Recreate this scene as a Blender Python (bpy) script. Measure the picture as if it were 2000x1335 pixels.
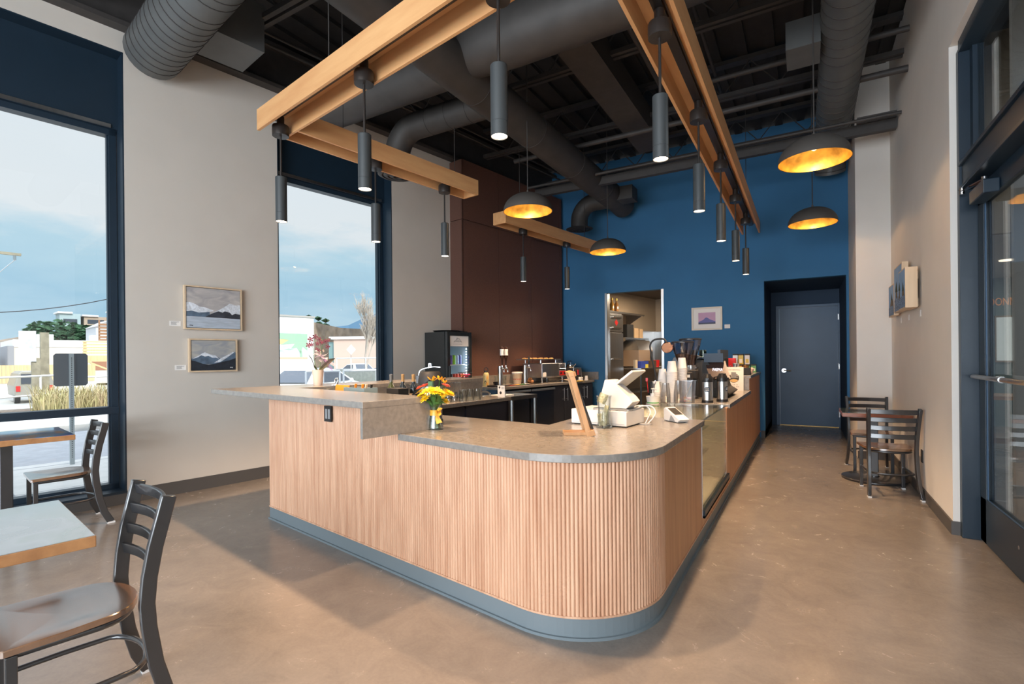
import bpy, math, random
from mathutils import Vector, Matrix
for o in list(bpy.data.objects):
    bpy.data.objects.remove(o)
S = bpy.context.scene
COL = S.collection
PI = math.pi
sin, cos, rad = math.sin, math.cos, math.radians
rnd = random.Random(11)

# ------------------------------------------------------------------ camera
cam = bpy.data.cameras.new('camera')
cam_o = bpy.data.objects.new('camera', cam)
COL.objects.link(cam_o)
cam.sensor_width = 36.0
cam.lens = 980.0 / 2000.0 * 36.0
cam.shift_y = 0.01525
cam.clip_start = 0.05
cam.clip_end = 900
cam_o.matrix_world = (Matrix.Translation((0, 0, 1.36)) @ Matrix.Rotation(rad(30.36), 4, 'Z')
                      @ Matrix.Rotation(rad(90), 4, 'X') @ Matrix.Rotation(-0.0095, 4, 'Z'))
S.camera = cam_o

# ------------------------------------------------------------------ view, world, sun
S.view_settings.view_transform = 'Standard'
S.view_settings.look = 'None'
S.view_settings.exposure = 0.0
S.view_settings.gamma = 1.0
S.view_settings.use_curve_mapping = False
WORLD_STRENGTH = 1.0
world = bpy.data.worlds.new('world')
S.world = world
world.use_nodes = True
wn, wl = world.node_tree.nodes, world.node_tree.links
wn.clear()
w_out = wn.new('ShaderNodeOutputWorld')
w_bg = wn.new('ShaderNodeBackground')
w_bg.inputs['Strength'].default_value = WORLD_STRENGTH
w_tc = wn.new('ShaderNodeTexCoord')
w_map = wn.new('ShaderNodeMapping')
w_map.inputs['Scale'].default_value = (2.2, 2.2, 7.5)
w_no = wn.new('ShaderNodeTexNoise')
w_no.inputs['Scale'].default_value = 1.6
w_no.inputs['Detail'].default_value = 6
w_no.inputs['Roughness'].default_value = 0.55
w_sep = wn.new('ShaderNodeSeparateXYZ')
w_mul = wn.new('ShaderNodeMath'); w_mul.operation = 'MULTIPLY_ADD'
w_mul.inputs[1].default_value = 0.30
w_mul.inputs[2].default_value = -0.15
w_add = wn.new('ShaderNodeMath'); w_add.operation = 'ADD'
w_ramp = wn.new('ShaderNodeValToRGB')
els = w_ramp.color_ramp.elements
els[0].position = 0.0; els[0].color = (0.52, 0.62, 0.66, 1)
els[1].position = 1.0; els[1].color = (3.0, 3.4, 4.0, 1)
for p, c in ((0.02, (0.60, 0.78, 0.90)), (0.10, (0.42, 0.65, 0.82)), (0.18, (0.52, 0.73, 0.86)),
             (0.24, (0.84, 0.88, 0.92)), (0.38, (0.82, 0.88, 0.94)), (0.50, (0.74, 0.86, 0.95)), (0.62, (2.6, 2.9, 3.3))):
    e = els.new(p); e.color = (*c, 1)
wl.new(w_tc.outputs['Generated'], w_map.inputs['Vector'])
wl.new(w_map.outputs['Vector'], w_no.inputs['Vector'])
wl.new(w_tc.outputs['Generated'], w_sep.inputs[0])
wl.new(w_no.outputs['Fac'], w_mul.inputs[0])
wl.new(w_mul.outputs[0], w_add.inputs[0])
wl.new(w_sep.outputs['Z'], w_add.inputs[1])
wl.new(w_add.outputs[0], w_ramp.inputs['Fac'])
wl.new(w_ramp.outputs['Color'], w_bg.inputs['Color'])
wl.new(w_bg.outputs[0], w_out.inputs['Surface'])

sun = bpy.data.lights.new('sun', 'SUN')
sun.energy = 3.6
sun.color = (1.0, 0.93, 0.82)
sun.angle = rad(1.0)
sun_o = bpy.data.objects.new('sun', sun)
COL.objects.link(sun_o)
sun_o.rotation_euler = Vector((-0.80, 0.25, -0.62)).to_track_quat('-Z', 'Y').to_euler()


def area_light(name, loc, target, sx, sy, power, col):
    l = bpy.data.lights.new(name, 'AREA')
    l.shape = 'RECTANGLE'; l.size = sx; l.size_y = sy
    l.energy = power; l.color = col
    o = bpy.data.objects.new(name, l)
    COL.objects.link(o)
    o.location = loc
    o.rotation_euler = (Vector(target) - Vector(loc)).to_track_quat('-Z', 'Y').to_euler()
    return o


# unseen area lamps added behind the camera as fill
FILL_SEATING = area_light('seating_area_fill', (-1.5, -2.2, 4.4), (-1.5, -2.0, 0), 5.0, 2.5, 90, (1.0, 0.93, 0.86))  # added overhead lamp, soft fill only
FILL_FRONT = area_light('storefront_fill', (-2.0, -4.6, 1.8), (-2.2, 4.0, 1.4), 5.5, 2.8, 680, (0.84, 0.92, 1.0))  # added lamp, cool fill in place of daylight from the front

# ------------------------------------------------------------------ frames
TL = rad(9.73)                       # the window wall is turned 9.73 degrees against the long axis of the room
W0 = Vector((-5.48, 3.159, 0.0))
FD = Vector((cos(TL), -sin(TL), 0))  # away from the window wall
LD = Vector((sin(TL), cos(TL), 0))   # along the window wall


def lf(o, s, z=0.0):
    return W0 + FD * o + LD * s + Vector((0, 0, z))


# ------------------------------------------------------------------ mesh builder
class G:
    def __init__(s):
        s.v = []; s.f = []; s.mi = []; s.cur = 0

    def add(s, vs, fs, M=None):
        n = len(s.v)
        for p in vs:
            p = Vector(p)
            s.v.append(M @ p if M is not None else p)
        for f in fs:
            s.f.append([i + n for i in f]); s.mi.append(s.cur)
        return s

    def box(s, a, b, M=None):
        x0, x1 = sorted((a[0], b[0])); y0, y1 = sorted((a[1], b[1])); z0, z1 = sorted((a[2], b[2]))
        vs = [(x0, y0, z0), (x1, y0, z0), (x1, y1, z0), (x0, y1, z0), (x0, y0, z1), (x1, y0, z1), (x1, y1, z1), (x0, y1, z1)]
        fs = [(3, 2, 1, 0), (4, 5, 6, 7), (0, 1, 5, 4), (1, 2, 6, 5), (2, 3, 7, 6), (3, 0, 4, 7)]
        return s.add(vs, fs, M)

    def prism(s, poly, z0, z1, M=None):
        n = len(poly)
        a = sum(poly[i][0] * poly[(i + 1) % n][1] - poly[(i + 1) % n][0] * poly[i][1] for i in range(n))
        if a < 0:
            poly = poly[::-1]
        vs = [(p[0], p[1], z0) for p in poly] + [(p[0], p[1], z1) for p in poly]
        fs = [list(range(n))[::-1], list(range(n, 2 * n))]
        for i in range(n):
            j = (i + 1) % n
            fs.append([i, j, n + j, n + i])
        return s.add(vs, fs, M)

    def lathe(s, prof, n=24, M=None, cap=True):
        vs = []; fs = []
        m = len(prof)
        for (r, z) in prof:
            for k in range(n):
                a = 2 * PI * k / n
                vs.append((r * cos(a), r * sin(a), z))
        for i in range(m - 1):
            for k in range(n):
                k2 = (k + 1) % n
                fs.append([i * n + k, i * n + k2, (i + 1) * n + k2, (i + 1) * n + k])
        if cap:
            fs.append(list(range(n))[::-1])
            fs.append([(m - 1) * n + k for k in range(n)])
        return s.add(vs, fs, M)

    def cyl(s, p, q, r, r2=None, n=16, caps=True):
        p = Vector(p); q = Vector(q)
        d = q - p
        M = Matrix.Translation(p) @ d.to_track_quat('Z', 'Y').to_matrix().to_4x4()
        return s.lathe([(r, 0), (r if r2 is None else r2, d.length)], n, M, caps)

    def tube(s, pts, r, n=8, closed=False, sx=1.0, up=None):
        """round (or elliptic: sx) tube along points; r a number or a list"""
        pts = [Vector(p) for p in pts]
        m = len(pts)
        rings = []
        prev = None
        for i in range(m):
            if closed:
                t = pts[(i + 1) % m] - pts[i - 1]
            else:
                t = pts[min(i + 1, m - 1)] - pts[max(i - 1, 0)]
            t.normalize()
            if prev is None:
                ref = Vector(up) if up else (Vector((0, 0, 1)) if abs(t.z) < 0.9 else Vector((1, 0, 0)))
                u = (ref - t * ref.dot(t)).normalized()
            else:
                u = (prev - t * prev.dot(t))
                u = u.normalized() if u.length > 1e-6 else prev
            prev = u
            w = t.cross(u)
            rr = r[i] if isinstance(r, (list, tuple)) else r
            rings.append([pts[i] + (u * cos(2 * PI * k / n) * sx + w * sin(2 * PI * k / n)) * rr for k in range(n)])
        vs = [p for rg in rings for p in rg]
        fs = []
        for i in range(m if closed else m - 1):
            i2 = (i + 1) % m
            for k in range(n):
                k2 = (k + 1) % n
                fs.append([i * n + k, i * n + k2, i2 * n + k2, i2 * n + k])
        if not closed:
            fs.append(list(range(n))[::-1])
            fs.append([(m - 1) * n + k for k in range(n)])
        return s.add(vs, fs)

    def bar(s, pts, side, w, h):
        """rectangular section swept along pts; side = fixed sideways direction, w across it, h across the other way"""
        pts = [Vector(p) for p in pts]
        side = Vector(side).normalized()
        m = len(pts)
        vs = []
        for i in range(m):
            t = (pts[min(i + 1, m - 1)] - pts[max(i - 1, 0)]).normalized()
            up = side.cross(t).normalized()
            for a, b in ((-1, -1), (1, -1), (1, 1), (-1, 1)):
                vs.append(pts[i] + side * (a * w / 2) + up * (b * h / 2))
        fs = []
        for i in range(m - 1):
            for k in range(4):
                k2 = (k + 1) % 4
                fs.append([i * 4 + k, i * 4 + k2, (i + 1) * 4 + k2, (i + 1) * 4 + k])
        fs.append([3, 2, 1, 0]); e = (m - 1) * 4
        fs.append([e, e + 1, e + 2, e + 3])
        return s.add(vs, fs)

    def ball(s, c, r, n=12, m=8, sc=(1, 1, 1), M=None):
        prof = []
        T = Matrix.Translation(c) @ Matrix.Diagonal((sc[0], sc[1], sc[2], 1))
        if M is not None:
            T = M @ T
        for i in range(m + 1):
            a = -PI / 2 + PI * i / m
            prof.append((max(r * cos(a), 1e-5), r * sin(a)))
        return s.lathe(prof, n, T, True)

    def quad(s, a, b, c, d):
        return s.add([a, b, c, d], [(0, 1, 2, 3)])

    def poly(s, pts):
        return s.add(pts, [list(range(len(pts)))])

    def build(s, name, mat, parent=None, smooth=None, bev=0.0, seg=2):
        me = bpy.data.meshes.new(name)
        me.from_pydata([tuple(p) for p in s.v], [], s.f)
        mats = mat if isinstance(mat, (list, tuple)) else [mat]
        for mm in mats:
            me.materials.append(mm)
        if len(mats) > 1:
            me.polygons.foreach_set('material_index', s.mi)
        me.validate()
        if smooth is not None:
            me.polygons.foreach_set('use_smooth', [True] * len(me.polygons))
            me.set_sharp_from_angle(angle=rad(smooth))
        me.update()
        o = bpy.data.objects.new(name, me)
        COL.objects.link(o)
        if parent is not None:
            o.parent = parent
        if bev > 0:
            b = o.modifiers.new('bevel', 'BEVEL')
            b.width = bev; b.segments = seg; b.limit_method = 'ANGLE'; b.angle_limit = rad(40)
        return o


def place(o, loc, rz=0.0):
    o.location = loc
    o.rotation_euler = (0, 0, rz)
    return o


def tag(o, label, cat, group=None, kind=None):
    o['label'] = label
    o['category'] = cat
    if group:
        o['group'] = group
    if kind:
        o['kind'] = kind
    return o


def thing(name, label, cat, loc=(0, 0, 0), rz=0.0, group=None):
    o = bpy.data.objects.new(name, None)
    o.empty_display_size = 0.1
    COL.objects.link(o)
    place(o, loc, rz)
    return tag(o, label, cat, group)


def struct(o):
    o['kind'] = 'structure'
    return o


def dup(root, loc=None, rz=None, label=None, group=None, parent=None):
    c = root.copy()
    COL.objects.link(c)
    if parent is not None:
        c.parent = parent
    if loc is not None:
        c.location = loc
    if rz is not None:
        c.rotation_euler = (0, 0, rz)
    if label:
        c['label'] = label
    if group:
        c['group'] = group
    for ch in list(root.children):
        dup(ch, parent=c)
    return c


def lettering(name, body, size, mat, parent, loc, rot, extrude=0.001, align='CENTER', sx=1.0):
    cu = bpy.data.curves.new(name, 'FONT')
    cu.body = body
    cu.size = size
    cu.extrude = extrude
    cu.align_x = align
    cu.align_y = 'CENTER'
    t = bpy.data.objects.new(name + '_tmp', cu)
    COL.objects.link(t)
    dg = bpy.context.evaluated_depsgraph_get()
    me = bpy.data.meshes.new_from_object(t.evaluated_get(dg))
    bpy.data.objects.remove(t)
    me.name = name
    me.materials.clear()
    me.materials.append(mat)
    o = bpy.data.objects.new(name, me)
    COL.objects.link(o)
    if parent is not None:
        o.parent = parent
    o.location = loc
    o.rotation_euler = rot
    o.scale = (sx, 1, 1)
    return o


def cr(pts, n=5):
    """smooth curve through points (Catmull-Rom)"""
    P = [Vector(p) for p in pts]
    P = [P[0] * 2 - P[1]] + P + [P[-1] * 2 - P[-2]]
    out = []
    for i in range(1, len(P) - 2):
        for k in range(n):
            u = k / n
            a, b, c, d = P[i - 1], P[i], P[i + 1], P[i + 2]
            out.append(0.5 * ((2 * b) + (c - a) * u + (2 * a - 5 * b + 4 * c - d) * u * u + (3 * b - a - 3 * c + d) * u ** 3))
    out.append(P[-2])
    return out


def arc(c, r, a0, a1, n, z=0.0):
    return [(c[0] + r * cos(rad(a0 + (a1 - a0) * i / n)), c[1] + r * sin(rad(a0 + (a1 - a0) * i / n)), z) for i in range(n + 1)]


# ------------------------------------------------------------------ materials
def newmat(name):
    m = bpy.data.materials.new(name)
    m.use_nodes = True
    nt = m.node_tree
    return m, nt.nodes, nt.links, nt.nodes['Principled BSDF']


def mat(name, col, rough=0.5, metal=0.0, var=0.0, scale=12.0, stretch=(1, 1, 1), bump=0.0, bscale=None,
        emit=0.0, coat=0.0, col2=None, detail=5.0, rvar=0.0, spec=0.5, distort=0.0, coords='Object'):
    m, n, l, b = newmat(name)
    b.inputs['Base Color'].default_value = (*col, 1)
    b.inputs['Roughness'].default_value = rough
    b.inputs['Metallic'].default_value = metal
    b.inputs['Specular IOR Level'].default_value = spec
    if coat:
        b.inputs['Coat Weight'].default_value = coat
        b.inputs['Coat Roughness'].default_value = 0.08
    if emit:
        b.inputs['Emission Color'].default_value = (*col, 1)
        b.inputs['Emission Strength'].default_value = emit
    if var or col2 or bump or rvar:
        tc = n.new('ShaderNodeTexCoord')
        mp = n.new('ShaderNodeMapping')
        mp.inputs['Scale'].default_value = stretch
        no = n.new('ShaderNodeTexNoise')
        no.inputs['Scale'].default_value = scale
        no.inputs['Detail'].default_value = detail
        no.inputs['Distortion'].default_value = distort
        l.new(tc.outputs[coords], mp.inputs['Vector'])
        l.new(mp.outputs['Vector'], no.inputs['Vector'])
        if var or col2:
            rp = n.new('ShaderNodeValToRGB')
            c1 = tuple(max(0, c * (1 - var)) for c in col)
            c2 = col2 if col2 else tuple(min(1, c * (1 + var)) for c in col)
            rp.color_ramp.elements[0].position = 0.32
            rp.color_ramp.elements[1].position = 0.68
            rp.color_ramp.elements[0].color = (*c1, 1)
            rp.color_ramp.elements[1].color = (*c2, 1)
            l.new(no.outputs['Fac'], rp.inputs['Fac'])
            l.new(rp.outputs['Color'], b.inputs['Base Color'])
        if rvar:
            mr = n.new('ShaderNodeMapRange')
            mr.inputs['To Min'].default_value = max(0.02, rough - rvar)
            mr.inputs['To Max'].default_value = rough + rvar
            l.new(no.outputs['Fac'], mr.inputs['Value'])
            l.new(mr.outputs[0], b.inputs['Roughness'])
        if bump:
            src = no
            if bscale:
                src = n.new('ShaderNodeTexNoise')
                src.inputs['Scale'].default_value = bscale
                src.inputs['Detail'].default_value = 4
                l.new(mp.outputs['Vector'], src.inputs['Vector'])
            bp = n.new('ShaderNodeBump')
            bp.inputs['Strength'].default_value = bump
            bp.inputs['Distance'].default_value = 0.01
            l.new(src.outputs['Fac'], bp.inputs['Height'])
            l.new(bp.outputs['Normal'], b.inputs['Normal'])
    return m


def wood(name, dark, light, scale=9.0, axis='z', rough=0.45, streak=18.0, coat=0.0):
    """streaks along one object axis"""
    st = {'x': (0.12, 1, 1), 'y': (1, 0.12, 1), 'z': (1, 1, 0.06)}[axis]
    st = tuple(a * 1.0 for a in st)
    m, n, l, b = newmat(name)
    tc = n.new('ShaderNodeTexCoord'); mp = n.new('ShaderNodeMapping')
    mp.inputs['Scale'].default_value = st
    no = n.new('ShaderNodeTexNoise'); no.inputs['Scale'].default_value = streak; no.inputs['Detail'].default_value = 8
    no.inputs['Roughness'].default_value = 0.6
    no2 = n.new('ShaderNodeTexNoise'); no2.inputs['Scale'].default_value = scale; no2.inputs['Detail'].default_value = 2
    mx = n.new('ShaderNodeMath'); mx.operation = 'MULTIPLY_ADD'; mx.inputs[1].default_value = 0.55
    ml = n.new('ShaderNodeMath'); ml.operation = 'MULTIPLY'; ml.inputs[1].default_value = 0.45
    rp = n.new('ShaderNodeValToRGB')
    rp.color_ramp.elements[0].position = 0.34; rp.color_ramp.elements[0].color = (*dark, 1)
    rp.color_ramp.elements[1].position = 0.66; rp.color_ramp.elements[1].color = (*light, 1)
    l.new(tc.outputs['Object'], mp.inputs['Vector'])
    l.new(mp.outputs['Vector'], no.inputs['Vector'])
    l.new(mp.outputs['Vector'], no2.inputs['Vector'])
    l.new(no2.outputs['Fac'], ml.inputs[0])
    l.new(no.outputs['Fac'], mx.inputs[0]); l.new(ml.outputs[0], mx.inputs[2])
    l.new(mx.outputs[0], rp.inputs['Fac'])
    l.new(rp.outputs['Color'], b.inputs['Base Color'])
    b.inputs['Roughness'].default_value = rough
    if coat:
        b.inputs['Coat Weight'].default_value = coat
        b.inputs['Coat Roughness'].default_value = 0.1
    return m


def glassy(name, tint=(1, 1, 1), gloss=0.06, rough=0.0, ior=None):
    """thin clear pane: see-through with a Fresnel sheen"""
    m = bpy.data.materials.new(name)
    m.use_nodes = True
    n, l = m.node_tree.nodes, m.node_tree.links
    n.clear()
    out = n.new('ShaderNodeOutputMaterial')
    tr = n.new('ShaderNodeBsdfTransparent'); tr.inputs['Color'].default_value = (*tint, 1)
    gl = n.new('ShaderNodeBsdfGlossy'); gl.inputs['Roughness'].default_value = rough
    mx = n.new('ShaderNodeMixShader')
    lw = n.new('ShaderNodeLayerWeight'); lw.inputs['Blend'].default_value = 0.25
    mr = n.new('ShaderNodeMapRange')
    mr.inputs['To Min'].default_value = gloss; mr.inputs['To Max'].default_value = min(1.0, gloss + 0.55)
    l.new(lw.outputs['Fresnel'], mr.inputs['Value'])
    l.new(mr.outputs[0], mx.inputs['Fac'])
    l.new(tr.outputs[0], mx.inputs[1]); l.new(gl.outputs[0], mx.inputs[2])
    l.new(mx.outputs[0], out.inputs['Surface'])
    return m


def glow(name, col, strength):
    m = bpy.data.materials.new(name)
    m.use_nodes = True
    n, l = m.node_tree.nodes, m.node_tree.links
    n.clear()
    out = n.new('ShaderNodeOutputMaterial')
    e = n.new('ShaderNodeEmission')
    e.inputs['Color'].default_value = (*col, 1); e.inputs['Strength'].default_value = strength
    l.new(e.outputs[0], out.inputs['Surface'])
    return m


def concrete(name):
    m, n, l, b = newmat(name)
    tc = n.new('ShaderNodeTexCoord')

    def noise(sc, det, dist=0.0, rough=0.6):
        k = n.new('ShaderNodeTexNoise'); k.inputs['Scale'].default_value = sc; k.inputs['Detail'].default_value = det
        k.inputs['Distortion'].default_value = dist; k.inputs['Roughness'].default_value = rough
        l.new(tc.outputs['Object'], k.inputs['Vector']); return k
    a, c, f = noise(0.9, 6, 0.8), noise(5.0, 10, 1.0, 0.7), noise(70, 3)
    m1 = n.new('ShaderNodeMath'); m1.operation = 'MULTIPLY_ADD'; m1.inputs[1].default_value = 0.45
    m2 = n.new('ShaderNodeMath'); m2.operation = 'MULTIPLY_ADD'; m2.inputs[1].default_value = 0.40
    m3 = n.new('ShaderNodeMath'); m3.operation = 'MULTIPLY'; m3.inputs[1].default_value = 0.15
    l.new(f.outputs['Fac'], m3.inputs[0]); l.new(c.outputs['Fac'], m2.inputs[0]); l.new(m3.outputs[0], m2.inputs[2])
    l.new(a.outputs['Fac'], m1.inputs[0]); l.new(m2.outputs[0], m1.inputs[2])
    rp = n.new('ShaderNodeValToRGB')
    rp.color_ramp.elements[0].position = 0.36; rp.color_ramp.elements[0].color = (0.165, 0.145, 0.128, 1)
    rp.color_ramp.elements[1].position = 0.64; rp.color_ramp.elements[1].color = (0.270, 0.235, 0.205, 1)
    l.new(m1.outputs[0], rp.inputs['Fac'])
    # fine hairline cracks
    vo = n.new('ShaderNodeTexVoronoi'); vo.feature = 'DISTANCE_TO_EDGE'; vo.inputs['Scale'].default_value = 0.42
    ad = n.new('ShaderNodeVectorMath'); ad.operation = 'MULTIPLY_ADD'; ad.inputs[1].default_value = (0.9, 0.9, 0)
    wn_ = noise(1.6, 6, 0.0)
    l.new(wn_.outputs['Color'], ad.inputs[0]); l.new(tc.outputs['Object'], ad.inputs[2]); l.new(ad.outputs[0], vo.inputs['Vector'])
    lt = n.new('ShaderNodeMath'); lt.operation = 'LESS_THAN'; lt.inputs[1].default_value = 0.0013
    l.new(vo.outputs['Distance'], lt.inputs[0])
    gt = n.new('ShaderNodeMath'); gt.operation = 'GREATER_THAN'; gt.inputs[1].default_value = 0.60
    l.new(a.outputs['Fac'], gt.inputs[0])
    mu = n.new('ShaderNodeMath'); mu.operation = 'MULTIPLY'; l.new(lt.outputs[0], mu.inputs[0]); l.new(gt.outputs[0], mu.inputs[1])
    mu2 = n.new('ShaderNodeMath'); mu2.operation = 'MULTIPLY'; mu2.inputs[1].default_value = 0.35; l.new(mu.outputs[0], mu2.inputs[0])
    mx = n.new('ShaderNodeMixRGB'); mx.inputs[2].default_value = (0.40, 0.36, 0.32, 1)
    l.new(mu2.outputs[0], mx.inputs[0]); l.new(rp.outputs['Color'], mx.inputs[1]); l.new(mx.outputs[0], b.inputs['Base Color'])
    mr = n.new('ShaderNodeMapRange'); mr.inputs['To Min'].default_value = 0.16; mr.inputs['To Max'].default_value = 0.34
    l.new(c.outputs['Fac'], mr.inputs['Value']); l.new(mr.outputs[0], b.inputs['Roughness'])
    b.inputs['IOR'].default_value = 1.75
    return m


M_WALL = mat('wall_paint', (0.56, 0.52, 0.47), 0.85, var=0.02, scale=3, bump=0.03, bscale=160)
M_WALLW = mat('wall_paint_white', (0.70, 0.67, 0.63), 0.85, var=0.02, scale=3, bump=0.03, bscale=160)
M_BLUE = mat('blue_paint', (0.030, 0.150, 0.315), 0.75, var=0.04, scale=2.5, bump=0.03, bscale=160)
M_NAVY = mat('navy_frame', (0.009, 0.022, 0.038), 0.40, var=0.05, scale=6)
M_NAVYD = mat('navy_door_paint', (0.034, 0.085, 0.165), 0.42, var=0.06, scale=3)
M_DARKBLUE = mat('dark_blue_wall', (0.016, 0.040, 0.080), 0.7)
M_BROWN = mat('brown_cladding', (0.125, 0.058, 0.042), 0.55, var=0.10, scale=60, bump=0.03)
M_CEIL = mat('black_ceiling', (0.020, 0.018, 0.018), 0.8, var=0.15, scale=8)
M_CEIL2 = mat('black_steel', (0.045, 0.040, 0.038), 0.6, var=0.12, scale=10)
M_DUCT = mat('duct_grey', (0.12, 0.125, 0.125), 0.5, metal=0.3, var=0.08, scale=5)
M_DUCTD = mat('duct_dark', (0.055, 0.050, 0.047), 0.6, metal=0.2, var=0.12, scale=6)
M_FLOOR = concrete('polished_concrete')
M_BASE = mat('rubber_base', (0.075, 0.070, 0.068), 0.55)
M_KICK = mat('counter_kick', (0.150, 0.185, 0.205), 0.5)
M_STONE = mat('stone_top', (0.200, 0.185, 0.168), 0.24, var=0.06, scale=34, detail=10, distort=0.4, col2=(0.245, 0.225, 0.203))
M_STONE.node_tree.nodes['Principled BSDF'].inputs['IOR'].default_value = 1.8
M_REED = wood('reeded_fir', (0.47, 0.245, 0.145), (0.68, 0.43, 0.285), scale=26, axis='z', rough=0.42, streak=44)
M_VENEER = wood('fir_veneer', (0.43, 0.205, 0.10), (0.60, 0.33, 0.175), scale=10, axis='z', rough=0.45, streak=30)
M_BEAM = wood('fir_beam', (0.56, 0.27, 0.11), (0.70, 0.40, 0.18), scale=5, axis='x', rough=0.5, streak=16)
M_BEAMY = wood('fir_beam_long', (0.56, 0.27, 0.11), (0.70, 0.40, 0.18), scale=5, axis='y', rough=0.5, streak=16)
M_TABLEW = wood('table_edge_wood', (0.30, 0.13, 0.05), (0.50, 0.25, 0.10), scale=6, axis='x', rough=0.35, streak=16, coat=0.4)
M_CHERRY = wood('cherry_wood', (0.16, 0.045, 0.020), (0.28, 0.085, 0.035), scale=6, axis='x', rough=0.25, streak=14, coat=0.6)
M_SEATW = wood('seat_wood', (0.15, 0.075, 0.038), (0.25, 0.135, 0.075), scale=6, axis='x', rough=0.26, streak=16, coat=1.0)
M_SEATW.node_tree.nodes['Principled BSDF'].inputs['Coat IOR'].default_value = 2.0
M_SEATW.node_tree.nodes['Principled BSDF'].inputs['Coat Roughness'].default_value = 0.16
M_PALEW = wood('pale_maple', (0.58, 0.42, 0.27), (0.72, 0.56, 0.39), scale=7, axis='z', rough=0.5, streak=16)
M_STANDW = wood('stand_wood', (0.38, 0.20, 0.09), (0.52, 0.31, 0.16), scale=10, axis='z', rough=0.4, streak=20)
M_CHAIR = mat('black_metal_frame', (0.018, 0.019, 0.022), 0.30, metal=0.0, var=0.08, scale=14, spec=0.9, coat=0.5)
M_PEND = mat('pendant_graphite', (0.055, 0.062, 0.066), 0.45, metal=0.25)
M_CANOPY = mat('canopy_black', (0.035, 0.030, 0.028), 0.3, metal=0.3)
M_DOME = mat('dome_graphite', (0.070, 0.062, 0.056), 0.65)
M_GOLD = mat('gold_leaf', (0.78, 0.45, 0.10), 0.38, metal=0.85, var=0.45, scale=9, detail=7, bump=0.25, bscale=14)
M_LAMP = glow('lamp_face', (1.0, 0.80, 0.58), 14.0)
M_BULB = glow('bulb_warm', (1.0, 0.70, 0.34), 5.0)
M_STEEL = mat('brushed_steel', (0.55, 0.55, 0.55), 0.28, metal=1.0, var=0.05, scale=40, stretch=(1, 1, 0.1))
M_CHROME = mat('chrome', (0.75, 0.75, 0.76), 0.08, metal=1.0)
M_BLACK = mat('black_plastic', (0.013, 0.013, 0.014), 0.35)
M_MBLACK = mat('matte_black', (0.018, 0.018, 0.019), 0.6)
M_WHITE = mat('white_plastic', (0.66, 0.66, 0.66), 0.35)
M_PAPER = mat('white_paper', (0.78, 0.76, 0.74), 0.8)
M_INK = mat('ink', (0.03, 0.03, 0.035), 0.7)
M_GREY = mat('grey_plastic', (0.25, 0.26, 0.27), 0.5)
M_CAB = mat('dark_cabinet', (0.028, 0.030, 0.042), 0.35, var=0.05, scale=5)
M_GLASS = glassy('window_glass', (0.97, 0.99, 0.99), 0.02)
M_CLEAR = glassy('clear_glass', (0.93, 0.96, 0.96), 0.06)
M_CASEG = glassy('display_glass', (0.93, 0.96, 0.94), 0.10)
M_CLEARP = glassy('clear_plastic', (0.90, 0.90, 0.91), 0.16, 0.2)
M_WATER = glassy('green_water', (0.75, 0.86, 0.76), 0.06)
M_CUP = mat('paper_cup', (0.70, 0.68, 0.66), 0.6)
M_RED = mat('red_plastic', (0.55, 0.02, 0.02), 0.35)
# ================================================================== THE SETTING
CEIL = 5.09
WT = 4.32          # top of the tall window openings


def lfm():
    return Matrix.Translation(W0) @ Matrix.Rotation(-TL, 4, 'Z')


MLF = lfm()

# floor
g = G()
g.prism([tuple(lf(-0.3, -7.0)[:2]), tuple(lf(-0.3, 6.6)[:2]), (-4.3, 13.0), (6.0, 13.0), (6.0, -5.0), (-5.6, -5.0)], -0.12, 0.0)
struct(g.build('floor', M_FLOOR))

# window wall (left): pieces around two tall openings
g = G()
for s0, s1, z0, z1 in ((-7.0, -3.6, 0, CEIL), (-3.6, -0.889, WT, CEIL), (-3.6, -0.889, -0.12, 0.10), (-0.889, 0.58, 0, CEIL),
                       (0.58, 2.22, WT, CEIL), (0.58, 2.22, -0.12, 0.10), (2.22, 6.6, 0, CEIL)):
    g.box((-0.32, s0, z0), (0, s1, z1))
o = struct(g.build('wall_left', M_WALL)); o.matrix_world = MLF
# black ledger beam along the top of the window wall
g = G()
g.box((0, -7, 4.515), (0.13, 6.2, 4.56)); g.box((0, -7, 4.56), (0.02, 6.2, CEIL)); g.box((0, -7, 4.98), (0.13, 6.2, 5.02))
o = struct(g.build('trim_1', M_CEIL2)); o.matrix_world = MLF
# baseboard, window wall
g = G(); g.box((0, -0.875, 0), (0.012, 3.35, 0.13)); g.box((0, -3.7, 0), (0.012, -0.889, 0.10))
o = struct(g.build('baseboard_left', M_BASE)); o.matrix_world = MLF


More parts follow.
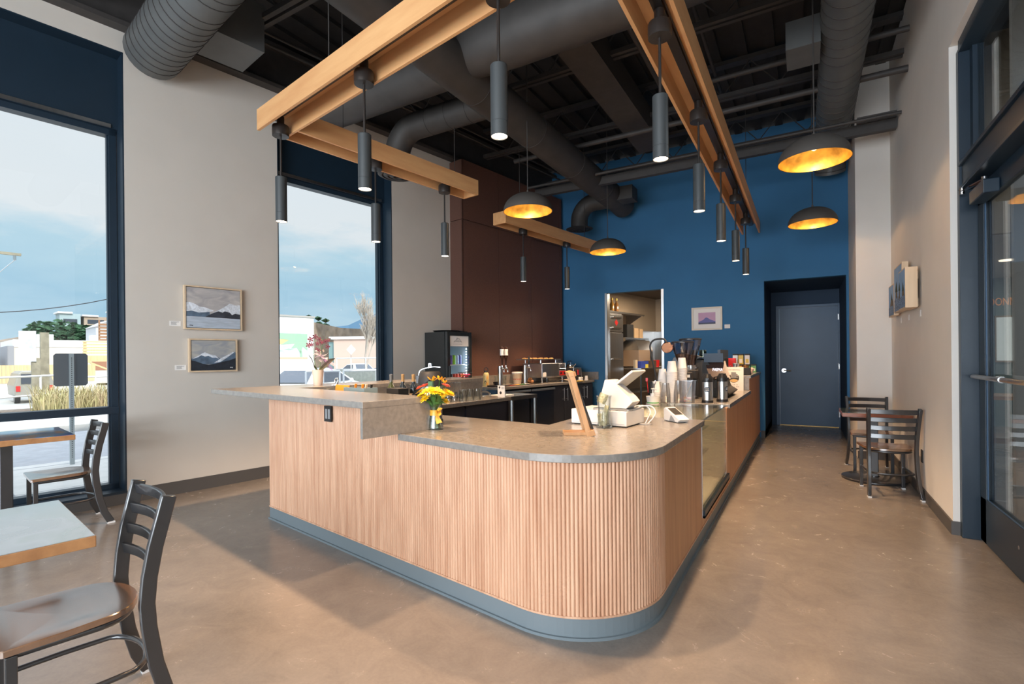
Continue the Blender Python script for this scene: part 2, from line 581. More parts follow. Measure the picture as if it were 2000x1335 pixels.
def tall_window(idx, s0, s1, mull):
    fr = G()
    zt = 3.62
    fo = -0.20                                   # inner face of the frame
    w = 0.055
    # frame
    for a, b, c, d in ((s0 + 0.02, s0 + 0.02 + w, 0.12, zt), (s1 - 0.02 - w, s1 - 0.02, 0.12, zt)):
        fr.box((fo - 0.11, a, c), (fo, b, d))
    fr.box((fo - 0.11, s0 + 0.02, 0.10), (fo, s1 - 0.02, 0.17))
    fr.box((fo - 0.11, s0 + 0.02, zt - 0.055), (fo, s1 - 0.02, zt))
    # slim inner stops
    for a in (s0 + 0.02 + w, s1 - 0.02 - w - 0.015):
        fr.box((fo - 0.08, a, 0.17), (fo - 0.03, a + 0.015, zt - 0.055))
    if mull:
        fr.box((fo - 0.11, s0 + 0.02, mull - 0.035), (fo + 0.02, s1 - 0.02, mull + 0.035))
    f = struct(fr.build('window_%d' % idx, M_NAVY)); f.matrix_world = MLF
    rv = G()
    rv.box((-0.315, s1 - 0.012, 0.10), (-0.002, s1, WT)); rv.box((-0.315, s0, 0.10), (-0.002, s0 + 0.012, WT))
    rv.box((-0.315, s0, WT - 0.012), (-0.002, s1, WT)); rv.box((-0.315, s0, 0.10), (0.012, s1, 0.122))
    r = rv.build('reveal', M_NAVY, f)
    pn = G(); pn.box((-0.30, s0 + 0.012, zt), (-0.16, s1 - 0.012, WT - 0.012))
    pn.build('header_panel', M_NAVY, f)
    hd = G(); hd.box((-0.16, s0 + 0.07, zt + 0.0), (-0.145, s1 - 0.07, zt + 0.035))
    hd.build('head_flashing', M_STEEL, f)
    gl = G(); gl.box((fo - 0.058, s0 + 0.07, 0.16), (fo - 0.052, s1 - 0.07, zt - 0.05))
    gl.build('pane', M_GLASS, f)
    return f


tall_window(1, -3.6, -0.889, 0.885)
tall_window(2, 0.58, 2.22, 0.885)

# brown cladding on the far part of the window wall
g = G()
SB0, SB1 = 3.35, 6.05
cuts = [SB0, 4.21, 5.11, 6.01, 6.1]
for i in range(len(cuts) - 1):
    for z0, z1 in ((0.0, 3.54), (3.552, 4.49)):
        g.box((0.26, cuts[i] + (0.004 if i else 0), z0), (0.28, cuts[i + 1] - 0.004, z1))
for z0, z1 in ((0.0, 3.54), (3.552, 4.49)):
    g.box((0.0, SB0 - 0.0, z0), (0.28, SB0 + 0.02, z1))
g.box((0.0, SB0 + 0.021, 0), (0.255, 6.1, 4.48))
o = struct(g.build('wall_brown', M_BROWN)); o.matrix_world = MLF

# blue wall (back)
YB = 9.22
g = G()
for x0, x1, z0, z1 in ((-4.75, -3.279, 0, CEIL), (-3.279, -2.257, 2.576, CEIL), (-2.257, -0.586, 0, CEIL),
                       (-0.586, 0.542, 2.579, CEIL), (0.542, 1.1, 0, CEIL)):
    g.box((x0, YB, z0), (x1, YB + 0.14, z1))
struct(g.build('wall_back', M_BLUE))
g = G(); g.box((-0.646, YB - 0.012, 0), (-0.586, YB, 0.12)); g.box((-0.60, YB, 0), (-0.586, YB + 1.9, 0.12)); g.box((0.542, YB - 0.012, 0), (0.58, YB, 0.12))
struct(g.build('baseboard_back', M_BASE))
# recess to the far door
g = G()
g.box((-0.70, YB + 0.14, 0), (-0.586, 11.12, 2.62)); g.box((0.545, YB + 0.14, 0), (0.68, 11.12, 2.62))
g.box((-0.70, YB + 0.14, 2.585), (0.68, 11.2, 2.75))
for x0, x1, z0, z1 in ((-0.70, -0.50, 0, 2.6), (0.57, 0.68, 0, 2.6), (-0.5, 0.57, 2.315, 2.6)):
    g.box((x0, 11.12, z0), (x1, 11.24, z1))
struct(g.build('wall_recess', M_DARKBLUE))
# far door
g = G()
g.box((-0.502, 11.09, 0), (-0.447, 11.2, 2.315)); g.box((0.520, 11.09, 0), (0.573, 11.2, 2.315)); g.box((-0.447, 11.09, 2.268), (0.520, 11.2, 2.315))
D1 = struct(g.build('door_1', M_NAVYD, bev=0.002))
g = G(); g.box((-0.443, 11.115, 0.012), (0.517, 11.16, 2.264)); g.build('leaf', M_NAVYD, D1)
g = G()
g.cyl((-0.37, 11.115, 1.06), (-0.37, 11.10, 1.06), 0.042, n=20)
g.cyl((-0.37, 11.10, 1.06), (-0.37, 11.06, 1.06), 0.012)
g.tube([(-0.372, 11.06, 1.06), (-0.33, 11.058, 1.06), (-0.25, 11.06, 1.055)], 0.011)
g.build('handle', M_STEEL, D1, smooth=40)
for z in (2.06, 1.14, 0.25):
    g = G(); g.cyl((0.52, 11.086, z - 0.055), (0.52, 11.086, z + 0.055), 0.008); g.box((0.517, 11.083, z - 0.05), (0.535, 11.09, z + 0.05))
    g.build('hinge', M_STEEL, D1)
# threshold strip under the leaf
g = G(); g.box((-0.447, 11.10, 0.0), (0.52, 11.2, 0.008)); g.build('threshold', mat('brass_threshold', (0.6, 0.36, 0.12), 0.4, 0.6), D1)

# right wall, its end beside the glass door, and the return at the back
g = G()
g.box((0.945, 4.93, 0), (1.10, 7.96, CEIL)); g.box((0.945, -5.0, 3.66), (1.10, 4.93, CEIL)); g.box((0.945, -5.0, 0), (1.10, 1.9, 3.66))
g.box((0.575, 7.96, 0), (1.10, YB, CEIL))
struct(g.build('wall_right', M_WALLW))
g = G(); g.box((0.933, 4.93, 0), (0.945, 7.96, 0.10)); g.box((0.933, 4.918, 0), (0.99, 4.93, 0.10)); g.box((0.575, 7.948, 0), (0.945, 7.96, 0.10))
struct(g.build('baseboard_right', M_BASE))

# ceiling: ribbed steel deck
g = G()
g.box((-7.5, -5.2, CEIL + 0.04), (6.2, 9.4, CEIL + 0.2))
x = -6.4
while x < 0.95:
    g.box((x, -5.0, CEIL - 0.01), (x + 0.11, 9.22, CEIL + 0.04)); x += 0.30
struct(g.build('ceiling', M_CEIL))
g = G(); g.box((-5.5, 9.36, 2.8), (-0.7, 13.0, 3.0)); g.box((-0.75, 9.36, 0), (-0.70, 13.0, 2.8))
struct(g.build('ceiling_kitchen', mat('kitchen_ceiling', (0.10, 0.075, 0.055), 0.8)))

# front wall behind the photographer: piers between open glazed bays
g = G()
for x0, x1, z0, z1 in ((-7.6, -5.3, 0, CEIL), (-3.5, -3.3, 0, CEIL), (-1.4, -1.2, 0, CEIL), (0.7, 1.1, 0, CEIL), (-5.3, 0.7, 4.1, CEIL), (-5.3, 0.7, 0, 0.12)):
    g.box((x0, -5.15, z0), (x1, -5.0, z1))
struct(g.build('wall_front', M_WALL))

# glazed entrance screen in the right wall
YD = 4.865
g = G()
g.box((0.985, YD, 0), (1.112, YD + 0.06, 3.60))                        # jamb post facing the room
g.box((1.00, 1.9, 2.575), (1.112, YD, 2.76))                           # transom channel
g.box((0.978, 1.9, 2.735), (1.112, YD, 2.76)); g.box((0.978, 1.9, 2.555), (1.112, YD, 2.578))
g.box((0.985, 1.9, 3.575), (1.112, YD, 3.66))                          # head
g.box((1.05, YD - 0.07, 2.76), (1.112, YD, 3.58)); g.box((1.05, 3.0, 2.76), (1.112, 3.06, 3.58))
g.box((1.03, 1.9, 0), (1.112, 2.6, 2.575))
DR = struct(g.build('door_2', M_NAVY, bev=0.003))
g = G(); g.box((1.078, 1.95, 2.76), (1.084, YD - 0.07, 3.58)); g.build('transom_pane', M_GLASS, DR)
lf_ = G()
y0, y1 = 3.66, 4.855
lf_.box((1.085, y1 - 0.13, 0.015), (1.13, y1, 2.57)); lf_.box((1.085, y0, 0.015), (1.13, y0 + 0.11, 2.57))
lf_.box((1.085, y0, 0.015), (1.13, y1, 0.33)); lf_.box((1.085, y0, 2.42), (1.13, y1, 2.57))
leaf = lf_.build('leaf', M_NAVY, DR, bev=0.003)
g = G(); g.box((1.104, y0 + 0.11, 0.33), (1.110, y1 - 0.13, 2.42)); g.build('pane', M_GLASS, leaf)
g = G(); g.box((1.088, y1 - 0.155, 0.31), (1.094, y1 - 0.125, 2.44)); g.box((1.088, y0 + 0.1, 0.31), (1.094, y1 - 0.13, 0.335)); g.build('glazing_bead', M_NAVYD, leaf)
g = G(); g.cyl((1.0845, 4.1, 0.20), (1.087, 4.1, 0.20), 0.012); g.build('screw_cap', M_STEEL, leaf)
g = G()
g.tube([(1.055, 4.79, 1.195), (1.03, 4.76, 1.195), (1.03, 4.3, 1.195), (1.03, 3.75, 1.195), (1.055, 3.72, 1.195)], 0.016, n=12)
g.cyl((1.03, 4.19, 1.195), (1.03, 4.15, 1.195), 0.020); g.cyl((1.03, 4.7, 1.195), (1.085, 4.7, 1.195), 0.012); g.cyl((1.03, 3.76, 1.195), (1.085, 3.76, 1.195), 0.012)
g.cyl((1.03, 4.17, 1.195), (1.085, 4.17, 1.195), 0.012)
g.build('push_bar', M_STEEL, leaf, smooth=40)
g = G(); g.box((1.0, 4.36, 2.40), (1.084, 4.68, 2.49)); cl = g.build('door_closer', M_NAVY, leaf, bev=0.006)
g = G()
g.bar([(1.04, 4.50, 2.50), (0.995, 4.62, 2.515), (0.985, 4.79, 2.53)], (0, 0, 1), 0.008, 0.022)
g.bar([(1.02, 4.42, 2.505), (0.99, 4.66, 2.522)], (0, 0, 1), 0.008, 0.016)
g.cyl((0.985, 4.79, 2.51), (0.985, 4.79, 2.555), 0.014); g.cyl((1.03, 4.46, 2.49), (1.03, 4.46, 2.53), 0.016)
g.build('closer_arm', M_CHROME, cl)

# lobby beyond the glass door
M_TEAL = mat('lobby_teal', (0.12, 0.19, 0.20), 0.7)
M_TAUPE = mat('lobby_taupe', (0.26, 0.21, 0.15), 0.8)
M_SOFF = mat('lobby_soffit', (0.45, 0.43, 0.40), 0.8)
g = G()
g.box((1.12, 12.6, 0), (6.0, 12.75, 3.3))
struct(g.build('wall_lobby', M_TEAL))
g = G(); g.box((1.12, 8.0, 2.75), (6.0, 12.7, 2.9)); struct(g.build('ceiling_lobby', M_SOFF))
g = G(); g.box((1.12, 7.9, 2.75), (6.0, 8.0, 5.1)); g.box((5.9, 1.9, 0), (6.0, 12.7, 5.1)); g.box((1.12, 1.8, 0), (6.0, 1.9, 5.1))
struct(g.build('wall_lobby_upper', M_TAUPE))
g = G(); g.box((1.47, 5.60, 0), (1.56, 5.66, 5.05)); struct(g.build('trim_2', mat('white_trim', (0.75, 0.74, 0.72), 0.6)))
# ================================================================== COUNTERS
# front line of the bar: from its left end along FD, rounded corner, then straight back along +Y
P0 = lf(1.567, -0.243)
XR = -0.66
RC = 0.506


def front_path(off, y_end, o_start=1.567, z=0.0, n=22):
    """points of the counter front line pushed out by off"""
    # corner of the un-rounded front, offset line front: s = -0.243 - off ; right line: x = XR + off
    s = -0.243 - off
    xr = XR + off
    # intersection of the lines
    a = lf(0, s)
    k = (xr - a.x) / FD.x
    cpt = a + FD * k
    r = RC + off
    d1 = -FD; d2 = Vector((0, 1, 0))
    ang = d1.angle(d2)
    t = r / math.tan(ang / 2)
    bis = (d1 + d2).normalized()
    cc = cpt + bis * (r / math.sin(ang / 2))
    A = cpt + d1 * t; B = cpt + d2 * t
    a0 = math.atan2((A - cc).y, (A - cc).x); a1 = math.atan2((B - cc).y, (B - cc).x)
    if a1 < a0:
        a1 += 2 * PI
    pts = [lf(o_start, s)]
    pts += [Vector((cc.x + r * cos(a0 + (a1 - a0) * i / n), cc.y + r * sin(a0 + (a1 - a0) * i / n), 0)) for i in range(n + 1)]
    pts.append(Vector((xr, y_end, 0)))
    return [Vector((p.x, p.y, z)) for p in pts]


def walk(pts, step):
    """points (and outward normals) at equal spacing along a polyline"""
    out = []
    d = step / 2
    for i in range(len(pts) - 1):
        a, b = pts[i], pts[i + 1]
        L = (b - a).length
        t = (b - a).normalized()
        nrm = Vector((t.y, -t.x, 0))
        while d <= L:
            out.append((a + t * d, nrm)); d += step
        d -= L
    return out


def ribbon(g, outer, inner, z0, z1):
    """closed solid between two matching polylines"""
    n = len(outer)
    poly = [(p.x, p.y) for p in outer] + [(p.x, p.y) for p in inner[::-1]]
    g.prism(poly, z0, z1)


ZL = 0.895           # low counter
ZH = 1.112           # bar top
TH = 0.040

bar = thing('service_counter', 'long L-shaped service counter clad in vertical fir dowels with a rounded corner and grey base', 'counter', (P0.x, P0.y, 0))
M_bar_inv = Matrix.Translation((-P0.x, -P0.y, 0))


def kid(g, name, m, parent, **k):
    """build a world-space mesh as a part of a thing that only has a location and z turn"""
    T = (Matrix.Translation(parent.location) @ Matrix.Rotation(parent.rotation_euler.z, 4, 'Z')).inverted()
    g.v = [T @ p for p in g.v]
    return g.build(name, m, parent, **k)


# kick base
g = G()
ribbon(g, front_path(-0.006, 9.19, 1.56), front_path(-0.05, 9.19, 1.56), 0.012, 0.108)
kb = kid(g, 'kick_base', M_KICK, bar)
g = G(); ribbon(g, front_path(0.006, 9.19, 1.553), front_path(-0.02, 9.19, 1.56), 0.0, 0.014)
kid(g, 'base_cove', M_KICK, bar)
# backing panel behind the dowels
g = G()
fp_o, fp_i = front_path(-0.008, 3.845), front_path(-0.034, 3.845)
ribbon(g, fp_o, fp_i, 0.108, 0.856)
g2 = [lf(1.567, -0.235), lf(3.378, -0.235)]; g3 = [lf(1.567, -0.205), lf(3.378, -0.205)]
ribbon(g, g2, g3, 0.856, 1.072)
ribbon(g, front_path(0.004, 9.19), front_path(-0.034, 9.19), 0.106, 0.116)
kid(g, 'backing_panel', M_REED, bar)
# dowels
g = G()
pth = front_path(-0.008, 2.74)
for (p, nrm) in walk(pth, 0.0205):
    q = p - W0
    top = 0.856
    o_ = q.dot(FD)
    if o_ < 3.372 and p.y > 1.9:
        top = 1.072
    if abs(q.dot(LD) + 0.235) > 0.02:
        top = 0.856
    t = Vector((-nrm.y, nrm.x, 0))
    r = 0.0098
    prof = [t * (r * cos(a)) + nrm * (r * 0.95 * sin(a)) for a in (0, rad(35), rad(65), rad(90), rad(115), rad(145), PI)]
    n = len(prof)
    vs = [p + c + Vector((0, 0, 0.116)) for c in prof] + [p + c + Vector((0, 0, top)) for c in prof]
    fs = [[i, i + 1, n + i + 1, n + i] for i in range(n - 1)]
    fs = [f[::-1] for f in fs]
    fs.append([n + i for i in range(n)][::-1])
    g.add(vs, fs)
kid(g, 'reeded_panel', M_REED, bar, smooth=60)
# flat veneer along the aisle
g = G()
g.box((XR - 0.03, 2.75, 0.112), (XR, 3.845, 0.856)); g.box((XR - 0.03, 3.845, 0.112), (XR, 5.19, 0.178)); g.box((XR - 0.03, 5.19, 0.112), (XR, 7.46, 0.856))
g.box((XR - 0.03, 7.46, 0.112), (XR, 9.19, 1.05))
kid(g, 'veneer_panel', M_VENEER, bar)
# dark carcass behind
g = G()
ribbon(g, [lf(1.60, -0.20), lf(3.95, -0.20)], [lf(1.60, 0.55), lf(3.95, 0.55)], 0.10, 0.853)
ribbon(g, [lf(1.58, -0.203), lf(3.37, -0.203)], [lf(1.58, -0.10), lf(3.37, -0.10)], 0.853, 1.070)
g.box((-1.48, 2.75, 0.10), (XR - 0.035, 3.80, 0.853)); g.box((-1.35, 5.22, 0.10), (XR - 0.035, 9.19, 0.853)); g.box((-1.10, 7.47, 0.853), (XR - 0.035, 9.19, 1.048))
g.box((-1.35, 3.80, 0.10), (XR - 0.035, 5.22, 0.170))
kid(g, 'carcass', M_CAB, bar)
# power outlet in the bar front
g = G(); g.box((0.965, -0.004, 0.908), (1.055, 0.008, 1.022))
MO = Matrix.Translation(lf(1.55, -0.262)) @ Matrix.Rotation(-TL, 4, 'Z')
g.v = [MO @ p for p in g.v]
ou = kid(g, 'power_outlet', M_MBLACK, bar)
g = G()
for x in (0.985, 1.022):
    g.box((x, -0.007, 0.93), (x + 0.026, -0.003, 1.0))
g.v = [MO @ p for p in g.v]
T = Matrix.Translation(bar.location).inverted(); g.v = [T @ p for p in g.v]
g.build('socket_face', M_GREY, ou)

# low stone top (register counter)
ft = front_path(0.022, 3.842, 3.385)
poly = [(p.x, p.y) for p in ft] + [(-1.535, 3.842), (-1.535, 3.115)]
poly += [tuple(lf(2.215, 0.575)[:2]), tuple(lf(1.66, 0.575)[:2]), tuple(lf(1.66, -0.19)[:2]), tuple(lf(3.385, -0.19)[:2])]
g = G(); g.prism(poly, ZL - TH, ZL)
o = g.build('stone_countertop', M_STONE, bev=0.003); tag(o, 'low grey-brown stone top with rounded corner carrying the register and flowers', 'countertop')
# bar top with its waterfall end
g = G()
g.prism([tuple(lf(a, b)[:2]) for a, b in ((1.10, -0.53), (3.409, -0.53), (3.409, -0.02), (1.65, -0.02), (1.65, 2.35), (1.10, 2.35))], ZH - TH, ZH)
o = g.build('raised_bar_top', M_STONE, bev=0.003); tag(o, 'raised stone bar top overhanging the dowelled front left of the flowers', 'countertop')
g = G(); g.prism([tuple(lf(a, b)[:2]) for a, b in ((3.386, -0.53), (3.409, -0.53), (3.409, -0.02), (3.386, -0.02))], ZL + 0.001, ZH - TH)
g.build('waterfall_end', M_STONE, o)
# wall under the raised ledge of the left leg
g = G()
g.prism([tuple(lf(a, b)[:2]) for a, b in ((1.52, -0.18), (1.645, -0.18), (1.645, 2.33), (1.52, 2.33))], 0.0, ZH - TH)
o = g.build('knee_wall', M_STONE); tag(o, 'stone-faced knee wall holding up the long ledge before the windows', 'knee wall')
# work surface of the left leg
g = G(); g.prism([tuple(lf(a, b)[:2]) for a, b in ((1.66, 0.58), (2.215, 0.58), (2.10, 2.35), (1.66, 2.35))], ZL - TH, ZL)
o = g.build('work_top', M_STONE, bev=0.003); tag(o, 'stone work top crowded with upside-down glasses behind the bar', 'countertop')
cb = thing('under_counter_cabinet', 'dark cabinet under the work top with the wine glasses', 'cabinet', lf(1.66, 0.62), -TL)
g = G(); g.box((0.0, 0.0, 0.0), (0.38, 1.10, ZL - TH - 0.001)); g.box((0.36, 1.0, 0), (0.42, 1.70, ZL - TH - 0.001)); g.box((0, 1.66, 0), (0.42, 1.70, ZL - TH - 0.001)); g.build('body', M_CAB, cb)
g = G(); g.box((0.381, 0.05, 0.12), (0.40, 1.0, ZL - 0.06)); g.build('front_panel', M_CAB, cb)

# espresso counter top and the raised end
g = G(); g.prism([(-1.42, 5.13), (XR + 0.018, 5.29), (XR + 0.018, 7.46), (-1.42, 7.46)], ZL - 0.01 - TH, ZL - 0.008)
o = g.build('stone_countertop', M_STONE, bev=0.003); tag(o, 'stone top under the espresso machine and paper cups', 'countertop')
g = G(); g.box((-1.12, 7.46, 1.05), (XR + 0.018, 9.215, 1.09)); g.box((-1.12, 7.45, ZL - 0.007), (XR - 0.002, 7.47, 1.05))
o = g.build('raised_counter_end', M_STONE, bev=0.003); tag(o, 'short raised stone top where the counter meets the blue wall', 'countertop')

# pastry display case in the aisle side
case = thing('display_case', 'glass-fronted pastry case set into the aisle side of the counter', 'display case', (XR, 3.85, 0.17))
M_CASE = mat('case_interior', (0.50, 0.42, 0.32), 0.5)


def cg(g, n, m, **k):
    return kid(g, n, m, case, **k)


g = G(); g.box((-1.32, 3.846, 0.172), (XR - 0.04, 5.185, 0.19)); g.box((-1.33, 3.846, 0.19), (-1.31, 5.185, 0.86))
g.box((-1.31, 5.170, 0.19), (XR - 0.02, 5.186, 0.85)); g.box((-1.31, 3.846, 0.19), (XR - 0.02, 3.852, 0.85)); cg(g, 'cabinet_liner', M_CASE)
g = G(); g.box((XR - 0.012, 3.85, 0.235), (XR - 0.004, 5.175, 0.885)); cg(g, 'front_glass', M_CASEG)
g = G(); g.box((-1.33, 3.846, 0.880), (XR + 0.004, 5.14, 0.890)); cg(g, 'top_glass', M_CASEG)
g = G(); g.box((XR - 0.04, 3.846, 0.178), (XR + 0.02, 5.20, 0.198)); g.box((XR - 0.003, 3.846, 0.178), (XR + 0.02, 5.20, 0.236)); cg(g, 'bottom_rail', M_NAVY, bev=0.002)
g = G(); g.box((XR - 0.014, 3.842, 0.18), (XR + 0.004, 3.851, 0.87)); cg(g, 'edge_strip', M_STEEL)
for z, x0 in ((0.46, -1.15), (0.68, -1.05)):
    g = G(); g.box((x0, 3.87, z), (XR - 0.16, 5.15, z + 0.008)); g.cyl((XR - 0.16, 3.87, z + 0.004), (XR - 0.16, 5.15, z + 0.004), 0.007, n=8); cg(g, 'shelf', M_CLEAR)
l = bpy.data.lights.new('case_lamp', 'AREA'); l.shape = 'RECTANGLE'; l.size = 0.05; l.size_y = 1.1; l.energy = 14; l.color = (1.0, 0.76, 0.50)
lo = bpy.data.objects.new('case_lamp', l); COL.objects.link(lo); lo.parent = case; lo.location = (-0.55, 0.66, 0.70)

# ------------------------------------------------------------------ back bar along the brown wall
BO, BS = 0.28, 3.35
bb0 = lf(BO, BS)


def bb(d, a, z=0.92):
    return bb0 + FD * d + LD * a + Vector((0, 0, z))


BBE = 2.78
g = G()
g.prism([tuple(bb(a, b)[:2]) for a, b in ((0.02, 0.0), (0.76, 0.0), (0.70, BBE + 0.0), (0.62, BBE + 0.05), (0.02, BBE - 0.07))], 0.88, 0.92)
o = g.build('back_bar_top', M_STONE, bev=0.003); tag(o, 'long stone back bar top against the brown panels', 'countertop')
g = G(); g.prism([tuple(bb(a, b)[:2]) for a, b in ((0.003, 0.0), (0.019, 0.0), (0.019, BBE - 0.08), (0.003, BBE - 0.08))], 0.92, 1.07)
g.box((-4.10, YB - 0.018, 0.92), (-3.46, YB - 0.002, 1.07))
sp = g.build('backsplash', M_STONE); tag(sp, 'low stone upstand behind the back bar top', 'backsplash')


def bbox(a0, a1, z0, z1, d0, d1, g=None):
    g = g or G()
    g.prism([tuple(bb(d, a)[:2]) for d, a in ((d0, a0), (d1, a0), (d1, a1), (d0, a1))], z0, z1)
    return g


def base_unit(a0, a1, label, doors):
    t = thing('base_cabinet', label, 'cabinet', bb(0.40, a0, 0), -TL)
    kid(bbox(a0, a1, 0.09, 0.878, 0.05, 0.665), 'body', M_CAB, t)
    kid(bbox(a0, a1, 0.0, 0.09, 0.05, 0.62), 'plinth', M_MBLACK, t)
    w = (a1 - a0) / doors
    for i in range(doors):
        b0, b1 = a0 + i * w + 0.004, a0 + (i + 1) * w - 0.004
        dr = kid(bbox(b0, b1, 0.10, 0.865, 0.667, 0.685), 'door', M_CAB, t)
        ah = b1 - 0.05 if i % 2 == 0 else b0 + 0.05
        g = G()
        p, q = bb(0.725, ah, 0.60), bb(0.725, ah, 0.82)
        g.cyl(p, q, 0.0065, n=10)
        for z in (0.63, 0.79):
            g.cyl(bb(0.685, ah, z), bb(0.725, ah, z), 0.005, n=8)
        T = (Matrix.Translation(t.location) @ Matrix.Rotation(t.rotation_euler.z, 4, 'Z')).inverted()
        g.v = [T @ v for v in g.v]
        g.build('handle', M_STEEL, dr, smooth=40)
    return t


def keg_fridge(a0, a1, label):
    t = thing('under_counter_fridge', label, 'fridge', bb(0.40, a0, 0), -TL)
    kid(bbox(a0, a1, 0.06, 0.865, 0.06, 0.66), 'body', M_MBLACK, t)
    dr = kid(bbox(a0 + 0.006, a1 - 0.006, 0.10, 0.815, 0.662, 0.70), 'door', mat('fridge_door', (0.045, 0.050, 0.065), 0.25, 0.7), t)
    g = bbox(a0 + 0.006, a1 - 0.006, 0.818, 0.85, 0.68, 0.735)
    T = (Matrix.Translation(t.location) @ Matrix.Rotation(t.rotation_euler.z, 4, 'Z')).inverted()
    g.v = [T @ v for v in g.v]
    g.build('handle', M_STEEL, dr, bev=0.008)
    kid(bbox(a0 + 0.02, a1 - 0.02, 0.0, 0.06, 0.10, 0.62), 'foot_rail', M_BLACK, t)
    return t


t = thing('end_cabinet', 'narrow blue end panel closing the near end of the back bar', 'cabinet', bb(0.40, 0, 0), -TL)
kid(bbox(0.0, 0.14, 0.0, 0.878, 0.05, 0.69), 'body', M_NAVYD, t)
keg_fridge(0.15, 0.78, 'dark under-counter fridge with a bright handle bar, nearer of the two')
keg_fridge(0.80, 1.45, 'dark under-counter fridge with a bright handle bar, beside the cabinet doors')
base_unit(1.46, 2.10, 'dark two-door base cabinet with bar handles beside the fridge', 2)
base_unit(2.11, 2.74, 'dark two-door base cabinet with bar handles against the blue wall', 2)
# ================================================================== BEAMS AND PENDANTS
ZB = 3.25
PEND_POWER = 175


def channel_beam(name, label, p, q, w=0.235, h=0.170, closed_ends=(True, True), m=M_BEAMY):
    """hollow fir beam, open below, from p to q (centre line, bottom height p.z)"""
    p = Vector(p); q = Vector(q)
    d = q - p
    L = d.length
    rz = math.atan2(d.y, d.x) - PI / 2
    t = thing(name, label, 'beam', p, rz)
    e = 0.022
    for nm, a, b in (('side_board', (-w / 2, 0, 0), (-w / 2 + e, L, h)), ('side_board', (w / 2 - e, 0, 0), (w / 2, L, h)),
                     ('top_board', (-w / 2 + e, 0, h - e), (w / 2 - e, L, h))):
        g = G(); g.box(a, b); g.build(nm, m, t, bev=0.001)
    for y, c in ((0, closed_ends[0]), (L - e, closed_ends[1])):
        if c:
            g = G(); g.box((-w / 2 + e, y, 0), (w / 2 - e, y + e, h - e)); g.build('end_board', m, t)
    g = G(); g.box((-0.030, 0.03, h - e - 0.035), (0.030, L - 0.03, h - e - 0.001)); g.box((0.034, 0.03, h - e - 0.02), (0.042, L - 0.03, h - e - 0.008)); g.build('raceway', M_CANOPY, t)
    return t


# front beam, left beam, right beam, short back-left beam
channel_beam('timber_beam', 'fir light beam crossing above the front of the bar', lf(1.685, -0.252, ZB), lf(5.10, -0.252, ZB), closed_ends=(False, True), m=M_BEAMY)
channel_beam('timber_beam', 'fir light beam above the left leg of the bar, ending before the brown wall', lf(1.803, -0.134, ZB), lf(1.78, 2.03, ZB), closed_ends=(False, True))
channel_beam('timber_beam', 'long fir light beam above the aisle side of the counter', (-0.720, 2.10, ZB), (-0.722, 8.64, ZB), w=0.255, h=0.175, closed_ends=(False, False))
channel_beam('timber_beam', 'short fir light beam hanging before the brown panelled wall', lf(1.245, 3.135, ZB), lf(1.225, 5.76, ZB))


def hanger(name, label, top, bot, r=0.004):
    g = G(); g.cyl(bot, top, r, n=6)
    return tag(g.build(name, M_CEIL2), label, 'rod')


for k, (p, lab) in enumerate(((lf(1.80, 1.75), 'end of the left beam'), (lf(1.80, 0.35), 'corner of the left beam'), (lf(2.6, -0.25), 'left part of the front beam'),
                              (lf(3.9, -0.25), 'middle of the front beam'), (Vector((-0.72, 3.6, 0)), 'near part of the aisle beam'), (Vector((-0.72, 7.9, 0)), 'far end of the aisle beam'),
                              (lf(1.24, 3.6), 'near end of the short beam'), (lf(1.24, 5.4), 'far end of the short beam'))):
    hanger('hanger_rod', 'thin dark steel rod holding the ' + lab, (p.x, p.y, CEIL), (p.x, p.y, ZB + 0.165))


def make_pendant():
    t = thing('cylinder_pendant', '', 'pendant light', (0, 0, ZB))
    g = G(); g.lathe([(0.020, 0.095), (0.062, 0.085), (0.066, 0.075), (0.066, 0.020), (0.064, 0.0), (0.0001, -0.002)], 28, Matrix.Translation((0, 0, -0.045)), True)
    g.cyl((0, 0, 0.05), (0, 0, 0.115), 0.03)
    g.build('canopy', M_CANOPY, t, smooth=40)
    zt, zb = 2.866 - ZB, 2.500 - ZB
    g = G(); g.cyl((0, 0, zt), (0, 0, -0.045), 0.0085, n=10); g.build('rod', M_CANOPY, t, smooth=60)
    R_ = 0.0445
    g = G(); g.lathe([(0.0001, zt + 0.002), (R_ - 0.003, zt + 0.002), (R_, zt - 0.002), (R_, zb + 0.074), (R_ - 0.0012, zb + 0.073), (R_ - 0.0012, zb + 0.0705), (R_, zb + 0.0695),
                      (R_, zb), (R_ - 0.003, zb), (R_ - 0.003, zb + 0.006)], 32, None, False)
    g.build('shade', M_PEND, t, smooth=35)
    g = G(); g.lathe([(R_ - 0.0035, zb + 0.005), (0.0001, zb + 0.0049)], 28, None, False)
    g.build('lens', M_LAMP, t)
    l = bpy.data.lights.new('pendant_beam', 'SPOT'); l.energy = PEND_POWER; l.color = (1.0, 0.65, 0.38); l.spot_size = rad(96); l.spot_blend = 0.6; l.shadow_soft_size = 0.035
    o = bpy.data.objects.new('pendant_beam', l); COL.objects.link(o); o.parent = t; o.location = (0, 0, zb - 0.012)
    return t


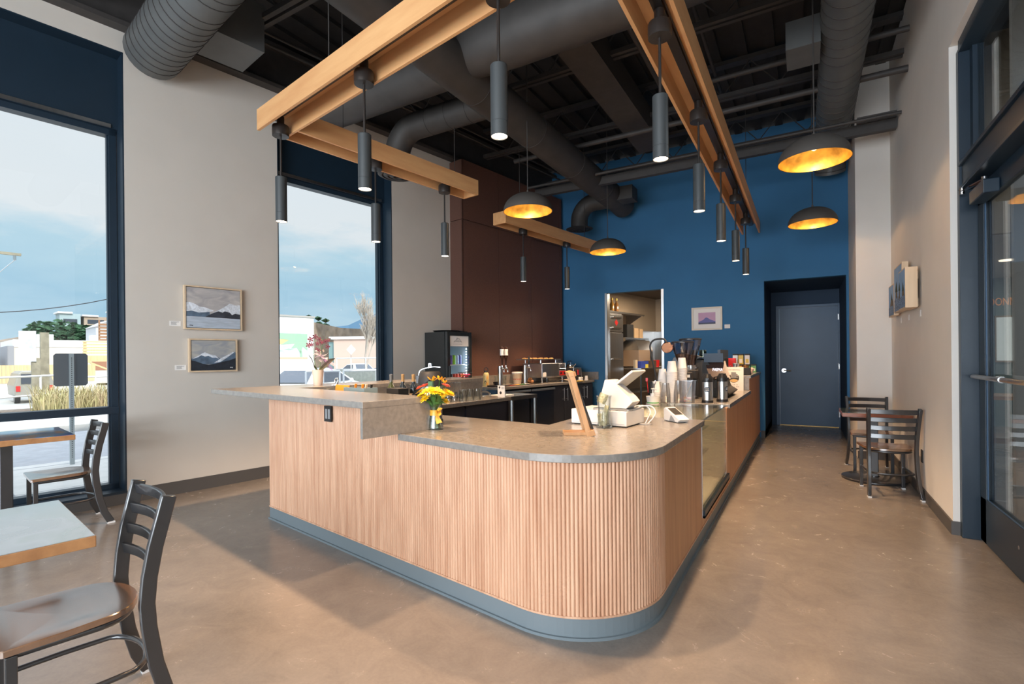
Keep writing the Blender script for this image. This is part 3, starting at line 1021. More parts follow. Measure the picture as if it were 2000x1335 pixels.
pend0 = make_pendant()
PGRP = 'cylinder pendants on the timber beams'
pspots = [(lf(1.815, -0.235), 'graphite cylinder pendant at the corner of the front and left beams'),
          (lf(3.013, -0.235), 'graphite cylinder pendant on the front beam, second from the left corner'),
          (lf(4.225, -0.240), 'graphite cylinder pendant on the front beam nearest the aisle'),
          (Vector((-0.717, 2.952, 0)), 'graphite cylinder pendant on the aisle beam, largest and nearest of its row'),
          (Vector((-0.717, 4.171, 0)), 'graphite cylinder pendant on the aisle beam, second from the near end'),
          (Vector((-0.718, 5.37, 0)), 'graphite cylinder pendant on the aisle beam, third from the near end'),
          (Vector((-0.720, 6.596, 0)), 'graphite cylinder pendant on the aisle beam, next to last before the blue wall'),
          (Vector((-0.720, 7.782, 0)), 'graphite cylinder pendant on the aisle beam, farthest and lowest looking'),
          (lf(1.778, 0.709), 'graphite cylinder pendant before the second window, middle of the left beam'),
          (lf(1.759, 1.628), 'graphite cylinder pendant at the far end of the left beam'),
          (lf(1.225, 3.693), 'small looking cylinder pendant before the brown panels, nearer of the pair'),
          (lf(1.230, 4.858), 'small looking cylinder pendant where brown panels meet the blue wall')]
for i, (p, lab) in enumerate(pspots):
    o = pend0 if i == 0 else dup(pend0)
    o.location = (p.x, p.y, ZB)
    o['label'] = lab; o['group'] = PGRP


def make_dome():
    t = thing('dome_pendant', '', 'pendant light')
    R_ = 0.275
    H_ = 0.205
    pr = [(R_ * cos(a), H_ * sin(a) ** 0.95 if a > 0 else 0) for a in [rad(x) for x in range(0, 90, 6)]] + [(0.012, H_)]
    g = G(); g.lathe([(r, z) for r, z in pr] + [(0.012, H_ + 0.03), (0.0001, H_ + 0.03)], 48, None, False)
    g.build('shade', M_DOME, t, smooth=60)
    g = G(); g.lathe([(R_, -0.001)] + [(max(r - 0.006, 0.001), z - 0.005 if i else 0.0) for i, (r, z) in enumerate(pr)], 48, None, False)
    g.build('gold_lining', M_GOLD, t, smooth=60)
    g = G(); g.cyl((0, 0, H_ + 0.02), (0, 0, 1.0), 0.006, n=8); g.build('stem', M_CEIL2, t)
    g = G(); g.cyl((0, 0, H_ - 0.005), (0, 0, H_ - 0.06), 0.02); g.build('lamp_holder', M_BLACK, t)
    g = G(); g.ball((0, 0, 0.115), 0.028, 14, 10); g.build('bulb', M_BULB, t, smooth=60)
    l = bpy.data.lights.new('dome_lamp', 'POINT'); l.energy = 9; l.color = (1.0, 0.62, 0.30); l.shadow_soft_size = 0.03
    o = bpy.data.objects.new('dome_lamp', l); COL.objects.link(o); o.parent = t; o.location = (0, 0, 0.07)
    return t


dome0 = make_dome()
for i, (x, y, z, lab) in enumerate(((0.074, 4.996, 3.01, 'large gold-lined dome pendant over the aisle, nearer of the two by the right wall'),
                                    (0.086, 7.387, 3.01, 'gold-lined dome pendant over the aisle before the far blue door'),
                                    (-2.686, 4.969, 3.00, 'gold-lined dome pendant over the work area before the brown panels'),
                                    (-2.62, 7.42, 2.97, 'smallest looking gold-lined dome pendant above the kitchen doorway'))):
    o = dome0 if i == 0 else dup(dome0)
    o.location = (x, y, z)
    o['label'] = lab; o['group'] = 'gold-lined dome pendants'
    st = [c for c in o.children if c.name.startswith('stem')][0]
    kz = (CEIL - z - 0.22) / 0.78
    st.scale = (1, 1, kz)
    st.location = (0, 0, 0.22 - 0.22 * kz)

# ================================================================== DUCTS, PIPES, JOISTS


def duct(name, label, pts, r, m, ring=0.0, n=28):
    t = thing(name, label, 'duct', pts[0])
    p0 = Vector(pts[0])
    loc = [Vector(p) - p0 for p in pts]
    g = G(); g.tube(loc, r, n)
    if ring:
        g.cur = 1
        for i in range(len(loc) - 1):
            d = loc[i + 1] - loc[i]
            k = int(d.length / ring)
            u = d.normalized()
            for j in range(1, k + 1):
                c = loc[i] + u * (j * ring)
                if (loc[i + 1] - c).length > 0.02:
                    g.cyl(c - u * 0.004, c + u * 0.004, r + 0.004, n=n)
    g.build('tube', [m, M_CEIL2], t, smooth=50)
    return t


duct('spiral_duct', 'grey spiral duct ending above the near window', [lf(0.12, -0.68, 4.36), lf(1.5, -0.68, 4.36), lf(5.6, -0.68, 4.36)], 0.24, M_DUCT, 0.115)
g = G(); g.prism([tuple(lf(a, b)[:2]) for a, b in ((0.55, -0.46), (1.05, -0.46), (1.05, -0.02), (0.55, -0.02))], 4.30, 4.75)
tag(g.build('duct_plenum', M_DUCT), 'square grey plenum box on the side of the grey spiral duct', 'duct')
duct('round_duct', 'long dark round duct running to the blue wall', [(-2.86, -1.5, 4.12), (-2.86, 3, 4.12), (-2.86, 8.75, 4.12), (-2.86, 8.95, 4.10)], 0.205, M_DUCTD, 1.2)
duct('round_duct', 'dark wrapped cross duct from the long duct towards the window wall', [(-5.0, 3.93, 4.22), (-4.2, 3.93, 4.22), (-2.9, 3.93, 4.22)], 0.21, M_DUCTD, 0.0)
duct('wrapped_duct', 'fat fabric-wrapped cross duct passing over the aisle beam', [(-2.7, 3.90, 4.24), (-2.3, 3.90, 4.24), (-1.6, 3.92, 4.25), (-0.9, 3.90, 4.24), (-0.3, 3.88, 4.24)], [0.23, 0.25, 0.245, 0.25, 0.24], M_DUCTD)
el = [Vector((-0.3 + 0.55 * sin(rad(a)), 3.88 - 0.55 * (1 - cos(rad(a))), 4.24)) for a in range(0, 91, 9)]
duct('duct_elbow', 'dark ribbed duct elbow beside the aisle beam', el + [Vector((0.25, 2.2, 4.24))], 0.25, M_DUCTD, 0.085)


def drop_duct(label, x0, x1, y, z, zb, r):
    rr = 0.30
    pts = [Vector((x0, y, z)), Vector((x1 + rr, y, z))]
    pts += [Vector((x1 + rr - rr * sin(rad(a)), y, z - rr * (1 - cos(rad(a))))) for a in range(10, 91, 10)]
    pts.append(Vector((x1, y, zb + 0.03)))
    t = duct('drop_duct', label, pts, r, M_DUCTD, 0.28)
    g = G()
    p0 = Vector(pts[0])
    for k, (a, b) in enumerate(((r + 0.09, 0.0), (r + 0.02, -0.012), (r - 0.05, -0.02))):
        g.lathe([(a, b), (a - 0.03, b - 0.015), (a - 0.05, b - 0.015), (a - 0.05, b + 0.02)], 28, Matrix.Translation(Vector((x1, y, zb)) - p0), True)
    g.build('diffuser', M_CEIL2, t, smooth=40)
    return t


drop_duct('dark elbow duct with round diffuser behind the left beam', -2.9, -4.27, 4.58, 4.12, 3.60, 0.15)
drop_duct('dark elbow duct with round diffuser before the blue wall', -2.9, -3.50, 8.42, 4.10, 3.66, 0.15)
duct('spiral_duct', 'brownish spiral duct running along the right wall', [(0.335, 2.0, 4.36), (0.335, 6, 4.36), (0.335, 8.6, 4.36), (0.335, 8.85, 4.28), (0.335, 8.95, 4.1)], 0.20, M_DUCT, 0.16)
g = G(); g.box((-0.14, 5.35, 4.20), (0.14, 5.75, 4.46))
tag(g.build('duct_plenum', M_DUCT), 'square plenum box on the side of the duct by the right wall', 'duct')
g = G(); g.box((-2.72, 8.15, 3.98), (-2.45, 8.45, 4.20))
tag(g.build('duct_plenum', M_DUCTD), 'small box on the far end of the long dark duct', 'duct')
g = G(); g.box((-2.16, 4.2, 4.45), (-1.80, 7.6, 4.75))
tag(g.build('flat_duct', M_CEIL2), 'flat rectangular dark duct between the two pendant rows', 'duct')


def pipe(label, pts, r=0.022, m=M_CEIL2):
    g = G(); g.tube([Vector(p) for p in pts], r, 10)
    return tag(g.build('pipe', m, None, smooth=50), label, 'pipe')


pipe('sprinkler pipe along the aisle beam with two elbows', [(-1.45, 1.5, 4.55), (-1.45, 6.15, 4.55), (-1.45, 6.2, 4.55), (-1.40, 6.22, 4.55), (0.9, 6.22, 4.55)], 0.03)
pipe('cross pipe joining the sprinkler pipe near the camera', [(-2.6, 4.35, 4.55), (0.9, 4.35, 4.55)], 0.028)
pipe('conduit beside the aisle beam, left of a pair', [(-1.02, 1.5, 4.8), (-1.02, 7.2, 4.8)], 0.02)
pipe('conduit beside the aisle beam, right of a pair', [(-0.93, 1.5, 4.8), (-0.93, 7.2, 4.8)], 0.02)
pipe('cross conduit ending in the right wall, nearest', [(-3.8, 6.62, 4.34), (0.944, 6.62, 4.34)], 0.035)
pipe('cross conduit ending in the right wall, lower one', [(-3.8, 7.05, 4.06), (0.944, 7.05, 4.06)], 0.02)
pipe('pair of conduits near the window wall, upper', [lf(0.7, -3, 4.72), lf(0.7, 5.8, 4.72)], 0.014)
pipe('pair of conduits near the window wall, lower', [lf(0.62, -3, 4.66), lf(0.62, 5.8, 4.66)], 0.014)
pipe('curved conduit looping down at the top left', [lf(2.0, -1.2, 5.0), lf(2.0, -0.5, 4.95), lf(1.9, 0.0, 4.8), lf(2.1, 0.15, 4.72), lf(3.2, 0.1, 4.72)], 0.03)
pipe('second curved conduit looping down at the top left', [lf(2.1, -1.2, 5.0), lf(2.1, -0.55, 4.95), lf(2.0, 0.1, 4.78), lf(2.2, 0.24, 4.70), lf(3.2, 0.2, 4.70)], 0.03)
g = G(); g.box((-3.8, 7.28, 3.98), (0.93, 7.36, 4.10)); g.box((0.55, 7.26, 4.10), (0.93, 7.36, 4.18))
tag(g.build('cable_tray', M_CEIL2), 'ribbed cable tray reaching the right wall below the conduits', 'cable tray')


def joist(y, label):
    t = thing('bar_joist', label, 'joist', (0, y, 4.62))
    xl = lf(0.15 if y < 6 else 0.30, 0).x + (y - 3.159) * math.tan(TL) + 0.03
    xr = 0.943 if y < 7.9 else 0.573
    g = G(); g.box((xl, -0.06, 0), (xr, -0.015, 0.05)); g.box((xl, 0.015, 0), (xr, 0.06, 0.05)); g.build('bottom_chord', M_CEIL2, t)
    g = G(); g.box((xl, -0.06, 0.41), (xr, 0.06, 0.458)); g.build('top_chord', M_CEIL2, t)
    g = G()
    x = xl + 0.1; k = 0
    pts = []
    while x < xr - 0.05:
        pts.append((x, 0, 0.04 if k % 2 else 0.42)); x += 0.32; k += 1
    g.tube(pts, 0.011, 6); g.build('web_rod', M_CEIL2, t)


for y, lab in ((1.75, 'dark bar joist nearest the camera'), (3.0, 'dark bar joist above the rounded counter corner'), (5.3, 'dark bar joist above the espresso counter'),
               (6.9, 'dark bar joist before the conduits'), (8.6, 'dark bar joist closest to the blue wall')):
    joist(y, lab)
# ================================================================== CHAIRS AND TABLES
CH_GRP = 'black ladder-back cafe chairs'


def make_chair():
    """front towards +y, origin on the floor under the seat centre"""
    t = thing('ladder_back_chair', '', 'chair')
    # seat: wide rounded-front plank with a rounded back
    out = [(-0.205, 0.205), (-0.212, 0.195), (-0.208, 0.05), (-0.195, -0.06)]
    out += [(0.195 * cos(rad(a)), -0.06 + 0.135 * sin(rad(a))) for a in range(195, 346, 15)]
    out += [(0.195, -0.06), (0.208, 0.05), (0.212, 0.195), (0.205, 0.205)]
    n = len(out)
    vs = []; fs = []
    levels = [(1.0, 0.432), (1.0, 0.450), (0.985, 0.4535), (0.80, 0.4525), (0.60, 0.447), (0.35, 0.443), (0.02, 0.442)]
    for k, z in levels:
        for x, y in out:
            vs.append((x * k, (y - 0.02) * k + 0.02 + (0.015 if k < 0.9 else 0) * (1 - k), z))
    for i in range(len(levels) - 1):
        for j in range(n):
            j2 = (j + 1) % n
            fs.append([i * n + j, i * n + j2, (i + 1) * n + j2, (i + 1) * n + j][::-1])
    fs.append(list(range(n))); fs.append([(len(levels) - 1) * n + j for j in range(n)][::-1])
    G().add(vs, fs).build('seat', M_SEATW, t, smooth=35)
    # seat frame
    g = G()
    ring = [(-0.175, 0.175, 0.418), (-0.18, -0.05, 0.418)] + [(0.18 * cos(rad(a)), -0.05 + 0.125 * sin(rad(a)), 0.418) for a in range(195, 346, 15)] + [(0.18, -0.05, 0.418), (0.175, 0.175, 0.418)]
    g.tube(ring, 0.0125, 8, closed=True); g.build('seat_frame', M_CHAIR, t, smooth=50)
    for s in (-1, 1):
        g = G(); g.bar([(s * 0.176, 0.175, 0.012), (s * 0.176, 0.175, 0.42)], (1, 0, 0), 0.030, 0.030)
        lg = g.build('leg', M_CHAIR, t, bev=0.003)
        g = G(); g.box((s * 0.176 - 0.0155, 0.1595, 0), (s * 0.176 + 0.0155, 0.1905, 0.013)); g.build('foot_cap', M_WHITE, lg)
        prof = [(0.205, -0.285, 0.012), (0.196, -0.243, 0.10), (0.190, -0.212, 0.22), (0.187, -0.192, 0.36), (0.187, -0.186, 0.45), (0.189, -0.194, 0.55), (0.193, -0.212, 0.66), (0.198, -0.238, 0.77), (0.201, -0.256, 0.845)]
        g = G(); g.bar([(s * x, y, z) for x, y, z in prof], (1, 0, 0), 0.028, 0.050)
        lg = g.build('back_post', M_CHAIR, t, smooth=30, bev=0.004)
        g = G(); g.box((s * 0.205 - 0.0145, -0.312, 0), (s * 0.205 + 0.0145, -0.26, 0.013)); g.build('foot_cap', M_WHITE, lg)
    for z, y, hw in ((0.812, -0.247, 0.189), (0.735, -0.229, 0.185), (0.655, -0.211, 0.181), (0.575, -0.197, 0.178)):
        g = G()
        g.bar([(hw * k, y - 0.030 * (1 - k * k), z) for k in (-1, -0.75, -0.5, -0.25, 0, 0.25, 0.5, 0.75, 1)], (0, 0.18, 1), 0.044, 0.014)
        g.build('back_slat', M_CHAIR, t, smooth=40, bev=0.003)
    g = G()
    st = [(-0.176, 0.165, 0.215), (-0.183, 0.0, 0.215), (-0.178, -0.10, 0.215)] + [(0.182 * cos(rad(a)), -0.12 + 0.10 * sin(rad(a)), 0.215) for a in range(195, 346, 15)] + [(0.178, -0.10, 0.215), (0.183, 0.0, 0.215), (0.176, 0.165, 0.215)]
    g.tube(st, 0.0105, 8); g.build('stretcher', M_CHAIR, t, smooth=50)
    return t


def chair_at(o, back_mid, facing, label):
    """back_mid: floor point between the rear feet; facing: unit direction of the sitter"""
    f = Vector(facing).normalized()
    c = Vector((back_mid[0], back_mid[1], 0)) + f * 0.285
    o.location = c
    o.rotation_euler = (0, 0, math.atan2(f.y, f.x) - PI / 2)
    o['label'] = label; o['group'] = CH_GRP


ch = make_chair()
chair_at(ch, (-2.305, 1.055), -LD, 'large black ladder-back chair in the left foreground, wooden seat tucked under the table')
c2 = dup(ch); chair_at(c2, lf(0.40, -1.135), -LD, 'black ladder-back chair beside the big window at the left')
c3 = dup(ch); chair_at(c3, (0.715, 5.865), (-0.12, 1, 0), 'black ladder-back chair seen from behind at the small table by the right wall')
c4 = dup(ch); chair_at(c4, (0.625, 7.46), (0.06, -1, 0), 'black ladder-back chair behind the small table, facing the camera')


def square_table(name, label, c, rz, sz, ztop, m_edge, base='disc', art=None, th=0.042, group=None):
    t = thing(name, label, 'table', (c[0], c[1], 0), rz, group)
    h = sz / 2
    g = G(); g.box((-h, -h, ztop - th), (h, h, ztop - 0.002)); g.build('table_top', m_edge, t, bev=0.003)
    g = G(); g.box((-h + 0.004, -h + 0.004, ztop - 0.002), (h - 0.004, h - 0.004, ztop)); g.build('resin_surface', art or m_edge, t)
    g = G(); g.box((-0.038, -0.038, 0.03), (0.038, 0.038, ztop - th - 0.012)); g.build('column', M_CHAIR, t, bev=0.006)
    g = G(); g.box((-0.2, -0.2, ztop - th - 0.014), (0.2, 0.2, ztop - th)); g.build('mounting_plate', M_CHAIR, t)
    g = G(); g.lathe([(0.0001, 0.0), (0.29, 0.0), (0.30, 0.010), (0.30, 0.022), (0.285, 0.030), (0.05, 0.036), (0.05, 0.045), (0.0001, 0.045)], 48); g.build('base', M_CHAIR, t, smooth=35)
    return t


def swirl_art(name, stops, scale, sheen=0.12):
    m, n, l, b = newmat(name)
    tc = n.new('ShaderNodeTexCoord')
    no = n.new('ShaderNodeTexNoise'); no.inputs['Scale'].default_value = scale; no.inputs['Detail'].default_value = 3; no.inputs['Distortion'].default_value = 1.8
    wv = n.new('ShaderNodeTexWave'); wv.inputs['Scale'].default_value = 2.2; wv.inputs['Distortion'].default_value = 9; wv.inputs['Detail'].default_value = 2; wv.wave_type = 'RINGS'
    mx = n.new('ShaderNodeMath'); mx.operation = 'MULTIPLY_ADD'; mx.inputs[1].default_value = 0.45
    rp = n.new('ShaderNodeValToRGB')
    e = rp.color_ramp.elements
    e[0].position = stops[0][0]; e[0].color = (*stops[0][1], 1); e[1].position = stops[-1][0]; e[1].color = (*stops[-1][1], 1)
    for p, c in stops[1:-1]:
        k = e.new(p); k.color = (*c, 1)
    ml = n.new('ShaderNodeMath'); ml.operation = 'MULTIPLY'; ml.inputs[1].default_value = 0.6
    l.new(tc.outputs['Object'], no.inputs['Vector']); l.new(tc.outputs['Object'], wv.inputs['Vector'])
    l.new(no.outputs['Fac'], ml.inputs[0]); l.new(wv.outputs['Fac'], mx.inputs[0]); l.new(ml.outputs[0], mx.inputs[2])
    l.new(mx.outputs[0], rp.inputs['Fac']); l.new(rp.outputs['Color'], b.inputs['Base Color'])
    b.inputs['Roughness'].default_value = sheen
    b.inputs['Coat Weight'].default_value = 1.0; b.inputs['Coat Roughness'].default_value = 0.08; b.inputs['Coat IOR'].default_value = 2.1
    return m


M_ART1 = swirl_art('table_art_blue', [(0.2, (0.01, 0.03, 0.22)), (0.4, (0.02, 0.10, 0.50)), (0.52, (0.03, 0.25, 0.18)), (0.62, (0.10, 0.35, 0.75)), (0.72, (0.75, 0.35, 0.05)), (0.85, (0.75, 0.12, 0.05))], 3.0)
M_ART2 = swirl_art('table_art_pale', [(0.2, (0.30, 0.34, 0.36)), (0.5, (0.38, 0.42, 0.44)), (0.7, (0.30, 0.36, 0.34)), (0.85, (0.40, 0.42, 0.42))], 2.5, 0.16)
M_ART3 = swirl_art('table_art_dark', [(0.2, (0.04, 0.06, 0.07)), (0.5, (0.10, 0.11, 0.10)), (0.8, (0.05, 0.08, 0.06))], 3.0)
q = lf(3.635 - 0.36, -1.775 - 0.36)
square_table('cafe_table', 'square table with wooden edge and glossy pale top in the left foreground', q, -TL, 0.72, 0.74, M_TABLEW, art=M_ART2)
q = lf(0.405, -1.743)
square_table('cafe_table', 'square table with a swirling blue painted top by the big window', q, -TL, 0.72, 0.79, M_TABLEW, art=M_ART1)
square_table('cafe_table', 'small square cherry-edged table against the right wall', (0.628, 6.69), 0.0, 0.60, 0.74, M_CHERRY, art=M_ART3)

# ================================================================== PICTURES
M_SKYG = mat('art_grey_sky', (0.40, 0.39, 0.41), 0.7, var=0.25, scale=5, stretch=(1, 1, 2.5), col2=(0.50, 0.47, 0.45), distort=1.0)
M_SNOW = mat('art_snow', (0.62, 0.66, 0.72), 0.7, var=0.25, scale=16, distort=2.0)
M_MTN = mat('art_mountain_dark', (0.035, 0.040, 0.055), 0.7, var=0.3, scale=14)
M_MTNB = mat('art_mountain_blue', (0.10, 0.15, 0.22), 0.7, var=0.4, scale=12)
M_LAKE = mat('art_lake', (0.42, 0.48, 0.56), 0.6, var=0.12, scale=8, stretch=(1, 1, 8))
M_FOREST = mat('art_forest', (0.015, 0.02, 0.03), 0.7, var=0.3, scale=20)


def picture_left(name, label, s0, s1, z0, z1, layers, tilt=0.0, sig=None):
    """framed canvas on the window wall; u runs along the wall to the right, v upward, both 0..1"""
    t = thing(name, label, 'painting', lf(0.004, (s0 + s1) / 2, (z0 + z1) / 2), -TL)
    w, h = (s1 - s0), (z1 - z0)
    D_ = 0.045
    g = G(); e = 0.014
    for a, b in (((0, -w / 2, -h / 2), (D_, -w / 2 + e, h / 2)), ((0, w / 2 - e, -h / 2), (D_, w / 2, h / 2)), ((0, -w / 2 + e, -h / 2), (D_, w / 2 - e, -h / 2 + e)), ((0, -w / 2 + e, h / 2 - e), (D_, w / 2 - e, h / 2))):
        g.box(a, b)
    g.build('frame', M_PALEW, t)
    g = G(); iw, ih = w - 2 * e - 0.01, h - 2 * e - 0.01
    g.box((0.006, -iw / 2, -ih / 2), (D_ - 0.008, iw / 2, ih / 2))
    mats = [layers[0][0]]
    for k, (m, pts) in enumerate(layers[1:], 1):
        mats.append(m); g.cur = k
        x = D_ - 0.008 + 0.0004 * k
        g.poly([(x, (u - 0.5) * iw, (v - 0.5) * ih) for u, v in pts])
    g.build('canvas', mats, t)
    if sig:
        lettering('signature', 'meg', 0.018, M_INK if sig[2] else M_PAPER, t, (D_ - 0.004, (sig[0] - 0.5) * iw, (sig[1] - 0.5) * ih), (rad(90), 0, rad(90)))
    t.rotation_euler = (tilt, 0, -TL)
    return t


picture_left('landscape_painting', 'larger framed painting of snowy mountains above a pale lake on the window wall', -0.410, 0.152, 1.685, 2.142, [
    (M_SKYG, None),
    (M_MTNB, [(0, 0.28), (0.42, 0.28), (0.42, 0.40), (0.30, 0.50), (0.18, 0.55), (0.07, 0.62), (0, 0.64)]),
    (M_SNOW, [(0.0, 0.40), (0.10, 0.42), (0.22, 0.38), (0.36, 0.40), (0.50, 0.44), (0.42, 0.48), (0.34, 0.52), (0.24, 0.53), (0.14, 0.60), (0.07, 0.63), (0.0, 0.63)]),
    (M_MTN, [(0.34, 0.28), (1, 0.26), (1, 0.62), (0.86, 0.62), (0.78, 0.64), (0.66, 0.52), (0.50, 0.40), (0.40, 0.33)]),
    (M_SNOW, [(0.46, 0.38), (0.58, 0.44), (0.66, 0.41), (0.70, 0.45), (0.80, 0.42), (0.84, 0.36), (0.90, 0.40), (1, 0.38), (1, 0.63), (0.90, 0.62), (0.80, 0.66), (0.72, 0.58), (0.60, 0.48)]),
    (M_LAKE, [(0, 0), (1, 0), (1, 0.26), (0, 0.28)])], sig=(0.08, 0.06, True))
picture_left('landscape_painting', 'smaller framed painting of a dark mountain valley on the window wall', -0.370, 0.100, 1.240, 1.590, [
    (mat('art_dusk_sky', (0.30, 0.34, 0.40), 0.7, var=0.2, scale=5, stretch=(1, 1, 2.5), col2=(0.44, 0.42, 0.38), distort=1.0), None),
    (M_MTNB, [(0, 0.2), (0.75, 0.2), (0.66, 0.38), (0.52, 0.50), (0.40, 0.54), (0.30, 0.60), (0.24, 0.58), (0.12, 0.46), (0, 0.38)]),
    (M_SNOW, [(0.02, 0.38), (0.14, 0.43), (0.22, 0.50), (0.30, 0.46), (0.38, 0.48), (0.46, 0.42), (0.54, 0.42), (0.62, 0.38), (0.54, 0.49), (0.42, 0.53), (0.30, 0.60), (0.24, 0.57), (0.12, 0.46)]),
    (M_MTNB, [(0.5, 0.22), (1, 0.22), (1, 0.60), (0.95, 0.62), (0.80, 0.50), (0.64, 0.36)]),
    (M_SNOW, [(0.50, 0.24), (0.66, 0.28), (0.80, 0.42), (0.97, 0.60), (0.94, 0.62), (0.80, 0.50), (0.66, 0.40)]),
    (M_FOREST, [(0, 0), (1, 0), (1, 0.40), (0.85, 0.32), (0.70, 0.28), (0.55, 0.22), (0.38, 0.18), (0.24, 0.22), (0.10, 0.30), (0, 0.34)])], sig=(0.90, 0.08, False))


def wall_card(o_, s_, z_, label):
    g = G(); g.box((0.001, s_ - 0.05, z_ - 0.026), (0.004, s_ + 0.05, z_ + 0.026))
    for k in range(4):
        pass
    o = g.build('caption_card', M_PAPER); o.matrix_world = MLF
    g = G()
    for k in range(4):
        w = (0.07, 0.05, 0.045, 0.05)[k]
        g.box((0.0041, s_ - 0.036, z_ + 0.014 - 0.009 * k), (0.0044, s_ - 0.036 + w, z_ + 0.017 - 0.009 * k))
    g.build('print', M_INK, o)
    return tag(o, label, 'label card')


wall_card(0, -0.480, 1.742, 'small white caption card left of the larger mountain painting')
wall_card(0, -0.435, 1.290, 'small white caption card left of the smaller mountain painting')

# framed print on the blue wall
t = thing('framed_print', 'white framed print of a purple mountain at sunset on the blue wall', 'picture', (-1.475, YB - 0.003, 2.003))
g = G(); e = 0.028; w, h, D_ = 0.50, 0.395, 0.03
for a, b in (((-w / 2, -D_, -h / 2), (-w / 2 + e, 0, h / 2)), ((w / 2 - e, -D_, -h / 2), (w / 2, 0, h / 2)), ((-w / 2 + e, -D_, -h / 2), (w / 2 - e, 0, -h / 2 + e)), ((-w / 2 + e, -D_, h / 2 - e), (w / 2 - e, 0, h / 2))):
    g.box(a, b)
g.build('frame', mat('white_washed_frame', (0.66, 0.60, 0.50), 0.5), t)
g = G(); g.box((-w / 2 + e, -0.012, -h / 2 + e), (w / 2 - e, -0.004, h / 2 - e)); g.build('mat_board', M_PAPER, t)
g = G(); g.cur = 0; y = -0.0135
g.poly([(-0.14, y, -0.095), (0.14, y, -0.095), (0.14, y, 0.105), (-0.14, y, 0.105)])
g.cur = 1; g.poly([(-0.14, y - .0004, -0.07), (0.14, y - .0004, -0.07), (0.14, y - .0004, -0.05), (0.06, y - .0004, -0.02), (0.03, y - .0004, 0.0), (0.0, y - .0004, 0.02), (-0.02, y - .0004, 0.018), (-0.06, y - .0004, -0.02), (-0.14, y - .0004, -0.055)])
g.cur = 2; g.poly([(-0.14, y - .0006, -0.095), (0.14, y - .0006, -0.095), (0.14, y - .0006, -0.068), (-0.14, y - .0006, -0.068)])
g.build('print', [mat('art_pink_sky', (0.48, 0.27, 0.42), 0.5, var=0.1, scale=4), mat('art_purple_mountain', (0.09, 0.09, 0.30), 0.5), mat('art_shore', (0.02, 0.025, 0.07), 0.5)], t)
g = G(); g.box((-1.195, YB - 0.003, 1.825), (-1.105, YB - 0.001, 1.89)); tag(g.build('caption_card', M_PAPER), 'small white caption card right of the framed print on the blue wall', 'label card')

# three tall canvases on the right wall
M_PSKY = mat('art_blue_sky', (0.24, 0.42, 0.68), 0.6, var=0.12, scale=5)
M_PROCK = mat('art_sea_stack', (0.16, 0.12, 0.075), 0.7, var=0.45, scale=30)
M_PTREE = mat('art_conifer', (0.03, 0.045, 0.02), 0.7, var=0.4, scale=40)
M_PSEA = mat('art_water', (0.16, 0.24, 0.38), 0.6, var=0.6, scale=26, stretch=(1, 1, 3))


def canvas_right(label, y0, y1, z0, z1, rocks, depth):
    t = thing('canvas_panel', label, 'painting', (0.944, (y0 + y1) / 2, (z0 + z1) / 2), 0, 'sea stack canvases on the right wall')
    w, h = y1 - y0, z1 - z0
    g = G(); g.box((-depth, -w / 2, -h / 2), (-0.03, w / 2, h / 2)); g.build('wooden_side', M_PALEW, t, bev=0.002)
    g = G(); g.box((-0.03, -0.03, h / 2 - 0.1), (0, 0.03, h / 2 - 0.02)); g.box((-0.03, -0.03, -h / 2 + 0.02), (0, 0.03, -h / 2 + 0.1)); g.build('wall_spacer', M_PALEW, t)
    x = -depth - 0.0004; i = 0.012
    g = G()
    P = lambda u, v, k=0: (x - 0.0004 * k, (0.5 - u) * (w - 2 * i), (v - 0.5) * (h - 2 * i))
    g.poly([P(0, 0), P(1, 0), P(1, 1), P(0, 1)])
    for rk in rocks:
        g.cur = 1; g.poly([P(u, v, 1) for u, v in rk])
        uu = [u for u, v in rk]; vv = [v for u, v in rk]
        c = sum(uu) / len(uu); top = max(vv)
        g.cur = 2; g.poly([P(c - 0.16, top - 0.10, 2), P(c + 0.16, top - 0.12, 2), P(c + 0.08, top + 0.02, 2), P(c, top + 0.14, 2), P(c - 0.08, top + 0.03, 2)])
    g.cur = 3; g.poly([P(0, 0, 3), P(1, 0, 3), P(1, 0.30, 3), P(0.5, 0.32, 3), P(0, 0.27, 3)])
    g.build('canvas', [M_PSKY, M_PROCK, M_PTREE, M_PSEA], t)


canvas_right('shorter sea stack canvas at the left of three on the right wall', 7.13, 7.54, 1.80, 2.165, [[(0.25, 0.25), (0.95, 0.25), (0.9, 0.45), (0.7, 0.6), (0.55, 0.62), (0.35, 0.4)]], 0.075)
canvas_right('tallest sea stack canvas, middle of three on the right wall', 6.50, 7.02, 1.815, 2.31, [[(0.2, 0.25), (0.45, 0.25), (0.42, 0.5), (0.3, 0.55), (0.22, 0.45)], [(0.6, 0.25), (1, 0.25), (1, 0.62), (0.85, 0.68), (0.65, 0.5)]], 0.085)
canvas_right('sea stack canvas with broad wooden side, right of three on the right wall', 6.01, 6.40, 1.80, 2.185, [[(0.0, 0.2), (0.25, 0.2), (0.2, 0.6), (0.05, 0.62)], [(0.5, 0.25), (0.95, 0.25), (0.85, 0.5), (0.6, 0.55)]], 0.125)
for k, (y, lab) in enumerate(((7.22, 'left canvas'), (6.72, 'middle canvas'), (6.10, 'right canvas'))):
    g = G(); g.box((0.941, y - 0.035, 1.715), (0.944, y + 0.035, 1.775)); tag(g.build('caption_card', M_PAPER), 'small white caption card under the %s of the right wall' % lab, 'label card')
# socket on the right wall
g = G(); g.box((0.938, 6.02, 0.33), (0.9445, 6.10, 0.45)); o = g.build('wall_outlet', M_MBLACK, bev=0.002); tag(o, 'black wall outlet low on the right wall beside the front chair', 'outlet')
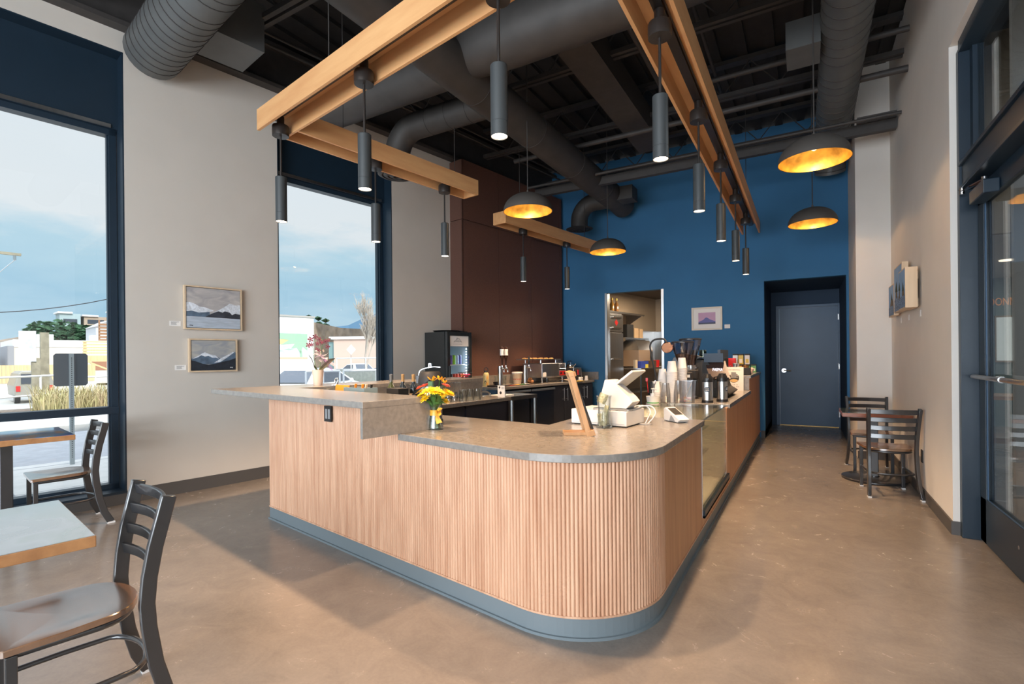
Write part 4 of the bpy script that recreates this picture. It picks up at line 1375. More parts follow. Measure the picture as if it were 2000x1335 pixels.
# ================================================================== THINGS ON THE COUNTERS
# ---- airpot
t = thing('airpot', 'steel airpot with black pump lid and carry handle behind the bar top', 'coffee dispenser', (-2.315, 2.800, ZL))
g = G(); g.lathe([(0.0001, 0), (0.085, 0), (0.085, 0.03), (0.078, 0.032)], 36); g.build('base', M_BLACK, t, smooth=40)
g = G(); g.lathe([(0.078, 0.032), (0.080, 0.04), (0.080, 0.262), (0.074, 0.275)], 36, None, False); g.build('body', M_STEEL, t, smooth=40)
g = G(); g.lathe([(0.074, 0.270), (0.088, 0.275), (0.090, 0.30), (0.086, 0.325), (0.072, 0.362), (0.060, 0.372), (0.0001, 0.374)], 36)
sp = Matrix.Translation((0.055, 0.0, 0.315))
g.add([(0.03, -0.03, -0.035), (0.075, -0.018, -0.035), (0.075, 0.018, -0.035), (0.03, 0.03, -0.035), (-0.02, -0.045, 0.035), (0.045, -0.018, 0.005), (0.045, 0.018, 0.005), (-0.02, 0.045, 0.035)],
      [(3, 2, 1, 0), (4, 5, 6, 7), (0, 1, 5, 4), (1, 2, 6, 5), (2, 3, 7, 6), (3, 0, 4, 7)], sp)
lid = g.build('pump_lid', M_MBLACK, t, smooth=45)
g = G(); g.box((-0.105, -0.018, 0.285), (-0.080, 0.018, 0.345)); g.build('latch', M_BLACK, lid, bev=0.003)
g = G(); g.bar(cr([(-0.086, 0, 0.345), (-0.080, 0, 0.372), (-0.055, 0, 0.390), (0.0, 0, 0.402), (0.03, 0, 0.405), (0.075, 0, 0.402)], 4), (0, 1, 0), 0.022, 0.005)
g.box((-0.012, -0.012, 0.402), (-0.006, 0.012, 0.43)); g.box((0.002, -0.012, 0.402), (0.008, 0.012, 0.43)); g.box((-0.012, -0.012, 0.424), (0.008, 0.012, 0.43))
g.build('pump_lever', M_STEEL, lid, smooth=40)
g = G()
for sg in (-1, 1):
    g.bar([(0.03, sg * 0.091, 0.315), (-0.03, sg * 0.097, 0.27), (-0.085, sg * 0.085, 0.225), (-0.118, sg * 0.05, 0.205)], (0, 0.2 * sg, 1), 0.016, 0.007)
g.bar([(-0.118, 0.052, 0.205), (-0.125, 0.02, 0.201), (-0.125, -0.02, 0.201), (-0.118, -0.052, 0.205)], (0, 0, 1), 0.016, 0.010)
g.build('carry_handle', M_BLACK, t, smooth=40)
t.rotation_euler.z = rad(20)

# ---- vase of flowers
VX, VY = -2.105, 2.590
t = thing('flower_vase', 'small flared glass vase with a yellow ribbon on the low stone top', 'vase', (VX, VY, ZL))
g = G(); g.lathe([(0.0001, 0), (0.052, 0), (0.053, 0.006), (0.050, 0.03), (0.038, 0.095), (0.033, 0.12), (0.036, 0.145), (0.044, 0.165), (0.0415, 0.165), (0.034, 0.145), (0.031, 0.12), (0.036, 0.095), (0.047, 0.03), (0.048, 0.010), (0.0001, 0.010)], 32, None, False)
g.build('glass', M_CLEAR, t, smooth=50)
g = G(); g.lathe([(0.0001, 0.0105), (0.047, 0.0105), (0.0465, 0.03), (0.0365, 0.09), (0.0001, 0.09)], 24); g.build('water', M_WATER, t, smooth=40)
M_RIB = mat('yellow_ribbon', (0.75, 0.38, 0.04), 0.35, var=0.15, scale=30)
g = G(); g.lathe([(0.0395, 0.092), (0.0385, 0.10), (0.0375, 0.115), (0.0385, 0.128), (0.0375, 0.128), (0.036, 0.11), (0.0385, 0.092)], 28, None, False)
for a, b in ((0.9, 1), (-0.5, 1), (0.2, -1)):
    pts = [(0.034, -0.022, 0.11), (0.055 + 0.01 * a, -0.035, 0.125 + 0.014 * b), (0.072, -0.04 + 0.012 * a, 0.118 + 0.016 * b), (0.058, -0.03 - 0.01 * a, 0.105), (0.036, -0.022, 0.108)]
    g.bar(pts, (0.3, 0.6, 0.7), 0.022, 0.002)
g.bar([(0.036, -0.024, 0.108), (0.05, -0.035, 0.08), (0.07, -0.032, 0.05)], (0.7, 0.5, 0.2), 0.02, 0.002); g.bar([(0.036, -0.024, 0.108), (0.045, -0.04, 0.075), (0.058, -0.045, 0.045)], (0.7, 0.4, 0.2), 0.02, 0.002)
g.build('ribbon', M_RIB, t, smooth=50)
M_STEM = mat('flower_stem', (0.06, 0.16, 0.03), 0.5)
M_LEAFG = mat('leaf_green', (0.05, 0.14, 0.03), 0.45, var=0.3, scale=30)
M_YEL = mat('petal_yellow', (0.80, 0.52, 0.005), 0.5, var=0.15, scale=20)
M_GOLDP = mat('petal_gold', (0.80, 0.36, 0.01), 0.5, var=0.2, scale=20)
M_PINK = mat('petal_pink', (0.78, 0.16, 0.10), 0.5, var=0.2, scale=20)
M_CEN = mat('flower_centre', (0.35, 0.30, 0.02), 0.7)


def bloom(name, label, head, kind, r, grp):
    hd = Vector(head)
    foot = Vector((hd.x * 0.22, hd.y * 0.22, 0.02 + rnd.random() * 0.015))
    neck = Vector((hd.x * 0.16, hd.y * 0.16, 0.14))
    t = thing(name, label, 'flower', (VX, VY, ZL), 0, grp)
    g = G(); g.tube([foot, foot * 0.4 + neck * 0.6 + Vector((0, 0, 0.0)), neck, neck * 0.4 + hd * 0.6, hd], 0.0022, 6); g.build('stem', M_STEM, t, smooth=60)
    ax = (hd - Vector((0, 0, 0.10))).normalized()
    Rm = Matrix.Translation(hd) @ ax.to_track_quat('Z', 'Y').to_matrix().to_4x4()
    g = G()
    lay = {'daisy': ((20, 1.0, 0.10), (18, 0.78, 0.30), (14, 0.52, 0.55)), 'lily': ((6, 1.0, 0.55),), 'carnation': ((12, 1.0, 0.25), (12, 0.85, 0.55), (10, 0.6, 0.9), (8, 0.35, 1.2))}[kind]
    wd = {'daisy': 0.16, 'lily': 0.30, 'carnation': 0.36}[kind]
    for n, k, lift in lay:
        for i in range(n):
            a = 2 * PI * (i + rnd.random() * 0.5) / n
            L_ = r * k * (0.9 + 0.2 * rnd.random())
            w_ = r * wd
            lf2 = lift + (rnd.random() - 0.5) * 0.2
            prof = ((0.0, 0.25), (0.45, 1.0), (0.85, 0.9), (1.0, 0.35))
            vs = []
            for u, ww in prof:
                rr = L_ * u * cos(lf2 * (0.4 + 0.6 * u)); zz = L_ * u * sin(lf2 * (0.4 + 0.6 * u)) + (0.003 if kind == 'daisy' else 0)
                for sg in (-1, 1):
                    dx, dy = cos(a) * rr - sin(a) * sg * w_ * ww / 2, sin(a) * rr + cos(a) * sg * w_ * ww / 2
                    vs.append((dx, dy, zz + 0.002 * abs(sg)))
            g.add(vs, [(0, 1, 3, 2), (2, 3, 5, 4), (4, 5, 7, 6)], Rm)
    m = {'daisy': M_YEL, 'lily': M_GOLDP, 'carnation': M_PINK}[kind]
    g.build('petals', m, t, smooth=60)
    if kind != 'carnation':
        g = G(); g.ball((0, 0, 0.006), r * 0.2, 10, 6, (1, 1, 0.6), Rm); g.build('centre', M_CEN, t, smooth=60)


ry, rx = Vector((cos(rad(30)), sin(rad(30)))), Vector((-sin(rad(30)), cos(rad(30))))     # sideways / away, seen from the counter front


def hp(a, b, z):
    p = ry * a - rx * b
    return (p.x, p.y, z)


fl = [('yellow_daisy', 'daisy', (-0.075, 0.045, 0.225), 0.048, 'lower left of the bouquet'), ('yellow_daisy', 'daisy', (-0.035, 0.065, 0.250), 0.046, 'front left of the bouquet'),
      ('yellow_daisy', 'daisy', (0.015, 0.075, 0.250), 0.050, 'front middle of the bouquet'), ('yellow_daisy', 'daisy', (0.050, 0.055, 0.232), 0.044, 'front right of the bouquet'),
      ('yellow_daisy', 'daisy', (0.090, 0.035, 0.235), 0.046, 'far right of the bouquet'), ('yellow_daisy', 'daisy', (-0.055, 0.070, 0.205), 0.042, 'lowest at the left of the bouquet'),
      ('yellow_daisy', 'daisy', (0.065, 0.030, 0.185), 0.036, 'low behind the ribbon at the right'), ('yellow_daisy', 'daisy', (-0.09, 0.01, 0.245), 0.040, 'left rim of the bouquet'),
      ('golden_lily', 'lily', (-0.012, 0.0, 0.315), 0.052, 'top left of the bouquet'), ('golden_lily', 'lily', (0.030, 0.0, 0.320), 0.050, 'top of the bouquet'), ('golden_lily', 'lily', (0.055, -0.02, 0.300), 0.045, 'top right of the bouquet'),
      ('pink_carnation', 'carnation', (-0.065, -0.01, 0.280), 0.034, 'upper left of the bouquet'), ('pink_carnation', 'carnation', (-0.10, 0.0, 0.268), 0.030, 'far left of the bouquet'),
      ('pink_carnation', 'carnation', (0.07, 0.01, 0.280), 0.032, 'upper right of the bouquet')]
for nm, kd, (a, b, z), r, w in fl:
    bloom(nm, nm.replace('_', ' ') + ' at the ' + w, hp(a, b, z), kd, r, 'bouquet in the glass vase')
g = G()
for i in range(16):
    a = 2 * PI * i / 16; R0, R1 = 0.03, 0.06 + 0.03 * rnd.random()
    z0 = 0.15; z1 = 0.175 + 0.06 * rnd.random()
    g.bar([(R0 * cos(a), R0 * sin(a), z0), (R1 * 0.8 * cos(a), R1 * 0.8 * sin(a), z1), (R1 * cos(a + .2), R1 * sin(a + .2), z1 - 0.01)], (-sin(a), cos(a), 0), 0.024, 0.0015)
p = hp(-0.03, 0.01, 0.27)
g.bar([(p[0] * .3, p[1] * .3, 0.2), p, (p[0], p[1], 0.315)], (ry.x, ry.y, 0), 0.03, 0.0015)
o = g.build('bouquet_foliage', M_LEAFG); o.location = (VX, VY, ZL); tag(o, 'green leaves between the flowers in the glass vase', 'foliage', None, 'stuff')

# ---- tablet stand seen edge-on
t = thing('menu_stand', 'leaning wooden stand with a dark screen, seen edge-on beside the tip jar', 'stand', (-1.165, 2.820, ZL), rad(30))
g = G(); g.box((-0.115, -0.055, 0), (0.045, 0.055, 0.020)); g.build('foot', M_STANDW, t, bev=0.002)
g = G()
A, B = Vector((0.030, 0, 0.0)), Vector((-0.075, 0, 0.375))
for sg in (-1, 1):
    g.bar([A + Vector((0, sg * 0.080, 0)), B + Vector((0, sg * 0.080, 0))], (0, 1, 0), 0.018, 0.030)
d_ = (B - A).normalized()
g.bar([B + Vector((0, -0.09, -0.01)), B + Vector((0, 0.09, -0.01))], (0.96, 0, 0.27), 0.03, 0.03)
g.bar([A + Vector((0.012, -0.09, 0.018)), A + Vector((0.012, 0.09, 0.018))], (0.96, 0, 0.27), 0.04, 0.035)
g.bar([B + Vector((0.02, -0.07, -0.012)), B + Vector((0.02, 0.07, -0.012))], (0.96, 0, 0.27), 0.022, 0.028)
g.build('frame', M_STANDW, t, bev=0.002)
g = G(); g.bar([A + Vector((0.022, 0, 0.04)), B + Vector((0.022, 0, -0.035))], (0, 1, 0), 0.15, 0.010); g.build('screen', M_BLACK, t)

# ---- tip jar with banknotes
TJ = (-1.142, 3.135, ZL)
t = thing('tip_jar', 'clear glass tip jar stuffed with banknotes beside the register', 'jar', TJ)
g = G(); g.lathe([(0.0001, 0), (0.050, 0), (0.052, 0.006), (0.050, 0.016), (0.042, 0.03), (0.041, 0.10), (0.040, 0.115), (0.041, 0.13), (0.048, 0.205), (0.0505, 0.21), (0.046, 0.205), (0.039, 0.13), (0.038, 0.115), (0.039, 0.03), (0.0001, 0.014)], 32, None, False)
g.build('glass', M_CLEAR, t, smooth=50)
M_BILL = mat('banknote', (0.55, 0.54, 0.38), 0.8, var=0.35, scale=60)
for i, (a, z, tilt, rz, w, h, out) in enumerate(((-0.008, 0.192, 0.40, 0.5, 0.060, 0.065, 0.0), (0.012, 0.060, 0.1, 1.1, 0.045, 0.085, 0.012), (-0.018, 0.055, -0.15, 0.2, 0.04, 0.08, 0.015), (0.0, 0.025, 0.9, 2.0, 0.055, 0.03, 0.0), (0.01, 0.115, 0.25, 0.9, 0.035, 0.07, 0.0))):
    g = G()
    Mx = Matrix.Translation((a, -out, z)) @ Matrix.Rotation(rz, 4, 'Z') @ Matrix.Rotation(tilt, 4, 'Y')
    n = 7
    vs = []
    for k in range(n):
        x = -w / 2 + w * k / (n - 1); y = 0.008 * sin(k * 1.3 + i)
        vs += [(x, y, -h / 2), (x, y + 0.0015, -h / 2), (x, y + 0.0015, h / 2), (x, y, h / 2)]
    fs = []
    for k in range(n - 1):
        for q in range(4):
            q2 = (q + 1) % 4
            fs.append([k * 4 + q, k * 4 + q2, (k + 1) * 4 + q2, (k + 1) * 4 + q])
    g.add(vs, fs, Mx)
    o = g.build('banknote', M_BILL, None, smooth=60); o.location = TJ
    tag(o, ('crumpled banknote sticking out of the top of the tip jar', 'folded banknote upright at the right inside the tip jar', 'folded banknote upright at the left inside the tip jar', 'flat banknote at the bottom of the tip jar', 'rolled banknote in the neck of the tip jar')[i], 'money', 'banknotes in the tip jar')

# ---- register: cash drawer, stand with screen, printer, cables
RZ = rad(-6.3)
t = thing('cash_drawer', 'flat white cash drawer box under the register', 'cash drawer', (-1.20, 3.335, ZL), RZ)
g = G(); g.box((-0.205, -0.125, 0.008), (0.205, 0.175, 0.105)); g.build('box', M_WHITE, t, bev=0.004)
g = G(); g.box((-0.19, -0.11, 0), (0.19, 0.16, 0.008)); g.build('rubber_feet', M_BLACK, t)
g = G(); g.box((-0.19, -0.127, 0.02), (0.19, -0.125, 0.022)); g.build('drawer_seam', M_GREY, t)
ZD = ZL + 0.106
t = thing('register_screen', 'white register with tilted screen and receipt printer on the cash drawer', 'register', (-1.145, 3.335, ZD), RZ)
g = G(); g.box((-0.11, -0.10, 0), (0.15, 0.13, 0.010)); g.build('base_plate', M_STEEL, t, bev=0.003)
g = G(); g.prism([(-0.11, 0.0), (0.10, 0.0), (0.145, 0.045), (0.12, 0.075), (-0.015, 0.19), (-0.055, 0.19)], -0.065, 0.065, Matrix(((1, 0, 0, 0.02), (0, 0, 1, 0.0), (0, 1, 0, 0.012), (0, 0, 0, 1))))
pr = g.build('printer_stand', M_WHITE, t, bev=0.003)
g = G(); g.add([(-0.005, -0.03, 0.186), (0.03, -0.03, 0.157), (0.03, -0.024, 0.157), (-0.005, -0.024, 0.186)], [(0, 1, 2, 3)]); g.build('paper_slot', M_INK, pr)
g = G()
a, b = Vector((-0.085, 0.085, 0.085)), Vector((0.150, 0.085, 0.262))
g.bar([a, b], (0, 1, 0), 0.23, 0.016)
g.build('screen', M_WHITE, t, bev=0.005)
nrm = Vector((-(b - a).z, 0, (b - a).x)).normalized()
g = G(); g.bar([a + nrm * 0.0095 + (b - a) * 0.06, a + nrm * 0.0095 + (b - a) * 0.94], (0, 1, 0), 0.21, 0.002); g.build('display', M_BLACK, t)
for i, (sx, lab) in enumerate(((0.0, 'white cable looping off the cash drawer, left one'), (0.035, 'white cable looping off the cash drawer, right one'))):
    g = G(); x0, y0 = -0.985 + sx, 3.44
    g.tube(cr([(x0 - 0.05, y0 - 0.02, ZD + 0.008), (x0 - 0.02, y0, ZD + 0.018), (x0 + 0.035, y0 + 0.01, ZD + 0.015), (x0 + 0.06, y0 + 0.01, ZD - 0.02), (x0 + 0.05, y0 + 0.0, ZL + 0.05), (x0 + 0.03 - sx * 0.5, y0 - 0.01, ZL + 0.004)], 6), 0.0042, 8)
    tag(g.build('cable', M_WHITE, None, smooth=60), lab, 'cable', 'register cables')
g = G(); g.lathe([(0.0001, 0), (0.042, 0), (0.042, 0.004), (0.03, 0.006), (0.0001, 0.006)], 24); o = g.build('cable_grommet', M_GREY, None, smooth=40); o.location = (-0.955, 3.43, ZL); tag(o, 'round grey cable grommet in the stone top', 'grommet')

# ---- card reader
t = thing('card_reader', 'small white card terminal with dark screen at the aisle edge', 'card reader', (-0.800, 3.660, ZL), rad(-42))
g = G(); g.prism([(-0.085, 0.004), (0.075, 0.004), (0.10, 0.024), (-0.070, 0.098), (-0.088, 0.085)], -0.042, 0.042, Matrix(((1, 0, 0, 0), (0, 0, 1, 0), (0, 1, 0, 0), (0, 0, 0, 1))))
g.build('body', M_WHITE, t, bev=0.004)
g = G(); g.box((-0.07, -0.035, 0), (0.06, 0.035, 0.005)); g.build('foot', M_BLACK, t)
ax = Vector((0.17, 0, -0.074)).normalized(); up = Vector((0.074, 0, 0.17)).normalized(); o0 = Vector((-0.070, 0, 0.098))
g = G(); g.poly([o0 + ax * u + Vector((0, v, 0)) + up * 0.0012 for u, v in ((0.018, -0.033), (0.115, -0.033), (0.115, 0.033), (0.018, 0.033))]); g.build('display', M_BLACK, t)
g = G(); g.poly([Vector((x, -0.0425, z)) for x, z in ((-0.02, 0.006), (0.05, 0.006), (0.03, 0.03), (0.0, 0.05))]); g.build('grey_side_panel', M_GREY, t)  # plain grey shape on the side of the body

# ---- glass rack: upside-down wine glasses and tumblers on the work top


M_WGL = glassy('wine_glass_clear', (0.96, 0.97, 0.97), 0.20)


def make_wineglass():
    t = thing('wine_glass', '', 'glass')
    g = G(); g.lathe([(0.031, 0.0), (0.037, 0.035), (0.037, 0.055), (0.026, 0.085), (0.006, 0.100), (0.006, 0.1005), (0.024, 0.084), (0.035, 0.055), (0.0345, 0.035), (0.0295, 0.0)], 20, None, False); g.build('bowl', M_WGL, t, smooth=60)
    g = G(); g.cyl((0, 0, 0.098), (0, 0, 0.195), 0.0035, n=8); g.build('stem', M_WGL, t, smooth=60)
    g = G(); g.lathe([(0.0001, 0.190), (0.006, 0.192), (0.034, 0.198), (0.034, 0.200), (0.0001, 0.200)], 20); g.build('foot', M_WGL, t, smooth=50)
    return t


wg = make_wineglass(); k = 0
for i in range(3):
    for j in range(8):
        o = wg if k == 0 else dup(wg)
        p = lf(1.76 + 0.105 * i, 1.02 + 0.088 * j + 0.02 * (i % 2), ZL)
        o.location = p; k += 1
        o['label'] = 'upside-down stemmed glass in the crowded rows on the work top'; o['group'] = 'upside-down stemmed glasses'


def make_tumbler():
    t = thing('tumbler', '', 'glass')
    g = G(); g.lathe([(0.043, 0.0), (0.044, 0.01), (0.037, 0.125), (0.0001, 0.128), (0.0001, 0.117), (0.034, 0.115), (0.041, 0.01), (0.041, 0.0)], 20, None, False); g.build('body', M_CLEAR, t, smooth=50)
    return t


tb = make_tumbler()
for k, (a, b, lab) in enumerate(((2.05, 1.60, 'upside-down straight tumbler at the aisle edge of the glass rows, nearest'), (2.04, 1.72, 'upside-down straight tumbler beside the stemmed glasses, middle one'), (2.03, 1.84, 'upside-down straight tumbler farthest along the glass rows'))):
    o = tb if k == 0 else dup(tb)
    o.location = lf(a, b, ZL); o['label'] = lab; o['group'] = 'upside-down tumblers'

# ---- menu card and glass cloche at the end of the work top
t = thing('menu_card', 'white menu card with black round drawings standing at the end of the work top', 'card', lf(2.01, 2.27, ZL), -TL)
g = G(); g.box((-0.055, 0.0, 0), (0.055, 0.002, 0.135)); g.box((-0.055, 0.012, 0.0), (0.055, 0.014, 0.10)); g.box((-0.055, 0.0, 0.0), (0.055, 0.014, 0.002)); g.build('sheet', M_PAPER, t)
g = G()
for (x, z, r) in ((-0.025, 0.113, 0.014), (-0.008, 0.050, 0.017)):
    g.cyl((x, -0.0005, z), (x, 0.0, z), r, n=18)
for k in range(5):
    g.box((0.005, -0.0005, 0.118 - 0.006 * k), (0.045, 0.0, 0.120 - 0.006 * k))
g.build('print', M_INK, t)
t = thing('glass_cloche', 'small glass cloche with knob before the menu card', 'cloche', lf(1.84, 2.17, ZL))
g = G(); g.lathe([(0.075, 0.0), (0.074, 0.03), (0.055, 0.06), (0.02, 0.075), (0.012, 0.075), (0.012, 0.085), (0.02, 0.095), (0.0001, 0.105)], 24, None, False); g.build('dome', M_CLEAR, t, smooth=50)

# ---- orchid on the ledge
OP = lf(1.41, 0.295, ZH)
t = thing('potted_orchid', 'orchid with dark red flowers in a cream ribbed pot before the second window', 'plant', OP)
g = G(); g.lathe([(0.0001, 0), (0.040, 0), (0.041, 0.004)] + [(0.041 + 0.012 * z / 0.15 + 0.0008 * (i % 2), z) for i, z in enumerate([0.01 + 0.0078 * k for k in range(18)])] + [(0.054, 0.15), (0.050, 0.15), (0.047, 0.135), (0.0001, 0.133)], 36)
g.build('pot', mat('cream_pot', (0.62, 0.52, 0.44), 0.55), t, smooth=40)
M_ORL = mat('orchid_leaf', (0.16, 0.20, 0.05), 0.35, var=0.4, scale=10, col2=(0.10, 0.04, 0.07))
for pts, w in (([(0.01, 0, 0.14), (0.06, -0.02, 0.18), (0.12, -0.04, 0.23), (0.17, -0.05, 0.255)], (0.03, 0.055, 0.05, 0.008)), ([(-0.005, 0, 0.14), (-0.03, 0.0, 0.18), (-0.055, 0.01, 0.25), (-0.085, 0.01, 0.295)], (0.02, 0.022, 0.016, 0.004)), ([(0.0, 0.01, 0.14), (-0.02, 0.03, 0.16), (-0.04, 0.05, 0.18), (-0.05, 0.06, 0.175)], (0.02, 0.03, 0.02, 0.004))):
    g = G(); vs = []
    for (x, y, z), ww in zip(pts, w):
        vs += [(x, y - 0.01, z + ww / 2), (x, y + 0.004, z), (x, y - 0.01, z - ww / 2)]
    fs = []
    for i in range(len(pts) - 1):
        fs += [(i * 3, i * 3 + 1, i * 3 + 4, i * 3 + 3), (i * 3 + 1, i * 3 + 2, i * 3 + 5, i * 3 + 4)]
    g.add(vs, fs); g.build('leaf', M_ORL, t, smooth=60)
g = G()
g.tube([(-0.01, 0, 0.13), (-0.035, 0, 0.25), (-0.045, 0, 0.37), (-0.035, 0, 0.44), (-0.005, 0, 0.465), (0.03, 0, 0.45), (0.05, 0, 0.42)], 0.0025, 6)
g.tube([(0.015, 0, 0.13), (0.025, 0, 0.25), (0.035, 0, 0.36), (0.055, 0, 0.43), (0.085, 0, 0.445), (0.11, 0, 0.43)], 0.0025, 6)
g.build('flower_stem', M_STEM, t, smooth=60)
M_ORF = mat('orchid_petal', (0.13, 0.006, 0.022), 0.5, var=0.5, scale=30)
for i, (x, z, r) in enumerate(((-0.02, 0.465, 0.030), (-0.06, 0.44, 0.030), (-0.075, 0.385, 0.030), (-0.05, 0.39, 0.024), (0.02, 0.44, 0.026), (0.005, 0.40, 0.024), (0.04, 0.41, 0.022), (0.075, 0.42, 0.028), (0.105, 0.43, 0.020), (0.095, 0.37, 0.026), (-0.005, 0.345, 0.022), (0.02, 0.335, 0.020))):
    g = G()
    Rm = Matrix.Translation((x, -0.012 - 0.01 * (i % 3), z)) @ Matrix.Rotation(rad(-80), 4, 'X') @ Matrix.Rotation(i * 0.7, 4, 'Z')
    for kk in range(5):
        a = 2 * PI * kk / 5
        g.add([(0, 0, 0), (cos(a - .45) * r * .7, sin(a - .45) * r * .7, .004), (cos(a) * r, sin(a) * r, .0), (cos(a + .45) * r * .7, sin(a + .45) * r * .7, .004)], [(0, 1, 2, 3)], Rm)
    g.ball((0, 0, 0.004), r * 0.25, 8, 6, (1, 1, 1), Rm)
    g.build('flower', M_ORF, t, smooth=60)
M_TUL = glassy('tulle_bow', (0.72, 0.62, 0.80), 0.05, 0.6)
g = G()
for k in range(7):
    a = k * 0.9
    g.bar([(0.03, -0.01, 0.285), (0.03 + 0.05 * cos(a), -0.02, 0.29 + 0.04 * sin(a)), (0.03 + 0.075 * cos(a + .4), -0.025, 0.285 + 0.06 * sin(a + .4))], (0.2, 0.8, 0.5), 0.03, 0.0012)
g.bar([(0.03, -0.01, 0.285), (0.09, -0.02, 0.23), (0.17, -0.02, 0.19)], (0, 0.7, 0.7), 0.04, 0.0012); g.bar([(0.03, -0.01, 0.285), (0.10, -0.02, 0.19), (0.14, -0.02, 0.15)], (0, 0.7, 0.7), 0.04, 0.0012)
g.build('tulle_bow', M_TUL, t, smooth=60)
t.rotation_euler.z = rad(38)

# ---- cake stand with glass dome, condiment bin, bottles (behind the bar top)
t = thing('cake_stand', 'glass-domed cake stand with a silver knob behind the bar top', 'cake stand', lf(1.90, 0.20, ZL))
g = G(); g.lathe([(0.0001, 0), (0.06, 0), (0.055, 0.008), (0.015, 0.02), (0.012, 0.10), (0.03, 0.125), (0.145, 0.135), (0.15, 0.142), (0.0001, 0.142)], 36); g.build('stand', M_STEEL, t, smooth=40)
g = G(); g.lathe([(0.130, 0.143), (0.132, 0.17), (0.118, 0.205), (0.08, 0.228), (0.03, 0.236), (0.0001, 0.236)], 36, None, False); g.build('dome', M_CLEAR, t, smooth=60)
g = G(); g.cyl((0, 0, 0.236), (0, 0, 0.25), 0.012); g.tube([(cos(a) * 0.021, 0, 0.274 + sin(a) * 0.025) for a in [2 * PI * k / 14 for k in range(14)]], 0.006, 8, closed=True); g.box((-0.045, -0.02, 0.236), (0.045, 0.02, 0.242)); g.build('knob', M_CHROME, t, smooth=50)
t = thing('condiment_bin', 'long blue-grey bin of cutlery standing behind the bar top', 'bin', lf(2.36, 0.14, ZL), -TL + rad(-3))
g = G()
for a, b in (((-0.16, -0.06, 0), (0.16, -0.054, 0.235)), ((-0.16, 0.054, 0), (0.16, 0.06, 0.235)), ((-0.16, -0.054, 0), (-0.154, 0.054, 0.235)), ((0.154, -0.054, 0), (0.16, 0.054, 0.235)), ((-0.154, -0.054, 0), (0.154, 0.054, 0.006))):
    g.box(a, b)
g.build('box', mat('blue_grey_plastic', (0.20, 0.27, 0.29), 0.45), t)
g = G()
for x in (-0.13, -0.11, 0.10, 0.13):
    g.box((x, -0.0612, 0.15), (x + 0.006, -0.06, 0.175))
g.build('slot', M_BLACK, t)
M_ORG = mat('orange_handle', (0.80, 0.28, 0.02), 0.5)
for i, (x, m, lab) in enumerate(((-0.10, M_ORG, 'orange handle sticking out of the cutlery bin, left'), (0.0, M_ORG, 'orange handle sticking out of the cutlery bin, middle'), (0.05, M_PALEW, 'wooden handle sticking out of the cutlery bin'), (0.12, M_BLACK, 'black handle sticking out of the cutlery bin'))):
    p = t.location + Vector((x * cos(TL), -x * sin(TL), 0))
    g = G(); g.bar([p + Vector((0, 0, 0.02)), p + Vector((0.02, 0, 0.20)), p + Vector((0.03, 0.0, 0.262))], (0, 1, 0), 0.022, 0.008)
    tag(g.build('utensil', m, None, bev=0.002), lab, 'utensil', 'utensils in the cutlery bin')
g = G(); g.box((-0.10, -0.006, 0), (0.10, 0.006, 0.25), Matrix.Translation(lf(2.12, 0.10, ZL + 0.0)) @ Matrix.Rotation(-TL, 4, 'Z') @ Matrix.Rotation(rad(-6), 4, 'X')); tag(g.build('cutting_board', M_ORG, bev=0.003), 'orange cutting board standing beside the cutlery bin', 'cutting board')


def make_bottle(col, cap):
    t = thing('wine_bottle', '', 'bottle')
    g = G(); g.lathe([(0.0001, 0), (0.034, 0), (0.0365, 0.004), (0.0365, 0.17), (0.033, 0.19), (0.017, 0.225), (0.0145, 0.24), (0.0145, 0.262)], 24, None, False); g.build('glass', col, t, smooth=50)
    g = G(); g.lathe([(0.0150, 0.242), (0.0155, 0.30), (0.0165, 0.302), (0.0165, 0.312), (0.0001, 0.314)], 20, None, False); g.build('capsule', cap, t, smooth=40)
    g = G(); g.lathe([(0.0370, 0.05), (0.0370, 0.13)], 24, None, False); g.build('label', M_PALEW, t, smooth=50)
    return t


M_BGREEN = mat('green_bottle_glass', (0.06, 0.07, 0.012), 0.06, coat=1.0); M_BDARK = mat('dark_bottle_glass', (0.008, 0.012, 0.016), 0.06, coat=1.0)
M_CAPG = mat('grey_capsule', (0.20, 0.20, 0.19), 0.4); M_CAPO = mat('tan_capsule', (0.58, 0.32, 0.12), 0.45)
for (m, c, a, b, lab) in ((M_BGREEN, M_CAPG, 1.86, 0.81, 'green wine bottle with a grey capsule, left of three'), (M_BDARK, M_CAPO, 1.98, 0.86, 'dark wine bottle with a tan capsule, middle of three'), (M_BDARK, M_CAPO, 2.09, 0.90, 'dark wine bottle with a tan capsule next to the airpot')):
    o = make_bottle(m, c); o.location = lf(a, b, ZL); o['label'] = lab; o['group'] = 'wine bottles behind the bar'
g = G(); g.box((-0.11, -0.06, 0), (0.07, 0.06, 0.19)); o = g.build('black_box', M_MBLACK, bev=0.004); o.location = lf(2.10, 0.72, ZL); o.rotation_euler.z = -TL; tag(o, 'plain black box in front of the dark wine bottles', 'box')

